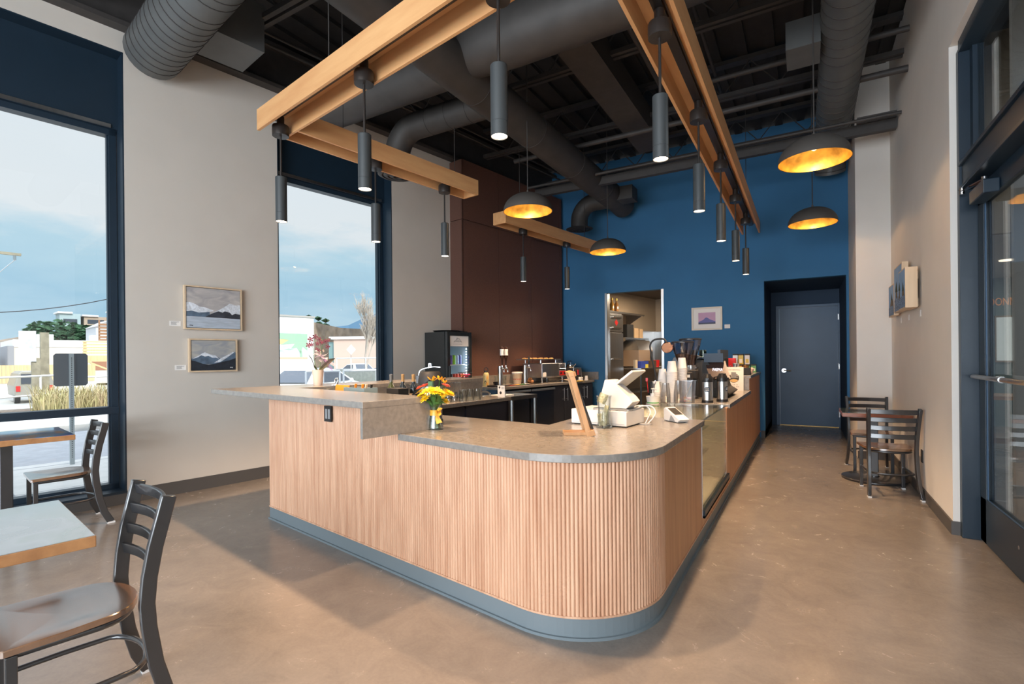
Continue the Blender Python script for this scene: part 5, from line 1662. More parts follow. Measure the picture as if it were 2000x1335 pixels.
# ---- candy bowl on the end of the ledge
cbp = lf(1.42, 2.26, ZH)
t = thing('candy_basket', 'small wire basket of wrapped sweets at the end of the ledge', 'basket', cbp)
g = G()
for z, r in ((0.004, 0.055), (0.035, 0.075), (0.068, 0.090)):
    g.tube([(r * cos(2 * PI * k / 24), r * sin(2 * PI * k / 24), z) for k in range(24)], 0.0022, 6, closed=True)
for k in range(20):
    a = 2 * PI * k / 20; g.tube([(0.055 * cos(a), 0.055 * sin(a), 0.004), (0.075 * cos(a), 0.075 * sin(a), 0.035), (0.09 * cos(a), 0.09 * sin(a), 0.068)], 0.0014, 5)
g.lathe([(0.0001, 0.002), (0.055, 0.002), (0.055, 0.005), (0.0001, 0.005)], 20)
g.build('wire', M_CANOPY, t, smooth=60)
for i in range(10):
    a = i * 2.4; r = 0.012 + 0.0042 * i
    g = G(); g.ball((0, 0, 0), 0.014, 8, 6, (1.5, 0.9, 0.8), Matrix.Translation(cbp + Vector((r * cos(a), r * sin(a), 0.019 + 0.010 * (i % 3)))) @ Matrix.Rotation(a, 4, 'Z'))
    tag(g.build('wrapped_sweet', (mat('sweet_red', (0.75, 0.03, 0.08), 0.3), mat('sweet_orange', (0.85, 0.25, 0.03), 0.3), mat('sweet_pink', (0.75, 0.10, 0.22), 0.3))[i % 3], None, smooth=60), 'wrapped sweet heaped in the wire basket on the ledge', 'sweet', 'sweets in the wire basket')
# ================================================================== DRINKS FRIDGE
FR = lf(0.03, 2.78, 0)
t = thing('drinks_fridge', 'tall black glass-door drinks fridge before the brown panels', 'fridge', FR, -TL)
fw_, fl_, fh_ = 0.50, 0.50, 1.75
M_FRIDGE = mat('fridge_black', (0.020, 0.024, 0.026), 0.22, coat=0.5)
g = G(); g.box((0, 0, 0.05), (fw_ - 0.06, 0.02, fh_)); g.box((0, fl_ - 0.02, 0.05), (fw_ - 0.06, fl_, fh_)); g.box((0, 0.02, 0.05), (0.02, fl_ - 0.02, fh_)); g.box((0.02, 0.02, fh_ - 0.03), (fw_ - 0.06, fl_ - 0.02, fh_)); g.box((0.02, 0.02, 0.05), (fw_ - 0.06, fl_ - 0.02, 0.22))
g.build('body', M_FRIDGE, t)
g = G(); g.box((0.021, 0.021, 0.22), (0.03, fl_ - 0.021, fh_ - 0.03)); g.box((0.03, fl_ - 0.03, 0.22), (fw_ - 0.07, fl_ - 0.021, fh_ - 0.03)); g.box((0.03, 0.021, 0.22), (fw_ - 0.07, 0.03, fh_ - 0.03)); g.build('liner', mat('fridge_liner', (0.60, 0.70, 0.76), 0.5), t)
g = G()
for a, b in (((fw_ - 0.05, 0, 0.05), (fw_, 0.055, fh_)), ((fw_ - 0.05, fl_ - 0.05, 0.05), (fw_, fl_, fh_)), ((fw_ - 0.05, 0.055, 0.05), (fw_, fl_ - 0.05, 0.22)), ((fw_ - 0.05, 0.055, fh_ - 0.06), (fw_, fl_ - 0.05, fh_))):
    g.box(a, b)
dr = g.build('door', M_FRIDGE, t, bev=0.003)
g = G(); g.box((fw_ - 0.03, 0.055, 0.22), (fw_ - 0.024, fl_ - 0.05, fh_ - 0.06)); g.build('pane', M_GLASS, dr)
g = G(); g.box((fw_ - 0.022, 0.056, 1.535), (fw_ - 0.018, fl_ - 0.052, 1.69)); sg = g.build('header_sign', M_PAPER, dr)
g = G()
x = fw_ - 0.0175
for pts in ([(0.15, 1.605), (0.19, 1.63), (0.205, 1.625), (0.225, 1.66), (0.235, 1.64), (0.25, 1.655), (0.28, 1.625), (0.30, 1.605)], [(0.14, 1.595), (0.20, 1.61), (0.24, 1.60), (0.29, 1.612), (0.31, 1.595)], [(0.21, 1.62), (0.245, 1.612), (0.26, 1.63)], [(0.20, 1.625), (0.205, 1.66), (0.215, 1.665)]):
    g.tube([(x, y, z) for y, z in pts], 0.0022, 5)
g.box((x - 0.0005, 0.13, 1.565), (x, 0.32, 1.568)); g.build('logo', M_INK, sg)
g = G(); g.box((fw_, 0.012, 0.75), (fw_ + 0.035, 0.034, 1.25)); g.build('handle', M_BLACK, dr, bev=0.006)
g = G()
for k in range(30):
    g.box((fw_ - 0.058, fl_ - 0.075, 0.30 + 0.041 * k), (fw_ - 0.052, fl_ - 0.055, 0.318 + 0.041 * k))
g.build('led_strip', glow('led_white', (0.85, 0.95, 1.0), 3.0), t)
l = bpy.data.lights.new('fridge_lamp', 'AREA'); l.shape = 'RECTANGLE'; l.size = 0.02; l.size_y = 1.1; l.energy = 3.0; l.color = (0.8, 0.93, 1.0)
lo = bpy.data.objects.new('fridge_lamp', l); COL.objects.link(lo); lo.parent = t; lo.location = (fw_ - 0.062, fl_ - 0.06, 0.9); lo.rotation_euler = Vector((-0.6, -0.8, 0)).to_track_quat('-Z', 'Y').to_euler()
shz = (0.40, 0.70, 0.98, 1.26)
for z in shz:
    g = G()
    for k in range(9):
        g.cyl((0.04 + k * 0.045, 0.032, z), (0.04 + k * 0.045, fl_ - 0.032, z), 0.003, n=6)
    g.box((fw_ - 0.085, 0.032, z - 0.008), (fw_ - 0.075, fl_ - 0.075, z + 0.008)); g.build('shelf', M_WHITE, t)
cols = {0: [(0.16, 0.10, 0.30), (0.16, 0.10, 0.30), (0.25, 0.55, 0.05), (0.45, 0.55, 0.75), (0.12, 0.14, 0.40)], 1: [(0.10, 0.25, 0.32), (0.04, 0.04, 0.05), (0.62, 0.08, 0.05), (0.62, 0.08, 0.05), (0.62, 0.08, 0.05), (0.62, 0.10, 0.04)], 2: [(0.6, 0.6, 0.65), (0.02, 0.06, 0.30), (0.02, 0.20, 0.05), (0.45, 0.38, 0.02), (0.45, 0.38, 0.02), (0.45, 0.38, 0.02)], 3: [(0.5, 0.5, 0.5), (0.03, 0.1, 0.3), (0.4, 0.05, 0.05), (0.3, 0.3, 0.05), (0.1, 0.2, 0.1)]}
nmc = {0: 'top', 1: 'middle', 2: 'third', 3: 'bottom'}
can_me = None
CANM = {}
Rfr = Matrix.Translation(FR) @ Matrix.Rotation(-TL, 4, 'Z')
for lv, z in enumerate(shz[::-1]):
    for k, c in enumerate(cols[lv]):
        if c not in CANM:
            CANM[c] = mat('can_%d' % len(CANM), c, 0.28, 0.4)
        g = G(); g.lathe([(0.0001, 0), (0.024, 0), (0.031, 0.008), (0.031, 0.130), (0.026, 0.142), (0.0001, 0.140)], 18)
        o = g.build('drink_can', CANM[c], None, smooth=40)
        o.location = Rfr @ Vector((fw_ - 0.115, 0.10 + 0.062 * k, z + 0.004))
        tag(o, 'drink can %s on the %s shelf of the drinks fridge' % (('first from the left', 'second from the left', 'third from the left', 'fourth from the left', 'fifth from the left', 'sixth from the left')[k], nmc[lv]), 'can', 'cans in the drinks fridge')
g = G(); g.lathe([(0.0001, 0), (0.17, 0), (0.20, 0.02), (0.205, 0.025), (0.0001, 0.012)], 30); o = g.build('serving_tray', M_BLACK, None, smooth=40); o.location = Rfr @ Vector((0.24, 0.22, fh_ + 0.001)); tag(o, 'black round tray lying on top of the drinks fridge', 'tray')
g = G(); g.box((0.33, 0.33, fh_ + 0.0), (0.43, 0.48, fh_ + 0.02)); g.cyl((0.38, 0.38, fh_ + 0.02), (0.38, 0.38, fh_ + 0.03), 0.015); o = g.build('thermometer_unit', M_BLACK); o.matrix_world = Rfr; tag(o, 'small black unit at the right on top of the drinks fridge', 'gadget')

# ================================================================== BACK BAR


def at(d, a):
    return bb(d, a, 0.92)


# beer towers
def tower(a, d, label, handles):
    t = thing('beer_tower', label, 'beer tap', at(d, a), -TL)
    g = G(); g.lathe([(0.0001, 0), (0.055, 0), (0.055, 0.008), (0.036, 0.012), (0.036, 0.30), (0.034, 0.312), (0.0001, 0.314)], 28); g.build('column', M_STEEL, t, smooth=40)
    for j, y in enumerate(handles):
        g = G()
        g.cyl((0.03, y * 0.5, 0.275), (0.085, y, 0.275), 0.012, n=12); g.tube([(0.085, y, 0.275), (0.105, y, 0.268), (0.118, y, 0.24), (0.121, y, 0.215)], 0.0095, 10); g.ball((0.086, y, 0.278), 0.018, 12, 8); g.cyl((0.086, y, 0.278), (0.082, y, 0.325), 0.008, n=10)
        g.build('faucet', M_CHROME, t, smooth=50)
    return t


tw = tower(0.39, 0.42, 'steel beer tower with two inverted-bottle tap handles', (-0.045, 0.045))
for j, y in enumerate((-0.045, 0.045)):
    g = G(); g.lathe([(0.010, 0.32), (0.013, 0.35), (0.016, 0.40), (0.030, 0.455), (0.034, 0.47), (0.034, 0.585), (0.028, 0.60), (0.010, 0.605), (0.010, 0.612), (0.0001, 0.613)], 20, Matrix.Translation((0.082, y, 0)))
    hd = g.build('tap_handle', mat('amber_bottle', (0.045, 0.018, 0.010), 0.12, coat=1.0), tw, smooth=45)
    g = G(); g.lathe([(0.0346, 0.475), (0.0346, 0.575)], 20, Matrix.Translation((0.082, y, 0)), False); g.build('label', M_PAPER, hd, smooth=50)
    g = G(); g.box((0.117, y - 0.012, 0.50), (0.1173, y + 0.012, 0.503)); g.box((0.117, y - 0.012, 0.52), (0.1173, y + 0.012, 0.524)); g.box((0.117, y - 0.010, 0.54), (0.1173, y + 0.006, 0.546)); g.build('print', M_INK, hd)
tw2 = tower(1.02, 0.42, 'steel beer tower with one black tap handle beside the toaster oven', (0.0,))
g = G(); g.lathe([(0.010, 0.32), (0.014, 0.36), (0.016, 0.43), (0.012, 0.455), (0.0001, 0.458)], 16, Matrix.Translation((0.082, 0, 0))); g.build('tap_handle', M_BLACK, tw2, smooth=45)
# drip tray under the towers
g = G(); g.box((0.44, 0.15, 0.92), (0.62, 1.25, 0.926)); o = g.build('drip_tray', M_CANOPY); o.matrix_world = Matrix.Translation(bb0) @ Matrix.Rotation(-TL, 4, 'Z'); o.location.z = 0.001
g = G(); tag(o, 'flat dark drip tray in front of the beer towers', 'drip tray')
g = G()
for k, c in enumerate(range(3)):
    pass
MB = Matrix.Translation((bb0.x, bb0.y, 0)) @ Matrix.Rotation(-TL, 4, 'Z')
for k, (c, nm) in enumerate((((0.70, 0.06, 0.03), 'red'), ((0.75, 0.40, 0.03), 'orange'), ((0.10, 0.40, 0.12), 'green'), ((0.75, 0.74, 0.70), 'white'))):
    g = G(); g.box((0.56, 0.42 + 0.13 * k, 0.928), (0.60, 0.54 + 0.13 * k, 0.932)); o = g.build('marker_strip', mat('strip_' + nm, c, 0.5)); o.matrix_world = MB; tag(o, nm + ' marker strip lying on the drip tray', 'strip', 'coloured strips on the drip tray')

# water bottle
t = thing('water_bottle', 'pale yellow flask with stickers and a black loop cap', 'bottle', at(0.26, 0.235), 0.5)
M_FLASK = mat('flask_yellow', (0.62, 0.48, 0.20), 0.45, var=0.1, scale=20)
g = G(); g.lathe([(0.0001, 0), (0.045, 0), (0.047, 0.004), (0.047, 0.175), (0.040, 0.195), (0.030, 0.205), (0.030, 0.215), (0.0001, 0.215)], 28); g.build('body', M_FLASK, t, smooth=40)
g = G(); g.cyl((0, 0, 0.205), (0, 0, 0.238), 0.030, n=20); g.tube([(-0.026, 0, 0.225), (-0.034, 0, 0.25), (-0.024, 0, 0.278), (0, 0, 0.288), (0.024, 0, 0.278), (0.034, 0, 0.25), (0.026, 0, 0.225)], 0.0055, 8); g.build('loop_cap', M_BLACK, t, smooth=50)
g = G(); rr = 0.0475
for a0, a1, z0, z1, tri in ((-2.2, -1.5, 0.10, 0.165, True), (-2.1, -1.4, 0.03, 0.085, False)):
    pts = []
    if tri:
        cc = [(a0, z0), (a1, z0), ((a0 + a1) / 2, z1)]
    else:
        cc = [((a0 + a1) / 2 + 0.35 * cos(x), (z0 + z1) / 2 + 0.027 * sin(x)) for x in [2 * PI * k / 12 for k in range(12)]]
    g.poly([(rr * cos(a), rr * sin(a), z) for a, z in cc])
g.build('sticker', M_INK, t)
g = G(); g.poly([(rr * cos(a), rr * sin(a), z) for a, z in ((-1.35, 0.01), (-1.05, 0.01), (-1.05, 0.06), (-1.3, 0.05))]); g.poly([(rr * cos(a), rr * sin(a), z) for a, z in ((-1.25, 0.11), (-1.0, 0.11), (-1.0, 0.15), (-1.25, 0.15))]); g.build('orange_sticker', M_ORG, t)
g = G(); g.box((-0.10, -0.06, 0), (0.10, 0.06, 0.022)); o = g.build('tablet', M_BLACK, bev=0.004); o.location = at(0.55, 0.11); o.rotation_euler.z = -TL; tag(o, 'flat black tablet at the near end of the back bar', 'tablet')
g = G(); g.lathe([(0.0001, 0), (0.075, 0), (0.085, 0.05), (0.080, 0.05), (0.07, 0.008), (0.0001, 0.008)], 28); o = g.build('black_tray', M_BLACK, None, smooth=40); o.location = at(0.28, 0.50); tag(o, 'shallow black dish behind the two-handle beer tower', 'dish')
for k, (a, d) in enumerate(((0.62, 0.14), (0.80, 0.14))):
    g = G(); g.lathe([(0.038, 0.0), (0.042, 0.14), (0.040, 0.14), (0.036, 0.006), (0.0001, 0.006), (0.0001, 0)], 22, None, False); o = g.build('pint_glass', M_CLEAR, None, smooth=50); o.location = at(d, a); tag(o, ('clear pint glass against the upstand, nearer', 'clear pint glass against the upstand beside the paper bucket')[k], 'glass', 'pint glasses on the back bar')
# bucket with paper liner
t = thing('paper_bucket', 'cream bucket with red print between the beer towers', 'bucket', at(0.28, 0.98))
g = G(); g.lathe([(0.0001, 0), (0.064, 0), (0.085, 0.165), (0.088, 0.17), (0.082, 0.17), (0.06, 0.01), (0.0001, 0.01)], 30); g.build('bucket', mat('cream_card', (0.58, 0.46, 0.33), 0.7), t, smooth=40)
g = G()
for k in range(26):
    a = 2 * PI * k / 26; r = 0.0635 + 0.021 * (0.085 / 0.165) + 0.0012
    g.box((r - 0.0005, -0.006, 0.068 + 0.004 * (k % 2)), (r, 0.006 * (0.4 + (k % 3) * 0.3), 0.088), Matrix.Rotation(a, 4, 'Z'))
g.build('red_print', mat('red_ink', (0.42, 0.06, 0.04), 0.7), t)
g = G(); g.lathe([(0.080, 0.15), (0.094, 0.185), (0.088, 0.20), (0.07, 0.19), (0.04, 0.16)], 18, None, False); g.build('paper_liner', M_PAPER, t)
# croissant bag / bread beside second tower
g = G(); g.ball((0, 0, 0.035), 0.05, 12, 8, (1.2, 0.8, 0.7)); g.ball((0.045, 0, 0.03), 0.035, 10, 8, (1, 0.9, 0.8)); g.ball((-0.045, 0, 0.028), 0.032, 10, 8, (1, 0.9, 0.85)); g.ball((0.0, 0.02, 0.07), 0.035, 10, 8, (1.1, 0.8, 0.8))
o = g.build('bread_roll', mat('bread_crust', (0.36, 0.16, 0.06), 0.7, var=0.3, scale=30), None, smooth=60); o.location = at(0.36, 1.22); tag(o, 'brown bread rolls lumped between beer tower and toaster', 'bread')

# conveyor toaster on legs with a tray of pastries
t = thing('toaster_oven', 'wide steel toaster oven on legs with a red control panel', 'oven', at(0.10, 1.36), -TL)
L_ = 0.72; Dp = 0.42
g = G(); g.box((0.0, 0.0, 0.10), (Dp, L_ * 0.70, 0.335)); g.prism([(0.0, L_ * 0.70), (Dp, L_ * 0.70), (Dp, L_), (0.0, L_)], 0.10, 0.20); g.box((0.0, L_ * 0.70, 0.20), (0.10, L_, 0.335)); g.box((0.10, L_ - 0.012, 0.20), (Dp, L_, 0.335)); g.box((0.02, 0.02, 0.085), (Dp - 0.02, L_ - 0.05, 0.10)); g.build('body', M_STEEL, t, bev=0.004)
g = G(); g.box((Dp, L_ * 0.73, 0.115), (Dp + 0.003, L_ * 0.98, 0.195)); cp = g.build('control_panel', M_RED, t)
for y in (L_ * 0.77, L_ * 0.93):
    g = G(); g.cyl((Dp + 0.003, y, 0.155), (Dp + 0.02, y, 0.155), 0.018, n=18); g.build('knob', M_BLACK, cp, smooth=40)
g = G()
for k in range(9):
    y = L_ * 0.72 + k * 0.024
    g.cyl((0.12, y, 0.215), (Dp + 0.01, y, 0.235), 0.0025, n=6); g.cyl((Dp + 0.01, y, 0.235), (Dp - 0.10, y, 0.40), 0.0025, n=6)
for (x, z) in ((0.14, 0.216), (Dp + 0.01, 0.236), (Dp - 0.10, 0.40), (Dp - 0.045, 0.32)):
    g.cyl((x, L_ * 0.71, z), (x, L_ * 0.99, z), 0.003, n=6)
g.build('wire_rack', M_CHROME, t)
for x, y in ((0.04, 0.05), (Dp - 0.04, 0.05), (0.04, L_ - 0.06), (Dp - 0.04, L_ - 0.06)):
    g = G(); g.cyl((x, y, 0), (x, y, 0.09), 0.012, 0.016, n=12); g.build('leg', M_CHROME, t, smooth=40)
g = G(); g.box((Dp, 0.02, 0.105), (Dp + 0.002, 0.12, 0.18)); g.build('data_plate', M_PAPER, t)
t2 = at(0.12, 1.30)
MT = Matrix.Translation(t2) @ Matrix.Rotation(-TL, 4, 'Z')
g = G(); g.box((-0.02, -0.10, 0.395), (0.40, 0.60, 0.399)); g.box((-0.03, -0.11, 0.399), (-0.02, 0.61, 0.412)); g.box((0.40, -0.11, 0.399), (0.41, 0.61, 0.412)); g.box((-0.03, -0.11, 0.399), (0.41, -0.10, 0.412)); g.box((-0.03, 0.60, 0.399), (0.41, 0.61, 0.412))
for x, y in ((0.02, 0.08), (0.36, 0.08), (0.36, 0.52), (0.02, 0.52)):
    g.cyl((x, y, 0.336), (x, y, 0.396), 0.008, n=8)
o = g.build('baking_tray', M_STEEL); o.matrix_world = MT; tag(o, 'steel baking tray of pastries on top of the toaster oven', 'tray')
M_PAST = mat('pastry', (0.58, 0.32, 0.11), 0.6, var=0.3, scale=30)
for i in range(12):
    g = G(); g.ball((0, 0, 0), 0.042, 12, 8, (1.15, 0.95, 0.42), MT @ Matrix.Translation((0.08 + 0.11 * (i % 3), -0.03 + 0.165 * (i // 3), 0.417)) @ Matrix.Rotation(i * 1.1, 4, 'Z'))
    tag(g.build('pastry', M_PAST, None, smooth=60), 'golden round pastry on the tray above the toaster oven', 'pastry', 'pastries on the baking tray')
# folded cloth draped over the edge
g = G(); pts = [(0.45, 0.0, 0.01), (0.52, 0.02, 0.028), (0.60, 0.0, 0.022), (0.68, 0.02, 0.018), (0.715, 0.01, 0.012), (0.73, 0.02, -0.03), (0.735, 0.02, -0.075)]
vs = []
for i, (x, y, z) in enumerate(pts):
    for k in range(7):
        w = (k - 3) / 3
        vs.append((x + 0.005 * sin(k * 2.0), y + w * (0.10 - 0.005 * i * i * 0.25), z + 0.006 * sin(k * 1.7 + i) + 0.004))
fs = [(i * 7 + k, i * 7 + k + 1, (i + 1) * 7 + k + 1, (i + 1) * 7 + k) for i in range(6) for k in range(6)]
g.add(vs, fs); o = g.build('bar_towel', mat('cream_cloth', (0.55, 0.43, 0.31), 0.9, var=0.15, scale=40), None, smooth=60)
sm = o.modifiers.new('solid', 'SOLIDIFY'); sm.thickness = 0.004
o.matrix_world = Matrix.Translation(at(0.0, 2.02)) @ Matrix.Rotation(-TL, 4, 'Z'); tag(o, 'cream bar towel hanging over the back bar edge', 'towel')
# hot plate / brewer
t = thing('coffee_warmer', 'steel coffee warmer with a red switch and kettle on top', 'coffee warmer', at(0.30, 2.25), -TL)
g = G(); g.box((0, 0, 0.02), (0.28, 0.26, 0.24)); g.box((0.02, 0.01, 0), (0.26, 0.25, 0.02)); g.build('body', M_STEEL, t, bev=0.003)
g = G(); g.box((0.28, 0.02, 0.02), (0.283, 0.24, 0.10)); g.cyl((0.28, 0.07, 0.17), (0.285, 0.07, 0.17), 0.018, n=16); g.build('dark_panel', M_BLACK, t)
g = G(); g.box((0.281, 0.13, 0.11), (0.287, 0.16, 0.20)); g.build('switch', M_RED, t)
t = thing('steel_kettle', 'small round steel kettle on the coffee warmer', 'kettle', at(0.44, 2.36) + Vector((0, 0, 0.241)))
g = G(); g.lathe([(0.0001, 0), (0.06, 0), (0.075, 0.02), (0.07, 0.055), (0.04, 0.075), (0.012, 0.08), (0.012, 0.092), (0.0001, 0.094)], 24); g.tube([(0.05, 0, 0.04), (0.09, 0, 0.055), (0.105, 0, 0.075)], [0.014, 0.010, 0.007], 8); g.build('pot', M_CHROME, t, smooth=45)
g = G(); g.tube([(-0.05, 0, 0.065), (-0.055, 0, 0.11), (0, 0, 0.13), (0.03, 0, 0.12)], 0.006, 8); g.build('handle', M_BLACK, t, smooth=50)


def make_cupstack(h, r=0.042, n=14, nm='paper_cups', m=M_CUP):
    g = G(); pr = [(0.0001, h), (r * 0.72, h), (r * 0.74, h - 0.006), (r * 0.98, h - 0.103 if h > 0.14 else 0.012)]
    z = h - 0.105 if h > 0.14 else 0.012
    k = 0
    while z > 0.012:
        pr += [(r, z), (r * 1.04, z - 0.003), (r * 0.98, z - 0.006)]; z -= 0.0085; k += 1
    pr += [(r * 1.02, 0.0), (r * 0.9, 0.0), (0.0001, 0.001)]
    g.lathe(pr[::-1], 22)
    return g.build(nm, m, None, smooth=35)


for (a, d, h, r, lab) in ((2.64, 0.46, 0.235, 0.042, 'tall upside-down stack of paper cups in the blue wall corner'), (2.55, 0.28, 0.215, 0.040, 'stack of paper cups half hidden behind the coffee warmer'), (2.62, 0.62, 0.085, 0.036, 'short stack of small cups beside the paper bowls')):
    o = make_cupstack(h, r); o.location = at(d, a); tag(o, lab, 'cups')
g = G(); g.lathe([(0.0001, 0)] + [(0.055 + 0.004 * (k % 2), 0.002 + 0.008 * k) for k in range(8)] + [(0.05, 0.066), (0.0001, 0.06)], 24); o = g.build('paper_bowls', M_CUP, None, smooth=35); o.location = at(0.58, 2.46); tag(o, 'low stack of white paper bowls in front of the cup stacks', 'bowls')
g = G(); g.box((0, 0, 0), (0.14, 0.20, 0.006)); o = g.build('yellow_board', mat('yellow_board', (0.75, 0.50, 0.05), 0.6)); o.location = at(0.60, 2.16) + Vector((0, 0, 0.0)); o.rotation_euler.z = -TL; tag(o, 'thin yellow board lying at the back bar edge', 'board')

# stainless cart in the gap
t = thing('steel_cart', 'stainless utility cart between the glass work top and the keg fridges', 'cart', lf(1.24, 2.76, 0), -TL)
g = G(); g.box((0, 0, 0.80), (0.46, 0.62, 0.806)); g.box((0, 0, 0.806), (0.01, 0.62, 0.85)); g.box((0.45, 0, 0.806), (0.46, 0.62, 0.85)); g.box((0.01, 0, 0.806), (0.45, 0.01, 0.85)); g.box((0.01, 0.61, 0.806), (0.45, 0.62, 0.85)); g.build('top_tray', M_STEEL, t)
g = G(); g.box((0.02, 0.02, 0.22), (0.44, 0.60, 0.226)); g.build('lower_tray', M_STEEL, t)
for x, y in ((0.02, 0.02), (0.44, 0.02), (0.44, 0.60), (0.02, 0.60)):
    g = G(); g.box((x - 0.015, y - 0.015, 0.08), (x + 0.015, y + 0.015, 0.80)); lg = g.build('leg', M_STEEL, t)
    g = G(); g.cyl((x - 0.012, y, 0.04), (x + 0.012, y, 0.04), 0.04, n=16); g.cyl((x, y, 0.07), (x, y, 0.09), 0.01); g.build('caster', M_BLACK, lg)
MC = Matrix.Translation(lf(1.24, 2.76, 0.807)) @ Matrix.Rotation(-TL, 4, 'Z')
g = G(); g.box((0.05, 0.06, 0), (0.30, 0.36, 0.02)); g.box((0.06, 0.07, 0.02), (0.28, 0.34, 0.05)); o = g.build('folded_towel', M_PAPER, bev=0.008); o.matrix_world = MC; tag(o, 'white folded towels on the stainless cart', 'towel')
for k in range(7):
    g = G(); g.ball((0, 0, 0), 0.02, 8, 6, (1.3, 0.8, 0.7), MC @ Matrix.Translation((0.36 + 0.03 * (k % 3), 0.10 + 0.035 * (k // 3), 0.016)))
    tag(g.build('snack_packet', (mat('packet_blue', (0.04, 0.08, 0.25), 0.4), mat('packet_gold', (0.6, 0.35, 0.05), 0.4), M_WHITE)[k % 3], None, smooth=60), 'small blue, gold or white packet in the heap on the stainless cart', 'packet', 'packets on the cart')
g = G(); g.box((0.08, 0.06, 0), (0.40, 0.56, 0.18)); o = g.build('black_crate', M_MBLACK, bev=0.006); o.matrix_world = Matrix.Translation(lf(1.24, 2.76, 0.227)) @ Matrix.Rotation(-TL, 4, 'Z'); tag(o, 'black crate on the lower tray of the stainless cart', 'crate')
# ================================================================== ESPRESSO COUNTER
ZE = ZL - 0.008
# stacks of paper and plastic cups
for i, (x, y, h, r, m, lab) in enumerate(((-1.34, 5.215, 0.215, 0.050, M_CUP, 'short upside-down stack of white paper cups at the left'), (-1.300, 5.34, 0.34, 0.047, M_CUP, 'white paper cup stack, second from the left'),
                                         (-1.195, 5.30, 0.42, 0.052, M_CUP, 'tallest white paper cup stack at the front'), (-1.125, 5.45, 0.455, 0.050, M_CUP, 'tall white paper cup stack behind the plastic bin'),
                                         (-1.385, 5.33, 0.20, 0.045, M_CUP, 'low white paper cup stack behind the straws'))):
    o = make_cupstack(h, r); o.location = (x, y, ZE); tag(o, lab, 'cups', 'paper cup stacks')
for i, (x, y, h, lab) in enumerate(((-1.235, 5.195, 0.20, 'clear plastic cup stack in front of the tallest paper cups'), (-1.115, 5.235, 0.225, 'clear plastic cup stack beside the plastic bin'))):
    g = G(); pr = [(0.048, 0.0)]
    z = 0.0
    while z < 0.09:
        pr += [(0.049, z + 0.004), (0.0465, z + 0.008)]; z += 0.011
    pr += [(0.034, h), (0.0001, h + 0.002)]
    g.lathe(pr, 24, None, False); o = g.build('plastic_cups', M_CLEARP, None, smooth=40); o.location = (x, y, ZE); tag(o, lab, 'cups', 'clear cup stacks')
# straws in a black holder
t = thing('straw_holder', 'black holder with a fan of black straws and stirrers', 'holder', (-1.335, 5.10, ZE - 0.0))
t.location = (-1.375, 5.185, ZE)
g = G(); g.lathe([(0.0001, 0), (0.032, 0), (0.036, 0.10), (0.033, 0.10), (0.03, 0.006), (0.0001, 0.006)], 20); g.build('cup', M_BLACK, t, smooth=40)
g = G()
for k in range(22):
    a = k * 2.4; r = 0.006 + 0.0009 * k
    g.cyl((r * cos(a), r * sin(a), 0.008), (r * cos(a) * 1.9 + 0.012, r * sin(a) * 1.9, 0.205 + 0.012 * sin(k)), 0.003, n=6)
g.build('straws', M_BLACK, t)
g = G(); g.cyl((-0.022, -0.01, 0.01), (-0.045, -0.01, 0.235), 0.004, n=6); g.box((-0.055, -0.016, 0.215), (-0.035, -0.004, 0.25)); g.build('red_stirrer', M_RED, t)
# tub with pump dispenser
t = thing('pump_tub', 'white paper tub with green stripe and a pump dispenser', 'tub', (-1.30, 4.95, 0.891))
g = G(); g.lathe([(0.0001, 0), (0.055, 0), (0.064, 0.075), (0.066, 0.078), (0.060, 0.078), (0.052, 0.006), (0.0001, 0.006)], 28); g.build('tub', M_CUP, t, smooth=40)
g = G(); g.lathe([(0.0563, 0.010), (0.0578, 0.021)], 28, None, False); g.build('green_stripe', mat('green_stripe', (0.08, 0.35, 0.08), 0.6), t, smooth=40)
g = G(); g.cyl((0, 0, 0.01), (0, 0, 0.075), 0.022, n=18); g.cyl((0, 0, 0.075), (0, 0, 0.105), 0.024, n=18); g.cyl((0, 0, 0.105), (0, 0, 0.14), 0.007); g.lathe([(0.0001, 0.14), (0.008, 0.14), (0.022, 0.152), (0.0001, 0.156)], 16); g.tube([(0, 0, 0.147), (0.035, 0, 0.147), (0.042, 0, 0.138)], 0.006, 8); g.build('pump', M_WHITE, t, smooth=40)
# clear bin with sugar packets
t = thing('plastic_bin', 'square frosted plastic bin with pink packets and a tong', 'bin', (-1.062, 5.335, ZE), rad(-6))
g = G(); w = 0.080
vs = []
for (hw, z) in ((w * 0.90, 0), (w, 0.215), (w + 0.006, 0.215), (w + 0.006, 0.225), (w - 0.003, 0.225), (w * 0.90 - 0.003, 0.004)):
    vs += [(-hw, -hw * .8, z), (hw, -hw * .8, z), (hw, hw * .8, z), (-hw, hw * .8, z)]
fs = [(i * 4 + k, i * 4 + (k + 1) % 4, (i + 1) * 4 + (k + 1) % 4, (i + 1) * 4 + k) for i in range(5) for k in range(4)] + [(3, 2, 1, 0), (20, 21, 22, 23)]
g.add(vs, fs); g.build('bin', M_CLEARP, t)
M_PKP = mat('pink_packet', (0.70, 0.30, 0.36), 0.6); M_PKO = mat('orange_packet', (0.75, 0.40, 0.12), 0.6)
for k in range(12):
    g = G(); g.box((-0.024, -0.014, -0.004), (0.024, 0.014, 0.004), Matrix.Translation((-1.097 + 0.030 * (k % 3), 5.315 + 0.022 * ((k // 3) % 2), ZE + 0.016 + 0.014 * (k // 4))) @ Matrix.Rotation(k * 0.9, 4, 'Z') @ Matrix.Rotation(0.3 * (k % 2), 4, 'X'))
    tag(g.build('sugar_packet', (M_PKP, M_PKP, M_PKO, M_PAPER)[k % 4]), 'small sugar packet in the frosted plastic bin', 'packet', 'sugar packets in the bin')
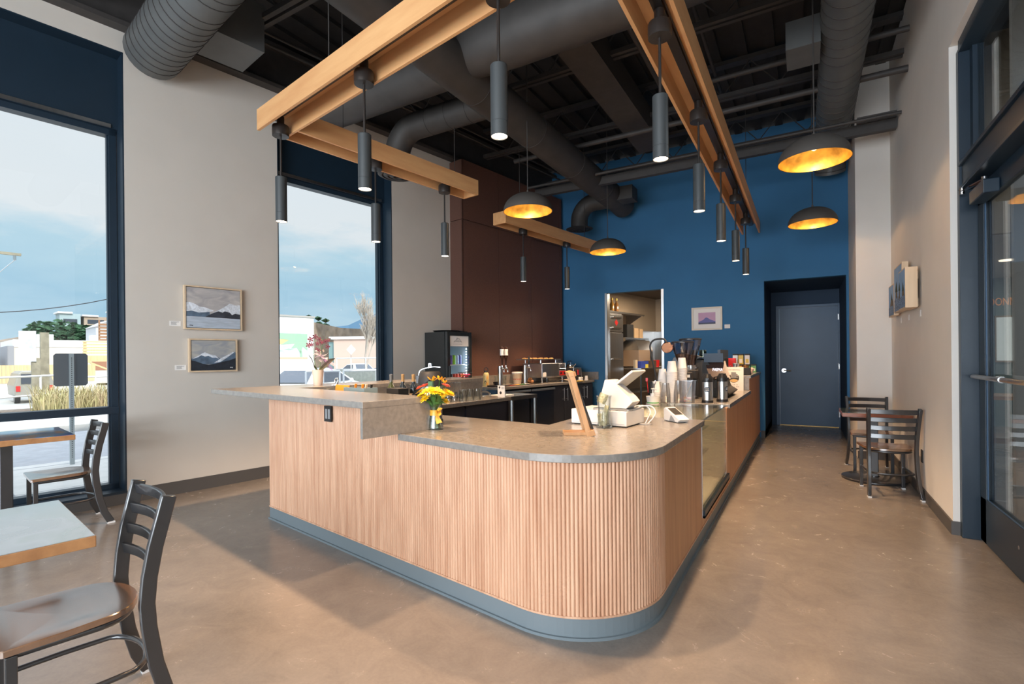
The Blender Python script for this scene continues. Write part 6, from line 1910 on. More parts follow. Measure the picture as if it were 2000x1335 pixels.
g = G(); g.cyl((-1.082, 5.33, ZE + 0.02), (-1.007, 5.33, ZE + 0.20), 0.004, n=8); tag(g.build('stir_stick', M_PALEW), 'wooden stick leaning inside the frosted plastic bin', 'stick')


def make_thermos():
    t = thing('thermos', '', 'thermos')
    g = G(); g.lathe([(0.0001, 0), (0.056, 0), (0.056, 0.022), (0.051, 0.026)], 32, None, False); g.build('base', M_BLACK, t, smooth=40)
    g = G(); g.lathe([(0.051, 0.024), (0.051, 0.205), (0.049, 0.212)], 32, None, False); g.build('body', M_STEEL, t, smooth=40)
    g = G(); g.lathe([(0.052, 0.208), (0.053, 0.235), (0.048, 0.258), (0.036, 0.275), (0.032, 0.290), (0.0001, 0.294)], 32); g.box((0.046, -0.014, 0.235), (0.066, 0.014, 0.248)); g.build('lid', M_BLACK, t, smooth=40)
    g = G(); g.bar([(-0.05, 0, 0.255), (-0.085, 0, 0.25), (-0.095, 0, 0.215), (-0.088, 0, 0.165), (-0.078, 0, 0.140)], (0, 1, 0), 0.020, 0.011); g.build('handle', M_BLACK, t, smooth=40, bev=0.003)
    g = G()
    rr = 0.0516
    cols_ = []
    for k in range(13):
        x = -1 + 2 * k / 12
        hh = 0.024 * (1 - abs(x) ** 4 * 0.75) * (1 - 0.12 * (abs(x) > 0.85))
        cols_.append([(rr * cos(0.56 * x), rr * sin(0.56 * x), 0.135 + hh), (rr * cos(0.56 * x), rr * sin(0.56 * x), 0.135 - hh)])
    for k in range(12):
        g.quad(cols_[k][1], cols_[k + 1][1], cols_[k + 1][0], cols_[k][0])
    lb = g.build('label', mat('label_blue', (0.035, 0.055, 0.085), 0.6), t)
    g = G()
    for z, n in ((0.141, 7), (0.127, 8)):
        for k in range(n):
            a = -0.30 + 0.60 * k / (n - 1)
            g.box((0.0522, -0.0016, z - 0.003), (0.0526, 0.0016, z + 0.003), Matrix.Rotation(a, 4, 'Z'))
    g.build('print', M_PAPER, lb)
    return t


th = make_thermos()
th.location = (-0.862, 5.375, ZE); th.rotation_euler.z = rad(-90 - 10 + 0) ; th['label'] = 'steel coffee thermos with dark label and black handle, left of two'; th['group'] = 'coffee thermoses'
th.rotation_euler.z = rad(-75)
t2 = dup(th, (-0.748, 5.565, ZE), rad(-22), 'steel coffee thermos in front of the now serving sign, right of two', 'coffee thermoses')
th.rotation_euler.z = rad(-82)

# now-serving sign
t = thing('serving_sign', 'white paper sign with a dark round badge reading now serving', 'sign', (-0.835, 7.285, ZE + 0.001), rad(4))
Mx = Matrix.Rotation(rad(-14), 4, 'X')
g = G(); g.box((-0.118, -0.002, 0), (0.118, 0.002, 0.325), Mx); g.add([(-0.03, 0.0, 0.25), (0.03, 0, 0.25), (0.03, 0.13, 0.0), (-0.03, 0.13, 0.0)], [(0, 1, 2, 3)]); pp = g.build('paper', M_PAPER, t)
g = G(); g.lathe([(0.0001, 0), (0.064, 0), (0.064, 0.0006), (0.0001, 0.0006)], 36, Mx @ Matrix.Translation((0, -0.003, 0.175)) @ Matrix.Rotation(rad(90), 4, 'X')); g.build('badge', M_INK, pp)
g = G(); g.add([(0.060 * cos(rad(a)), 0, 0.060 * sin(rad(a))) for a in range(210, 331, 10)] + [(0.030, 0, -0.020), (0.0, 0, -0.014), (-0.030, 0, -0.020)], [list(range(16))], Mx @ Matrix.Translation((0, -0.0040, 0.175))); g.build('badge_tan', M_ORG if False else mat('badge_tan', (0.62, 0.42, 0.18), 0.7), pp)


def sign_text(s_, size, x, z, m, d=0.0045):
    p = Mx @ Vector((x, -d, z))
    lettering('lettering', s_, size, m, pp, p, (rad(90 - 14), 0, 0), 0.0003)


sign_text('NOW SERVING...', 0.024, 0.0, 0.285, M_INK, 0.003)
sign_text("Tony's", 0.036, 0.0, 0.208, M_PAPER); sign_text('Good Coffee', 0.019, 0.0, 0.180, M_PAPER)
sign_text('12oz CUP    $3', 0.015, 0.0, 0.082, M_INK, 0.003); sign_text('Travel MUG    $2.50', 0.015, 0.0, 0.056, M_INK, 0.003)

# espresso machine: seen from the customer's end
EX, EY = -1.03, 6.42
t = thing('espresso_machine', 'black espresso machine with slanted end panel and lit screen', 'espresso machine', (EX, EY, ZE))
side = [(-0.34, 0.10), (-0.36, 0.30), (-0.22, 0.42), (-0.05, 0.44), (0.06, 0.42), (0.16, 0.30), (0.22, 0.10), (0.30, 0.05), (0.24, 0.0), (-0.30, 0.0)]
sw = Matrix(((1, 0, 0, 0), (0, 0, -1, 0), (0, 1, 0, 0), (0, 0, 0, 1)))
g = G(); g.prism(side, -0.40, 0.40, sw); g.build('body', M_MBLACK, t, bev=0.01)
g = G(); g.prism([(-0.36, 0.06), (-0.40, 0.24), (-0.30, 0.46), (-0.05, 0.485), (0.02, 0.46), (-0.05, 0.43), (-0.20, 0.40), (-0.28, 0.27), (-0.26, 0.05)], 0.40, 0.43, sw); g.build('side_arch', M_BLACK, t, bev=0.004)
# end panel towards the camera: slanted plate with the lit name
Me = Matrix.Translation((0.17, -0.43, 0.32)) @ Matrix.Rotation(rad(-32), 4, 'X')
g = G(); g.add([(-0.06, 0, -0.12), (0.15, 0, -0.12), (0.08, 0, 0.11), (-0.14, 0, 0.11), (-0.06, 0.02, -0.12), (0.15, 0.02, -0.12), (0.08, 0.02, 0.11), (-0.14, 0.02, 0.11)], [(0, 1, 2, 3), (7, 6, 5, 4), (0, 4, 5, 1), (1, 5, 6, 2), (2, 6, 7, 3), (3, 7, 4, 0)], Me); ep = g.build('end_panel', mat('panel_brown', (0.06, 0.035, 0.030), 0.3, coat=0.6), t)
lettering('lit_lettering', 'FAEMA', 0.056, glow('screen_white', (0.92, 0.90, 1.0), 2.2), ep, Me @ Vector((0.008, -0.002, -0.005)), (rad(90 - 32), 0, 0), 0.0005, sx=0.62)
g = G(); g.box((-0.30, -0.40, 0.44), (0.20, 0.30, 0.455)); g.box((0.04, -0.46, 0.40), (0.24, -0.36, 0.50)); g.box((0.17, -0.36, 0.455), (0.20, 0.30, 0.54)); g.build('cup_rail', M_DARKBLUE, t)
g = G(); g.prism([(-0.20, 0.0), (-0.10, 0.26), (0.0, 0.28), (0.02, 0.20), (-0.06, 0.0)], -0.44, -0.40, Matrix.Translation((-0.14, 0, 0)) @ sw); g.prism([(-0.20, 0.0), (-0.10, 0.26), (0.0, 0.28), (0.02, 0.20), (-0.06, 0.0)], 0.36, 0.40, Matrix.Translation((-0.14, 0, 0)) @ sw); g.build('side_leg', mat('machine_grey', (0.10, 0.115, 0.13), 0.4), t, bev=0.003)
g = G()
for y in (-0.2, 0.15):
    g.cyl((-0.36, y, 0.20), (-0.46, y, 0.19), 0.035, n=18); g.cyl((-0.46, y, 0.185), (-0.58, y, 0.17), 0.013, n=10)
g.tube([(-0.24, -0.425, 0.40), (-0.19, -0.44, 0.36), (-0.14, -0.445, 0.26), (-0.13, -0.445, 0.20)], 0.007, 8)
g.build('group_head', M_CHROME, t, smooth=50)
# glasses and cups on the machine
for i, (x, y, h, r, lab) in enumerate(((0.0, -0.34, 0.085, 0.042, 'pale green tumbler on the espresso machine, front left'), (0.10, -0.30, 0.085, 0.042, 'pale green tumbler on the espresso machine, front middle'), (0.20, -0.26, 0.085, 0.040, 'pale green tumbler on the espresso machine, front right'), (0.06, -0.18, 0.085, 0.042, 'pale green tumbler in the back row on the espresso machine'), (0.17, -0.14, 0.085, 0.040, 'pale green tumbler farthest back on the espresso machine'))):
    g = G(); g.lathe([(0.0001, h), (r * 0.85, h), (r, 0.0), (r * 0.92, 0.0), (r * 0.78, h - 0.008), (0.0001, h - 0.008)], 20, None, False); o = g.build('green_tumbler', glassy('green_glass', (0.62, 0.72, 0.60), 0.08), None, smooth=50); o.location = (EX + x - 0.20, EY + y, ZE + 0.4565); tag(o, lab, 'glass', 'tumblers on the espresso machine')

# grinders with hoppers
def grinder(x, y, rz, zt, label, beans):
    t = thing('coffee_grinder', label, 'grinder', (x, y, ZE), rz)
    g = G(); g.box((-0.085, -0.10, 0), (0.085, 0.13, 0.30)); g.box((-0.07, -0.19, 0), (0.07, -0.10, 0.03)); g.prism([(-0.085, -0.10), (0.085, -0.10), (0.06, -0.15), (-0.06, -0.15)], 0.20, 0.30); g.build('body', M_MBLACK, t, bev=0.01)
    g = G(); g.cyl((0, 0.02, 0.30), (0, 0.02, 0.345), 0.055, n=24); g.cyl((0, 0.02, 0.315), (0, 0.02, 0.33), 0.075, n=28); g.build('collar', M_STEEL, t, smooth=40)
    g = G(); g.lathe([(0.045, 0.345), (0.050, 0.39), (0.105, 0.545), (0.118, 0.62), (0.115, 0.62), (0.102, 0.547), (0.047, 0.39), (0.042, 0.345)], 36, Matrix.Translation((0, 0.02, 0)), False); hp_ = g.build('hopper', glassy('hopper_smoke', (0.90, 0.89, 0.93), 0.12), t, smooth=50)
    g = G(); g.lathe([(0.0001, 0.635), (0.10, 0.635), (0.122, 0.628), (0.122, 0.618), (0.0001, 0.618)], 36, Matrix.Translation((0, 0.02, 0))); g.build('hopper_lid', M_BLACK, hp_, smooth=40)
    g = G(); g.lathe([(0.0001, 0.347), (0.044, 0.347), (0.047, 0.39), (0.047 + beans * 0.36, 0.39 + beans), (0.03, 0.395 + beans * 1.1), (0.0001, 0.39 + beans * 1.15)], 30, Matrix.Translation((0, 0.02, 0))); o = g.build('coffee_beans', mat('coffee_beans', (0.085, 0.040, 0.020), 0.45, var=0.6, scale=90, bump=0.4, bscale=120), hp_, smooth=50)
    o['kind'] = 'stuff'
    g = G(); g.box((-0.05, -0.203, 0.24), (0.05, -0.201, 0.285)) if False else None
    return t


gr = grinder(-1.155, 5.66, rad(20), 0, 'black coffee grinder with a big clear hopper, nearer of two', 0.10)
g = G(); g.box((-0.045, -0.152, 0.245), (0.045, -0.150, 0.275)); g.build('name_plate', M_PAPER, gr)
gr2 = grinder(-1.13, 5.935, rad(10), 0, 'black coffee grinder with a clear hopper standing behind the nearer one', 0.06)
for o in (gr2,):
    o.scale = (1.0, 1.0, 1.06)
# knock box lamp: small goose-neck steel lamp left of the grinders
t = thing('gooseneck_lamp', 'small copper-faced lamp on a bent black arm left of the grinders', 'lamp', (-1.385, 5.62, ZE))
g = G(); g.lathe([(0.0001, 0), (0.045, 0), (0.045, 0.015), (0.0001, 0.018)], 20); g.tube(cr([(0, 0, 0.01), (-0.04, 0, 0.18), (-0.105, 0, 0.50), (-0.115, 0, 0.60), (-0.07, 0, 0.655), (0.02, 0, 0.665), (0.055, 0, 0.64), (0.075, 0, 0.58)], 5), 0.010, 10); g.build('arm', M_MBLACK, t, smooth=60)
g = G(); g.lathe([(0.0001, 0), (0.055, 0.0), (0.062, 0.01), (0.05, 0.035), (0.02, 0.05), (0.0001, 0.052)], 28, Matrix.Translation((0.075, -0.02, 0.565)) @ Vector((-0.2, 0.95, 0.2)).to_track_quat('Z', 'Y').to_matrix().to_4x4()); g.build('head', mat('copper', (0.75, 0.45, 0.35), 0.18, 1.0), t, smooth=40)
# black canister, tea tins, boxes, jars at the raised end
ZR = 1.0905
g = G(); g.box((-0.06, -0.06, 0), (0.06, 0.06, 0.17)); o = g.build('tea_crate', M_RED, bev=0.004); o.scale = (1.75, 1.0, 1.35); o.location = (-1.01, 8.15, ZR); tag(o, 'shiny red box behind the espresso machine', 'box')
g = G(); g.lathe([(0.0001, 0), (0.085, 0), (0.085, 0.22), (0.07, 0.25), (0.0001, 0.255)], 24); o = g.build('black_canister', M_BLACK, None, smooth=40); o.location = (-1.03, 7.66, ZR); tag(o, 'black rounded canister behind the hoppers', 'canister')
M_TIN = {'yellow': mat('tin_yellow', (0.55, 0.42, 0.05), 0.4), 'white': mat('tin_white', (0.60, 0.60, 0.62), 0.4), 'silver': mat('tin_silver', (0.40, 0.38, 0.34), 0.35, 0.4), 'green': mat('tin_green', (0.10, 0.32, 0.12), 0.4)}
for i, (x, y, z, c, lab) in enumerate(((-0.98, 8.80, 0.13, 'silver', 'silver tea tin at the left of the upper row'), (-0.90, 8.82, 0.13, 'yellow', 'yellow tea tin in the middle of the upper row'), (-0.81, 8.84, 0.13, 'white', 'white tea tin at the right of the upper row'),
                                       (-0.98, 8.80, 0, 'white', 'white tea tin under the silver one'), (-0.90, 8.82, 0, 'yellow', 'yellow tea tin in the lower row, left'), (-0.81, 8.84, 0, 'green', 'green-topped tea tin in the lower row, middle'), (-0.72, 8.86, 0, 'green', 'green-topped tea tin in the lower row, right'))):
    h = 0.165 if z else 0.128
    t = thing('tea_tin', lab, 'tin', (x, y, ZR + z), 0.0, 'tea tins at the blue wall')
    g = G(); g.box((-0.036, -0.036, 0), (0.036, 0.036, h - 0.022)); g.build('body', M_TIN[c], t)
    g = G(); g.box((-0.0375, -0.0375, h - 0.022), (0.0375, 0.0375, h)); g.build('lid', M_MBLACK, t)
    g = G(); g.box((-0.022, -0.0366, 0.02), (0.022, -0.036, h * 0.5)); g.build('label', M_PAPER if c != 'white' else M_TIN['yellow'], t)
# syrup and utensils jars
for i, (x, y, r, h, m, lab) in enumerate(((-1.02, 7.62, 0.035, 0.11, M_STEEL, 'steel milk pitcher at the left of the raised end'), (-0.93, 7.60, 0.032, 0.13, M_CLEAR, 'clear jar beside the steel pitcher'), (-0.85, 7.58, 0.030, 0.15, M_STEEL, 'slim steel shaker near the sign'), (-0.78, 7.64, 0.033, 0.10, mat('honey_glass', (0.55, 0.28, 0.04), 0.15, coat=0.8), 'amber honey jar behind the sign'), (-0.86, 7.78, 0.045, 0.16, M_WHITE, 'white teapot-like canister before the tins'), (-0.76, 7.98, 0.05, 0.13, mat('copper_cup', (0.55, 0.28, 0.10), 0.2, 0.9), 'shiny copper pot at the right of the tins'))):
    g = G(); g.lathe([(0.0001, 0), (r, 0), (r * 1.03, h * 0.1), (r * 0.95, h * 0.8), (r * 1.0, h), (r * 0.9, h), (r * 0.86, h * 0.8), (r * 0.9, h * 0.08), (0.0001, h * 0.06)], 22, None, False)
    o = g.build('counter_jar', m, None, smooth=45); o.location = (x, y, ZR); tag(o, lab, 'jar')
g = G(); g.box((-0.05, -0.04, 0), (0.05, 0.04, 0.10)); o = g.build('napkin_block', M_MBLACK, bev=0.003); o.location = (-0.705, 7.60, ZR); tag(o, 'black napkin dispenser at the edge of the raised end', 'dispenser')
g = G(); g.ball((0, 0, 0.04), 0.05, 14, 10, (1.0, 0.8, 0.8)); g.ball((0.03, 0.01, 0.07), 0.03, 10, 8); o = g.build('cloth_bundle', mat('pink_cloth', (0.62, 0.45, 0.38), 0.9), None, smooth=60); o.location = (-0.69, 7.78, ZR); tag(o, 'pale crumpled cloth beside the black napkin dispenser', 'cloth')
# ================================================================== KITCHEN SEEN THROUGH THE DOORWAY
M_KWALL = mat('kitchen_wall', (0.44, 0.34, 0.24), 0.8)
KX, KY = -3.885, 9.36


def kf(o, s, z=0.0):
    return Vector((KX, KY, z)) + FD * o + LD * s


MK = Matrix.Translation((KX, KY, 0)) @ Matrix.Rotation(-TL, 4, 'Z')
g = G(); g.box((-0.12, -0.1, 0), (0, 3.7, 2.8)); o = struct(g.build('wall_kitchen_left', M_KWALL)); o.matrix_world = MK
g = G(); g.box((-3.6, 12.85, 0), (-0.7, 12.97, 2.8)); struct(g.build('wall_kitchen_back', M_KWALL))
g = G(); g.box((0.002, 1.4, 1.2), (0.008, 3.5, 1.98)); g.box((0.008, 3.46, 1.2), (1.8, 3.468, 1.98)); o = struct(g.build('trim_3', M_STEEL)); o.matrix_world = MK
for x in (-3.279, -2.257):
    sgn = 1 if x < -3 else -1
    g = G(); g.box((x - 0.001 * sgn, YB - 0.004, 0.1), (x + 0.004 * sgn, YB + 0.144, 2.576)); g.box((x - 0.045 * sgn, YB - 0.004, 0.1), (x + 0.004 * sgn, YB - 0.0005, 2.576))
    struct(g.build('trim_4', M_STEEL))
l = bpy.data.lights.new('kitchen_lamp', 'AREA'); l.shape = 'RECTANGLE'; l.size = 0.6; l.size_y = 1.2; l.energy = 75; l.color = (1.0, 0.80, 0.58)
lo = bpy.data.objects.new('kitchen_lamp', l); COL.objects.link(lo); lo.location = (-2.3, 10.5, 2.75)


def kitem(o, label, cat, group=None):
    o.matrix_world = MK @ o.matrix_world
    return tag(o, label, cat, group)


t = thing('upright_fridge', 'tall stainless upright fridge just inside the kitchen doorway', 'fridge', kf(0.01, 0.30, 0), -TL)
g = G(); g.box((0, 0, 0.08), (0.44, 0.58, 2.24)); g.build('body', M_STEEL, t, bev=0.004)
for z0, z1 in ((0.12, 1.84), (1.87, 2.21)):
    g = G(); g.box((0.441, 0.0, z0), (0.468, 0.58, z1)); dr = g.build('door', M_STEEL, t, bev=0.004)
    for z in ((1.93, 2.14) if z0 > 1 else (1.3,)):
        g = G(); g.box((0.468, 0.10, z), (0.50, 0.46, z + 0.022)); g.build('handle', M_CHROME, dr, bev=0.006)
g = G(); g.box((0.0, -0.05, -0.05), (0.001, 0.05, 0.05), Matrix.Translation((0.4685, 0.29, 2.05)) @ Matrix.Rotation(rad(40), 4, 'X')); g.build('red_sticker', M_RED, t)


def kshelf(s0, s1, z, d, label):
    t = thing('wall_shelf', label, 'shelf', kf(0, s0, z), -TL)
    g = G(); g.box((0.002, 0, 0), (d, s1 - s0, 0.012)); g.box((d - 0.01, 0, -0.025), (d, s1 - s0, 0.0)); g.build('board', M_STEEL, t)
    for s in (0.12, s1 - s0 - 0.1):
        g = G(); g.prism([(0.002, -0.24), (0.02, -0.24), (d * 0.95, -0.02), (d * 0.95, 0.0), (0.002, 0.0)], s - 0.006, s + 0.006, Matrix(((1, 0, 0, 0), (0, 0, 1, 0), (0, 1, 0, 0), (0, 0, 0, 1)))); g.build('bracket', M_STEEL, t)


kshelf(0.32, 2.05, 2.285, 0.40, 'upper stainless wall shelf in the kitchen with two bottles')
kshelf(1.20, 2.35, 1.76, 0.36, 'lower stainless wall shelf in the kitchen with the black crate')
for k, (s, c, lab) in enumerate(((0.74, (0.70, 0.35, 0.08), 'amber bottle at the left on the upper kitchen shelf'), (0.93, (0.45, 0.22, 0.08), 'brown-labelled bottle at the right on the upper kitchen shelf'))):
    t = thing('spirit_bottle', lab, 'bottle', kf(0.30, s, 2.298))
    g = G(); g.lathe([(0.0001, 0), (0.045, 0), (0.045, 0.16), (0.018, 0.20), (0.016, 0.24), (0.0001, 0.24)], 20); g.build('glass', mat('spirit_%d' % k, c, 0.15, coat=0.8), t, smooth=40)
    g = G(); g.cyl((0, 0, 0.24), (0, 0, 0.28), 0.02, n=14); g.build('cap', M_GOLD, t)
g = G(); g.box((0.05, 1.35, 1.7725), (0.33, 1.65, 2.06)); o = g.build('black_crate', M_MBLACK, bev=0.006); kitem(o, 'black crate on the lower kitchen shelf', 'crate')
for s, w, h, lab in ((1.75, 0.20, 0.22, 'brown carton beside the black crate, left'), (2.02, 0.16, 0.21, 'brown carton at the right end of the lower kitchen shelf')):
    g = G(); g.box((0.05, s, 1.7725), (0.30, s + w, 1.7725 + h)); o = g.build('carton', mat('carton_brown', (0.45, 0.30, 0.17), 0.8), bev=0.003); kitem(o, lab, 'box')
t = thing('speed_oven', 'countertop speed oven with steel hood in the kitchen', 'oven', kf(0.02, 1.55, 1.14), -TL)
g = G(); g.box((0, 0, 0), (0.48, 0.70, 0.36)); g.build('body', mat('oven_tan', (0.42, 0.29, 0.19), 0.45, 0.3), t, bev=0.004)
g = G(); g.prism([(0.0, 0.36), (0.48, 0.36), (0.40, 0.58), (0.0, 0.58)], 0.0, 0.70, Matrix(((1, 0, 0, 0), (0, 0, 1, 0), (0, 1, 0, 0), (0, 0, 0, 1)))); g.build('hood', M_STEEL, t)
g = G(); g.box((0.48, 0.56, 0.05), (0.484, 0.69, 0.33)); g.cyl((0.484, 0.62, 0.20), (0.50, 0.62, 0.20), 0.022); g.build('control_panel', M_BLACK, t)
t = thing('prep_table', 'stainless prep counter in the kitchen with boxes on it', 'table', kf(0.01, 1.18, 0), -TL)
g = G(); g.box((0, 0, 1.085), (0.72, 2.2, 1.115)); g.build('top', M_STEEL, t)
g = G(); g.box((0.02, 0.02, 0.60), (0.66, 2.15, 0.615)); g.build('shelf', M_STEEL, t)
for x, y in ((0.04, 0.05), (0.68, 0.05), (0.68, 2.15), (0.04, 2.15)):
    g = G(); g.cyl((x, y, 0), (x, y, 1.085), 0.02, n=12); g.build('leg', M_CHROME, t)
for (o_, s, w, d, h, c, lab) in ((0.53, 1.22, 0.10, 0.05, 0.17, (0.62, 0.48, 0.32), 'tan upright carton at the left on the prep counter'), (0.50, 1.36, 0.36, 0.14, 0.14, (0.03, 0.06, 0.33), 'blue printed box at the front of the prep counter'), (0.56, 1.40, 0.16, 0.06, 0.09, (0.30, 0.33, 0.16), 'olive box leaning on the blue box'),
                             (0.60, 1.56, 0.13, 0.05, 0.075, (0.70, 0.55, 0.05), 'yellow box in front of the blue box'), (0.50, 1.80, 0.28, 0.16, 0.15, (0.09, 0.055, 0.035), 'dark brown box right of the blue box'), (0.58, 1.36, 0.18, 0.02, 0.05, (0.72, 0.68, 0.64), 'low white box under the olive one')):
    g = G(); g.box((o_, s, 1.1155), (o_ + d, s + w, 1.1155 + h)); o = g.build('food_box', mat('box_paint', c, 0.6), bev=0.002); kitem(o, lab, 'box')
g = G(); g.lathe([(0.0001, 0), (0.055, 0), (0.072, 0.16), (0.068, 0.16), (0.05, 0.006), (0.0001, 0.006)], 24); o = g.build('red_cup', M_RED, None, smooth=40); o.location = kf(0.60, 2.22, 1.1155); tag(o, 'red plastic cup at the right on the prep counter', 'cup')
g = G(); g.box((-3.23, 9.05, 0), (-3.05, 9.20, 0.93)); o = g.build('bin_lid_box', M_MBLACK, bev=0.02); o.name = 'waste_bin'; tag(o, 'black waste bin at the left of the kitchen doorway', 'bin')

# ================================================================== LOBBY
t = thing('lobby_sign', 'copper letters of the theater name on the teal lobby wall', 'sign', (3.05, 12.595, 2.30))
lettering('letters', 'DONNA M. NORRIS THEATER', 0.20, mat('copper_letters', (0.62, 0.27, 0.10), 0.35, 0.5), t, (0.72, -0.012, 0), (rad(90), 0, 0), 0.01, sx=0.62)
t = thing('lobby_window', 'bright framed window on the teal lobby wall under the copper letters', 'window', (3.05, 12.597, 1.22))
g = G(); g.box((-0.02, -0.03, -0.03), (0.78, 0, 0)); g.box((-0.02, -0.03, 0.80), (0.78, 0, 0.83)); g.box((-0.02, -0.03, 0), (0.0, 0, 0.80)); g.box((0.76, -0.03, 0), (0.78, 0, 0.80)); g.build('frame', M_TAUPE, t)
g = G(); g.box((0, -0.012, 0), (0.42, -0.002, 0.80)); g.build('pane', glow('bright_pane', (0.62, 0.66, 0.62), 0.9), t)
g = G(); g.box((0.42, -0.012, 0), (0.76, -0.002, 0.80)); g.build('wall_strip', M_TAUPE, t)
t = thing('lobby_screen', 'dark wall screen beside the bright lobby window', 'screen', (3.86, 12.59, 1.18)); g = G(); g.box((0, -0.05, 0), (0.9, 0, 0.90)); g.build('panel', M_BLACK, t)
t = thing('lobby_table', 'wooden lobby table seen through the glass door', 'table', (2.55, 9.6, 0))
g = G(); g.box((-0.6, -0.35, 0.72), (0.9, 0.35, 0.77)); g.build('table_top', M_TABLEW, t)
for x, y in ((-0.5, -0.25), (0.8, -0.25), (0.8, 0.25), (-0.5, 0.25)):
    g = G(); g.box((x - 0.05, y - 0.05, 0), (x + 0.05, y + 0.05, 0.72)); g.build('leg', M_CHAIR, t)
t = thing('lobby_bench', 'low wooden bench seat seen through the lower part of the glass door', 'bench', (2.0, 7.6, 0))
g = G(); g.box((-0.5, -0.25, 0.38), (0.6, 0.25, 0.44)); g.build('seat', M_SEATW, t)
for x in (-0.42, 0.52):
    g = G(); g.box((x - 0.03, -0.22, 0), (x + 0.03, 0.22, 0.38)); g.build('leg', M_CHAIR, t)
l = bpy.data.lights.new('lobby_lamp', 'AREA'); l.shape = 'RECTANGLE'; l.size = 1.5; l.size_y = 3.0; l.energy = 120; l.color = (0.92, 0.96, 1.0)
lo = bpy.data.objects.new('lobby_lamp', l); COL.objects.link(lo); lo.location = (4.2, 6.0, 4.9)
l = bpy.data.lights.new('lobby_lamp', 'AREA'); l.shape = 'RECTANGLE'; l.size = 1.0; l.size_y = 2.0; l.energy = 45; l.color = (1.0, 0.90, 0.78)
lo = bpy.data.objects.new('lobby_lamp', l); COL.objects.link(lo); lo.location = (3.6, 10.6, 2.70)
for k in range(3):
    g = G(); g.cyl((2.6 + 0.5 * k, 10.2 + 0.7 * k, 2.735), (2.6 + 0.5 * k, 10.2 + 0.7 * k, 2.75), 0.09, n=20); tag(g.build('downlight', glow('downlight_face', (1.0, 0.82, 0.6), 3.0)), 'round downlight in the lobby ceiling, %s' % ('nearest', 'middle one', 'farthest')[k], 'light', 'lobby downlights')

# ================================================================== OUTSIDE
GZ = -0.12
M_WALK = mat('sidewalk', (0.50, 0.48, 0.45), 0.85, var=0.08, scale=4)
M_ROAD = mat('asphalt', (0.30, 0.30, 0.31), 0.9, var=0.08, scale=6)
M_DIRT = mat('bark_mulch', (0.16, 0.12, 0.09), 0.95, var=0.4, scale=10)
M_GRND = mat('far_ground', (0.42, 0.41, 0.38), 0.9, var=0.1, scale=0.5)
g = G(); g.box((-320, -220, GZ - 0.6), (-0.36, 330, GZ - 0.33)); o = struct(g.build('ground', M_GRND)); o.matrix_world = MLF
g = G(); g.box((-4.0, -30, GZ - 0.35), (-0.36, 60, GZ))
for s in range(-24, 40):
    g.box((-4.0, s * 1.5 - 0.008, GZ), (-0.36, s * 1.5 + 0.008, GZ + 0.001))
o = struct(g.build('sidewalk', M_WALK)); o.matrix_world = MLF
g = G()
for s in range(-24, 40):
    g.box((-4.0, s * 1.5 - 0.012, GZ + 0.0005), (-0.36, s * 1.5 + 0.012, GZ + 0.0015))
g.box((-1.9, -30, GZ + 0.0005), (-1.876, 60, GZ + 0.0015)); g.box((-3.75, -30, GZ + 0.0005), (-3.72, 60, GZ + 0.0015))
o = struct(g.build('sidewalk_joints', M_ROAD)); o.matrix_world = MLF
g = G(); g.box((-9.2, -40, GZ - 0.35), (-4.0, 80, GZ - 0.12)); o = struct(g.build('road', M_ROAD)); o.matrix_world = MLF
g = G(); g.box((-12.2, -40, GZ - 0.35), (-9.2, 5.0, GZ + 0.03)); o = struct(g.build('far_sidewalk', M_WALK)); o.matrix_world = MLF
g = G(); g.box((-16.0, -0.6, GZ - 0.35), (-12.2, 5.0, GZ + 0.02)); o = struct(g.build('planting_bed', M_DIRT)); o.matrix_world = MLF


def lthing(name, label, cat, o_, s_, z=GZ, group=None):
    return thing(name, label, cat, lf(o_, s_, z), -TL, group)


# street sign seen from behind
t = lthing('street_sign', 'grey back of a rounded street sign on a perforated post by the big window', 'sign', -3.62, -0.74)
g = G(); g.box((-0.026, -0.026, 0), (0.026, 0.026, 1.60)); post = g.build('post', mat('galvanised', (0.42, 0.47, 0.50), 0.4, 0.7), t)
g = G()
for k in range(52):
    g.box((0.0262, -0.006, 0.10 + 0.028 * k), (0.0266, 0.006, 0.112 + 0.028 * k))
g.build('post_holes', M_INK, post)
pl = [(0.19 * a, 0.235 * b) for a, b in ((-1, -0.88), (-0.86, -1), (0.86, -1), (1, -0.88), (1, 0.88), (0.86, 1), (-0.86, 1), (-1, 0.88))]
g = G(); g.prism(pl, -0.034, -0.029, Matrix(((0, 0, 1, 0), (1, 0, 0, 0), (0, 1, 0, 1.365), (0, 0, 0, 1)))); g.build('plate', mat('sign_back', (0.115, 0.125, 0.14), 0.5, 0.3), t)

# ornamental grasses
M_GRASS = mat('dry_grass', (0.62, 0.47, 0.28), 0.8, var=0.25, scale=2, col2=(0.44, 0.42, 0.18))
g = G()
for i in range(2600):
    o_ = -12.5 - 2.4 * rnd.random(); s_ = 0.0 + 4.8 * rnd.random()
    p = lf(o_, s_, GZ + 0.02)
    h = 0.45 + 0.45 * rnd.random(); a = rnd.random() * 6.28; b = 0.18 + 0.25 * rnd.random()
    w = Vector((cos(a + 1.57), sin(a + 1.57), 0)) * 0.012
    q = p + Vector((cos(a) * b * 0.35, sin(a) * b * 0.35, h * 0.65)); r = p + Vector((cos(a) * b, sin(a) * b, h))
    g.add([p - w, p + w, q + w * .8, q - w * .8, r], [(0, 1, 2, 3), (3, 2, 4)])
o = g.build('ornamental_grass', M_GRASS); tag(o, 'dry straw-coloured ornamental grass across the street from the big window', 'grass', None, 'stuff')

M_WRAIL = mat('white_rail', (0.78, 0.78, 0.78), 0.5)


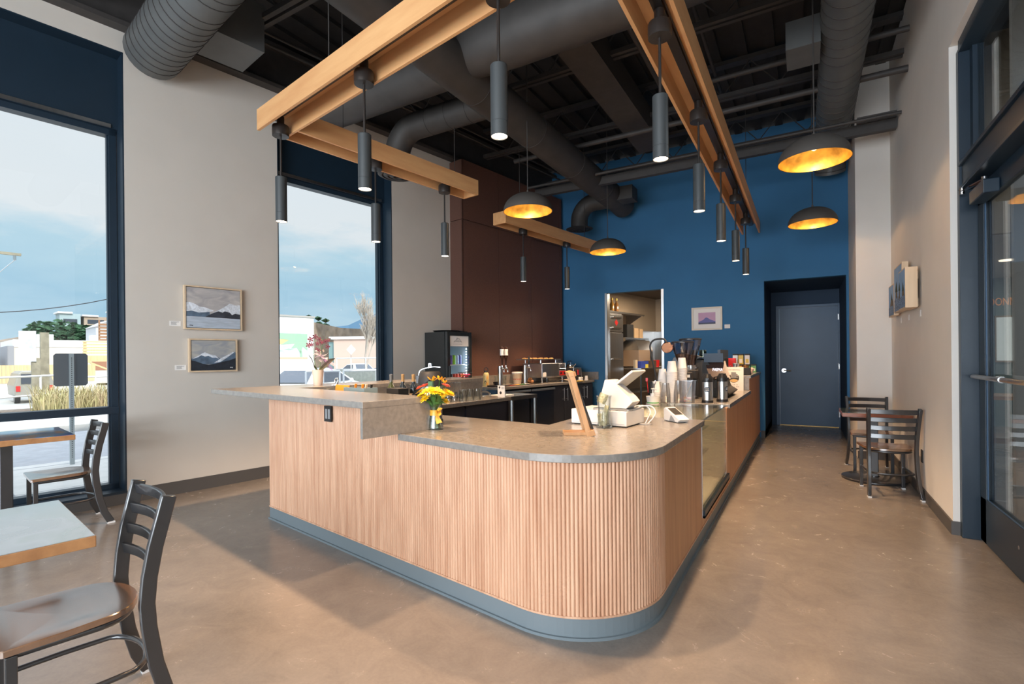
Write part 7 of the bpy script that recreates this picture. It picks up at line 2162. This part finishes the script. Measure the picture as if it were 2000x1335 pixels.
def railing(label, o0, s0, o1, s1, h, posts, z=GZ, mid=True):
    a, b = lf(o0, s0, z), lf(o1, s1, z)
    t = thing('railing', label, 'railing', a)
    d = b - a
    g = G(); g.tube([Vector((0, 0, h)), d + Vector((0, 0, h))], 0.03, 8)
    if mid:
        g.tube([Vector((0, 0, h * 0.45)), d + Vector((0, 0, h * 0.45))], 0.025, 8)
    g.build('rails', M_WRAIL, t, smooth=60)
    for k in range(posts):
        p = d * (k / (posts - 1)); g = G(); g.cyl(p, p + Vector((0, 0, h)), 0.028, n=8); g.build('post', M_WRAIL, t, smooth=60)


railing('white pipe railing across the street left of the sign', -12.9, -1.9, -16.5, 1.4, 1.05, 4)
railing('white railing beyond the grasses at the foot of the timber deck', -16.6, 0.8, -16.6, 4.0, 0.95, 4, mid=True)
railing('white rounded railing before the grey retaining wall outside the second window, left part', -8.6, 5.4, -8.3, 6.35, 1.12, 3)
railing('white railing outside the second window, right part beside the frame', -8.25, 6.45, -7.4, 9.5, 1.12, 4)
railing('thin white railing on the street above the retaining wall', -18.0, 12.0, -9.0, 13.9, 0.55, 10, z=0.86, mid=False)

# timber utility posts with a board, overhead arm and wires
M_POST = mat('old_timber', (0.30, 0.27, 0.20), 0.9, var=0.2, scale=6)
t = lthing('notice_board', 'tall two-post timber board with a white panel across the street', 'board', -17.2, 0.42)
g = G(); g.box((-0.10, -0.12, 0), (0.10, 0.10, 1.6)); g.box((-0.08, -0.10, 1.6), (0.08, 0.08, 1.62)); g.build('post', M_POST, t)
g = G(); g.box((-0.45, 0.14, 0), (-0.25, 0.36, 2.5)); g.build('post', M_POST, t)
g = G(); g.box((0.11, -0.40, 1.5), (0.16, 0.02, 2.52), Matrix.Rotation(rad(-14), 4, 'Z')); g.build('panel', mat('weathered_panel', (0.62, 0.64, 0.66), 0.6, var=0.2, scale=5), t)
t = lthing('utility_pole', 'utility pole arm reaching in at the left edge of the big window', 'pole', -16.9, -1.2)
g = G(); g.cyl((0, 0, 0), (0, 0, 5.6), 0.14, n=12); g.build('pole', M_POST, t, smooth=60)
g = G(); g.box((-0.05, -0.6, 4.95), (0.05, 1.25, 5.03)); g.build('cross_arm', M_POST, t)
g = G(); g.cyl((0, 1.1, 4.95), (0, 1.1, 4.80), 0.04, n=8); g.tube([(0, 1.1, 4.80), (0, 0.7, 4.3), (0, 0.1, 3.8)], 0.012, 6); g.build('insulator', M_STEEL, t)
g = G()
a, b = lf(-40, -4, 4.4), lf(-46, 14, 9.3)
g.tube([a.lerp(b, k / 14) - Vector((0, 0, 1.4 * 4 * (k / 14) * (1 - k / 14))) for k in range(15)], 0.035, 5)
tag(g.build('overhead_wire', M_INK), 'dark overhead wire sagging across the sky in the big window', 'wire')

# buildings
M_BRICK = None


def brickmat(name, c1, c2, mortar, scale):
    m, n, l, b = newmat(name)
    tc = n.new('ShaderNodeTexCoord'); mp = n.new('ShaderNodeMapping'); mp.inputs['Rotation'].default_value = (rad(90), 0, rad(90))
    br = n.new('ShaderNodeTexBrick'); br.inputs['Scale'].default_value = scale
    br.inputs['Color1'].default_value = (*c1, 1); br.inputs['Color2'].default_value = (*c2, 1); br.inputs['Mortar'].default_value = (*mortar, 1)
    l.new(tc.outputs['Object'], mp.inputs['Vector']); l.new(mp.outputs['Vector'], br.inputs['Vector']); l.new(br.outputs['Color'], b.inputs['Base Color'])
    b.inputs['Roughness'].default_value = 0.9
    return m


M_BRICK = brickmat('red_brick', (0.42, 0.20, 0.14), (0.56, 0.33, 0.25), (0.62, 0.55, 0.50), 2.2)
M_PINKB = brickmat('pink_brick', (0.60, 0.34, 0.26), (0.66, 0.42, 0.33), (0.68, 0.50, 0.42), 2.0)
M_WSTU = mat('white_stucco', (0.78, 0.78, 0.77), 0.8, var=0.03, scale=2)
M_WINB = mat('dark_window', (0.06, 0.07, 0.09), 0.2)
t = lthing('brick_building', 'low red brick building with white parapet across the street', 'building', -43, 2.2, -0.3)
g = G(); g.box((-8, 0.0, 0), (0, 9.0, 2.75)); g.build('wall', M_BRICK, t)
g = G(); g.box((-8, -0.05, 2.75), (0.05, 9.0, 3.25)); g.build('parapet', M_WSTU, t)
g = G(); g.box((-0.02, -0.3, 0), (0.06, 0.0, 2.8)); g.box((-8, -0.32, 0), (-0.02, -0.05, 2.8)); g.build('side_wall', mat('grey_side', (0.28, 0.28, 0.30), 0.8), t)
for y in (1.3, 4.4, 6.2):
    g = G(); g.box((-2.0, y, 3.25), (-1.0, y + 0.9, 3.70)); g.build('roof_unit', M_WSTU, t)
for y in (2.8, 4.2):
    g = G(); g.box((0.0, y, 1.0), (0.03, y + 0.9, 2.0)); g.build('window', mat('window_bars', (0.35, 0.17, 0.10), 0.7), t)
t = lthing('picnic_shelter', 'small shelter with a pale hipped roof at the left edge of the big window', 'shelter', -46, -1.2, -0.3)
g = G(); g.add([(-2, -2.5, 2.0), (2, -2.5, 2.0), (2, 2.5, 2.0), (-2, 2.5, 2.0), (0, -0.8, 2.8), (0, 0.8, 2.8)], [(0, 1, 4), (1, 2, 5, 4), (2, 3, 5), (3, 0, 4, 5), (3, 2, 1, 0)]); g.build('roof', mat('pale_roof', (0.55, 0.57, 0.58), 0.6), t)
g = G(); g.box((-1.7, -2.2, 0), (1.7, 2.2, 1.3)); g.build('wall', M_BRICK, t)
g = G(); g.box((-1.5, -2.0, 1.3), (1.5, 2.0, 2.0)); g.build('opening', M_WINB, t)
# timber fence
M_FENCE = mat('new_cedar', (0.72, 0.52, 0.28), 0.8, var=0.12, scale=3, stretch=(1, 6, 0.3))
t = lthing('timber_fence', 'new yellow timber fence in front of the brick building', 'fence', -28.2, -2.2, -0.2)
g = G()
for k in range(44):
    g.box((0, k * 0.14, 0.55), (0.03, k * 0.14 + 0.13, 1.42))
g.build('boards', M_FENCE, t)
g = G(); g.box((-0.02, 0, 0), (0.0, 6.2, 0.55)); g.build('low_wall', M_WSTU, t)
# deck and stair
t = lthing('timber_deck', 'raised new timber deck with slatted rail at the right of the big window', 'deck', -28.6, 3.5, -0.3)
g = G(); g.box((-3.0, 0, 1.75), (0, 3.2, 1.90)); g.box((0, 0, 1.66), (0.05, 3.2, 1.98)); g.build('platform', M_FENCE, t)
for y in (0.05, 1.55, 3.1):
    g = G(); g.box((-0.12, y, 0), (0.0, y + 0.12, 2.75)); g.build('post', M_FENCE, t)
g = G()
for k in range(5):
    g.box((0.0, 0, 2.08 + 0.15 * k), (0.03, 3.2, 2.16 + 0.15 * k))
g.build('slat_rail', M_FENCE, t)
g = G()
for k in range(9):
    g.box((-1.4, 1.6 + 0.09 * k, 1.75 - 0.19 * k), (-0.3, 1.85 + 0.09 * k, 1.79 - 0.19 * k))
g.build('stair', M_FENCE, t)
g = G(); g.bar([(0.02, 0.2, 1.66), (0.02, 1.5, 1.0)], (1, 0, 0), 0.08, 0.08); g.build('brace', M_FENCE, t)
t = lthing('timber_stair', 'brown timber stair enclosure on top of the brick building by the deck', 'stair', -43.4, 6.9, 2.95)
M_BWOOD = mat('brown_timber', (0.32, 0.17, 0.09), 0.8)
g = G()
for k in range(6):
    g.box((0, 0, 0.24 * k), (0.05, 2.0, 0.24 * k + 0.15))
for y in (0, 0.9, 1.9):
    g.box((-0.06, y, 0.0), (0.0, y + 0.1, 1.6))
g.build('slats', M_BWOOD, t)
g = G()
for y in (0.8, 1.7):
    g.bar([(0.1, y, 1.3), (0.1, y + 0.6, 0.0)], (1, 0, 0), 0.06, 0.06)
g.build('handrail', M_STEEL, t)
# row of townhouses at the right edge of the big window
for k, (o_, s_, w, h, c, lab) in enumerate(((-63, 10.3, 2.4, 5.4, (0.60, 0.60, 0.62), 'pale narrow townhouse, leftmost beyond the deck'), (-57.5, 11.4, 2.0, 6.2, (0.28, 0.24, 0.22), 'dark brown townhouse behind the deck'), (-52, 11.4, 2.0, 7.0, (0.72, 0.68, 0.66), 'tall pale townhouse at the window frame'))):
    t = lthing('townhouse', lab, 'building', o_, s_, -0.3)
    g = G(); g.box((-5, 0, 0), (0, w, h)); g.build('wall', mat('town_paint', c, 0.8), t)
    g = G(); g.prism([(-0.1, h), (w + 0.1, h), (w / 2, h + 0.8)], -5.1, 0.1, Matrix(((0, 0, 1, 0), (1, 0, 0, 0), (0, 1, 0, 0), (0, 0, 0, 1)))); g.build('roof', mat('town_roof', (0.42, 0.40, 0.40), 0.8), t)
    for z in (1.6, 3.4):
        g = G(); g.box((0, 0.5, z), (0.04, 1.2, z + 1.1)); f = g.build('window', M_WSTU, t)
        g = G(); g.box((0.04, 0.56, z + 0.06), (0.05, 1.14, z + 1.04)); g.build('pane', M_WINB, f)
# parked vehicle rear
t = lthing('parked_van', 'small parked van seen from behind at the timber fence', 'car', -24.6, 1.2, -0.42)
g = G(); g.prism([(-0.62, 0.28), (0.62, 0.28), (0.66, 0.75), (0.52, 1.28), (0.40, 1.38), (-0.40, 1.38), (-0.52, 1.28), (-0.66, 0.75)], 0, 2.6, Matrix(((0, 0, -1, 0), (1, 0, 0, 0), (0, 1, 0, 0), (0, 0, 0, 1)))); g.build('body', mat('van_paint', (0.30, 0.28, 0.24), 0.4), t, bev=0.04)
g = G(); g.box((0.0, -0.44, 0.82), (0.02, 0.44, 1.26)); g.build('rear_window', M_WINB, t)
for y in (-0.60, 0.46):
    g = G(); g.box((0, y, 0.5), (0.025, y + 0.14, 0.74)); g.build('tail_light', M_RED, t)
    g = G(); g.cyl((-0.4, y - 0.02, 0.24), (-0.4, y + 0.16, 0.24), 0.26, n=18); g.build('wheel', M_BLACK, t)

# trees
M_BARK = mat('pale_bark', (0.50, 0.44, 0.38), 0.9)
M_TWIG = mat('twig_brown', (0.36, 0.28, 0.24), 0.9)


def bare_tree(label, base, h, seed, spread=0.30, trunk=0.10, depth=5, m=M_BARK, first=0.22):
    r_ = random.Random(seed)
    t = thing('bare_tree', label, 'tree', base)
    g = G(); g2 = G()

    def grow(p, d, L, rad_, lv):
        q = p + d * L
        (g if lv < 2 else g2).tube([p, p.lerp(q, 0.5) + Vector((r_.uniform(-1, 1), r_.uniform(-1, 1), 0)) * L * 0.03, q], [rad_, rad_ * 0.85, rad_ * 0.65], 6 if lv < 2 else 4)
        if lv >= depth:
            return
        n = 3 if lv else 2
        for k in range(n + (1 if r_.random() > 0.4 else 0)):
            a = r_.random() * 6.28
            nd = (d + Vector((cos(a), sin(a), 0.25)) * (spread + 0.25 * r_.random())).normalized()
            nd = (nd + Vector((0, 0, 0.25))).normalized()
            s_ = p.lerp(q, 0.45 + 0.55 * r_.random())
            grow(s_, nd, L * (0.55 + 0.2 * r_.random()), max(rad_ * 0.55, 0.012), lv + 1)
        grow(q, (d + Vector((r_.uniform(-.15, .15), r_.uniform(-.15, .15), 0.2))).normalized(), L * 0.72, rad_ * 0.65, lv + 1)

    grow(Vector((0, 0, 0)), Vector((0, 0, 1)), h * first, trunk, 0)
    g.build('trunk', m, t, smooth=60)
    g2.build('branches', m, t, smooth=60)
    return t


bare_tree('tall pale bare street tree outside the second window', lf(-23.5, 17.4, -0.42), 7.0, 5, 0.28, 0.10, 5, first=0.30)
bare_tree('bare tree behind the mural building, tips showing over its roof', lf(-52, 19.5, 0.0), 8.0, 8, 0.2, 0.12, 4, M_TWIG)
bare_tree('bare tree reaching in at the right edge of the big window', lf(-15.5, 3.75, -0.2), 5.6, 12, 0.45, 0.06, 4, M_TWIG)
bare_tree('bare trees at the far left skyline of the big window', lf(-86, 1.5, 0.0), 9.0, 21, 0.25, 0.2, 4, M_TWIG)
M_EVER = mat('evergreen', (0.045, 0.11, 0.055), 0.9, var=0.4, scale=2)


def leafy(name, label, base, shapes, m, seed, n=900, cat='tree', sz=0.35):
    r_ = random.Random(seed)
    t = thing(name, label, cat, base)
    g = G()
    for i in range(n):
        c, R_, sc = shapes[i % len(shapes)]
        a = r_.random() * 6.28; b = math.acos(2 * r_.random() - 1); k = r_.random() ** 0.3
        p = Vector((c[0] + R_ * sc[0] * k * sin(b) * cos(a), c[1] + R_ * sc[1] * k * sin(b) * sin(a), c[2] + R_ * sc[2] * k * cos(b)))
        Mx_ = Matrix.Translation(p) @ Matrix.Rotation(r_.random() * 6.28, 4, 'Z') @ Matrix.Rotation(r_.random() * 3, 4, 'X')
        s_ = sz * (0.6 + 0.8 * r_.random())
        g.add([(-s_, 0, 0), (0, -s_ * .5, 0), (s_, 0, 0), (0, s_ * .5, 0.1 * s_)], [(0, 1, 2, 3)], Mx_)
    g.build('foliage', m, t)
    g = G(); g.cyl((0, 0, 0), (0, 0, shapes[0][0][2]), 0.15, n=8); g.build('trunk', M_POST, t)
    return t


leafy('evergreen_hedge_tree', 'dark green rounded evergreen on the skyline above the brick building', lf(-90, 11.0, 0.0), [((0, 0, 5.6), 2.4, (1, 1.5, 0.7)), ((0, 2.6, 5.5), 2.0, (1, 1.2, 0.7)), ((0, -2.2, 5.2), 1.7, (1, 1.0, 0.8))], M_EVER, 3, 1800, sz=0.45)
for k, (o_, s_, h, lab) in enumerate(((-118, 63.4, 13.0, 'dark conifer left of three above the pink building'), (-116, 65.0, 12.6, 'dark conifer middle of three above the pink building'), (-110, 63.6, 11.6, 'dark conifer right of three above the pink building'))):
    leafy('conifer', lab, lf(o_, s_, 0), [((0, 0, h * (0.35 + 0.12 * j)), h * 0.13 * (1 - 0.15 * j), (0.8, 0.8, 0.8)) for j in range(6)], M_EVER, 30 + k, 900, sz=0.6)
# hill with houses behind
M_HILL = mat('brown_hill', (0.20, 0.155, 0.115), 0.95, var=0.3, scale=0.6)


def ridge(label, pts, depth, m, z0=-0.4):
    g = G(); n = len(pts)
    vs = []
    for o_, s_, h in pts:
        a = lf(o_, s_, z0); b = lf(o_ - depth * 0.5, s_, h); c = lf(o_ - depth, s_, z0)
        vs += [a, b, c]
    fs = []
    for i in range(n - 1):
        fs += [(3 * i, 3 * i + 3, 3 * i + 4, 3 * i + 1), (3 * i + 1, 3 * i + 4, 3 * i + 5, 3 * i + 2)]
    g.add(vs, fs)
    o = g.build('hill', m); struct(o); o['label'] = label
    return o


ridge('brown wooded hill beyond the brick building', [(-100, -10, 3.0), (-100, 2, 4.0), (-100, 10, 6.0), (-100, 20, 8.0), (-98, 32, 8.5), (-98, 45, 8.5)], 40, M_HILL)
ridge('brown wooded hill beyond the pink building', [(-98, 48, 10.0), (-98, 56.5, 9.8), (-89, 57.4, 8.2), (-73, 57.6, 7.0), (-60, 60, 6.8)], 8, M_HILL)
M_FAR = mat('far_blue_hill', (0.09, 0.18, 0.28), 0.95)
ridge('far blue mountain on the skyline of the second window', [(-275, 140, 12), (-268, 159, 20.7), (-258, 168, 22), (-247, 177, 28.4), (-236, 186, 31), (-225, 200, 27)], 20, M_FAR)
for k, (o_, s_, w, h, c, z, lab) in enumerate(((-118, 15.0, 3.0, 2.4, (0.35, 0.45, 0.48), 8.0, 'blue-grey house on the hill left of the salmon block'), (-118, 18.5, 3.5, 2.0, (0.42, 0.34, 0.27), 8.0, 'low brown house on the hill'), (-116, 22.5, 8.0, 2.8, (0.55, 0.38, 0.31), 8.2, 'salmon coloured block on the hilltop'))):
    t = lthing('hill_house', lab, 'building', o_, s_, z)
    g = G(); g.box((-4, 0, -3), (0, w, h)); g.build('wall', mat('house_paint', c, 0.8), t)
    g = G(); g.box((-4.3, -0.3, h), (0.4, w * 0.6, h + 0.3)); g.build('roof', M_WSTU, t)
    g = G(); g.box((0, 0.5, 0.6), (0.05, w - 0.5, 1.4)); g.build('window', M_WINB, t)

PL, PR = lf(-35.27, 21.95), Vector((0, 0, 0))
PINK_RZ = -TL - rad(55)
# second window: mural building, pink building, retaining wall, car
t = lthing('mural_building', 'white building with a painted coastal mural and green tree shape', 'building', -18.0, 10.75, -0.4)
g = G(); g.box((-6, -5, 0), (0, 0, 3.85)); g.build('wall', M_WSTU, t)
g = G(); g.box((0, -5, 3.85), (0.05, 0.05, 3.93)); g.box((-6, -5, 3.85), (0, 0.05, 3.93)); g.build('coping', mat('coping', (0.4, 0.38, 0.36), 0.7), t)
g = G(); g.cur = 0
MU = lambda y, z, k=0: (0.01 + 0.004 * k, y, z)
g.poly([MU(-5, 3.05), MU(-0.35, 3.05), MU(-0.35, 0.4), MU(-5, 0.4)])
g.cur = 1; g.poly([MU(-5, 2.75, 1), MU(-1.0, 2.75, 1), MU(-1.4, 2.50, 1), MU(-5, 2.45, 1)])
g.cur = 2; g.poly([MU(-5, 2.42, 1), MU(-0.35, 2.42, 1), MU(-0.35, 1.95, 1), MU(-5, 1.98, 1)])
g.cur = 3
for (a, b, w) in ((-2.6, 2.28, .30), (-1.9, 2.18, .35), (-2.4, 2.08, .55), (-1.3, 2.25, .25)):
    g.poly([MU(a - w, b, 2), MU(a, b - 0.03, 2), MU(a + w, b, 2), MU(a, b + 0.06, 2)])
g.cur = 4
g.poly([MU(-2.35, 3.04, 3), MU(-0.36, 3.04, 3), MU(-0.36, 2.2, 3), MU(-0.6, 2.4, 3), MU(-0.72, 2.05, 3), MU(-0.9, 2.35, 3), MU(-1.2, 2.30, 3), MU(-1.0, 2.55, 3), MU(-1.7, 2.48, 3), MU(-1.3, 2.72, 3), MU(-2.0, 2.80, 3)])
g.poly([MU(-0.75, 2.2, 3), MU(-0.65, 2.2, 3), MU(-0.62, 1.9, 3), MU(-0.75, 1.9, 3)])
g.cur = 5; g.poly([MU(-5, 1.90, 1), MU(-0.35, 1.88, 1), MU(-0.35, 1.78, 1), MU(-5, 1.80, 1)])
g.build('mural', [mat('mural_white', (0.76, 0.78, 0.80), 0.8, var=0.03, scale=3), mat('mural_yellow', (0.78, 0.60, 0.28), 0.8), mat('mural_sea', (0.60, 0.70, 0.74), 0.8, var=0.15, scale=3), mat('mural_isle', (0.36, 0.50, 0.42), 0.8), mat('mural_green', (0.34, 0.52, 0.38), 0.8), mat('mural_band', (0.60, 0.45, 0.33), 0.8)], t)
t = lthing('pink_building', 'long pink brick building with a white roof edge outside the second window', 'building', -35.27, 21.95, 0.2)
t.rotation_euler.z = PINK_RZ
g = G(); g.box((-8, 0, -0.66), (0, 22, 2.95)); g.build('wall', M_PINKB, t)
g = G(); g.box((-8, -0.2, 2.95), (0.15, 22, 3.12)); g.build('roof_edge', M_WSTU, t)
g = G(); g.box((-8, -0.55, -0.6), (-0.2, 0.0, 2.7)); g.build('entrance_bay', mat('teal_bay', (0.20, 0.32, 0.32), 0.6), t)
g = G(); g.box((-7, 0.4, 2.92), (-2, 5.0, 3.15)); g.box((-7, -1.2, 3.15), (-1.6, 6.5, 3.26)); g.build('clerestory', M_WSTU, t)
for y in (8.5,):
    g = G(); g.box((0, y, 1.1), (0.04, y + 0.5, 1.9)); g.build('window', M_WINB, t)
t = lthing('road_sign', 'small white diamond-shaped road sign before the pink building', 'sign', -31, 21.0, 0.4)
g = G(); g.cyl((0, 0, -0.82), (0, 0, 2.0), 0.03, n=8); g.build('post', M_STEEL, t)
g = G(); g.box((0.03, -0.30, -0.30), (0.04, 0.30, 0.30), Matrix.Translation((0, 0, 1.75)) @ Matrix.Rotation(rad(45), 4, 'X')); g.build('plate', M_WSTU, t)
g = G(); g.box((-1.2, 0, 0), (0, 16, 1.30)); o = g.build('retaining_wall', mat('grey_block', (0.30, 0.30, 0.30), 0.9, var=0.15, scale=6)); o.location = lf(-18.1, 11.5, -0.45); o.rotation_euler.z = -TL - rad(78); tag(o, 'grey block retaining wall behind the white railing', 'wall')
g = G(); g.box((-1.0, 0, 0), (0, 16, 0.14)); o = g.build('grass_strip', mat('lawn', (0.14, 0.30, 0.05), 0.9, var=0.3, scale=8)); o.location = lf(-17.9, 10.4, -0.45); o.rotation_euler.z = -TL - rad(78); tag(o, 'green grass strip at the foot of the retaining wall', 'grass', None, 'stuff')


def car(label, o_, s_, rz, paint, z=GZ - 0.28, sc=1.0):
    t = thing('car', label, 'car', lf(o_, s_, z), rz)
    MX = Matrix(((0, 0, 1, 0), (1, 0, 0, 0), (0, 1, 0, 0), (0, 0, 0, 1)))
    prof = [(-2.25, 0.30), (-2.28, 0.62), (-2.20, 0.88), (-1.62, 0.98), (1.0, 0.98), (2.05, 0.82), (2.25, 0.60), (2.22, 0.30)]
    g = G(); g.prism(prof, -0.88, 0.88, MX); g.build('body', paint, t, bev=0.08, seg=3)
    cab = [(-1.75, 0.95), (-1.10, 1.40), (-0.25, 1.45), (0.35, 1.38), (1.15, 0.96)]
    g = G()
    vs = [(0.80 if z < 1.2 else 0.60, y, z) for y, z in cab] + [(-0.80 if z < 1.2 else -0.60, y, z) for y, z in cab]
    g.add(vs, [(0, 1, 2, 3, 4), (9, 8, 7, 6, 5), (0, 5, 6, 1), (1, 6, 7, 2), (2, 7, 8, 3), (3, 8, 9, 4)]); g.build('cabin', paint, t, bev=0.05)
    g = G(); g.add([(-0.66, -1.70, 1.02), (0.66, -1.70, 1.02), (0.52, -1.14, 1.385), (-0.52, -1.14, 1.385)], [(0, 1, 2, 3)], Matrix.Translation((0, -0.022, 0.012))); g.build('rear_window', M_WINB, t)
    for sg in (-1, 1):
        g = G(); g.add([(sg * 0.806, -1.25, 1.02), (sg * 0.806, 0.75, 1.02), (sg * 0.635, 0.25, 1.33), (sg * 0.635, -0.95, 1.35)], [(0, 1, 2, 3)], Matrix.Translation((sg * 0.012, 0, 0))); g.build('side_window', M_WINB, t)
        g = G(); g.box((sg * 0.50, -2.30, 0.66), (sg * 0.86, -2.20, 0.86)); g.build('tail_light', M_RED, t, bev=0.02)
        g = G(); g.ball((sg * 0.93, 0.62, 1.02), 0.09, 10, 8, (0.8, 0.7, 0.8)); g.build('mirror', paint, t, smooth=60)
        for y in (-1.35, 1.40):
            g = G(); g.cyl((sg * 0.68, y, 0.31), (sg * 0.90, y, 0.31), 0.31, n=22); w = g.build('wheel', M_BLACK, t)
            g = G(); g.cyl((sg * 0.895, y, 0.31), (sg * 0.905, y, 0.31), 0.19, n=18); g.build('rim', M_STEEL, w)
    g = G(); g.box((-0.26, -2.312, 0.62), (0.26, -2.285, 0.77)); g.build('licence_plate', mat('plate_grey', (0.52, 0.58, 0.60), 0.6), t)
    return t


car('white sedan parked outside the second window, rear towards us', -10.6, 6.9, rad(20), mat('car_white', (0.80, 0.80, 0.80), 0.25, coat=0.8), z=-0.40)
car('small distant white car before the pink building', -29.5, 20.5, rad(70), mat('car_pale', (0.70, 0.70, 0.72), 0.3), z=-0.44)
car('small distant dark blue car at the right edge of the second window', -26.5, 21.5, rad(70), mat('car_blue', (0.10, 0.14, 0.22), 0.3), z=-0.44)
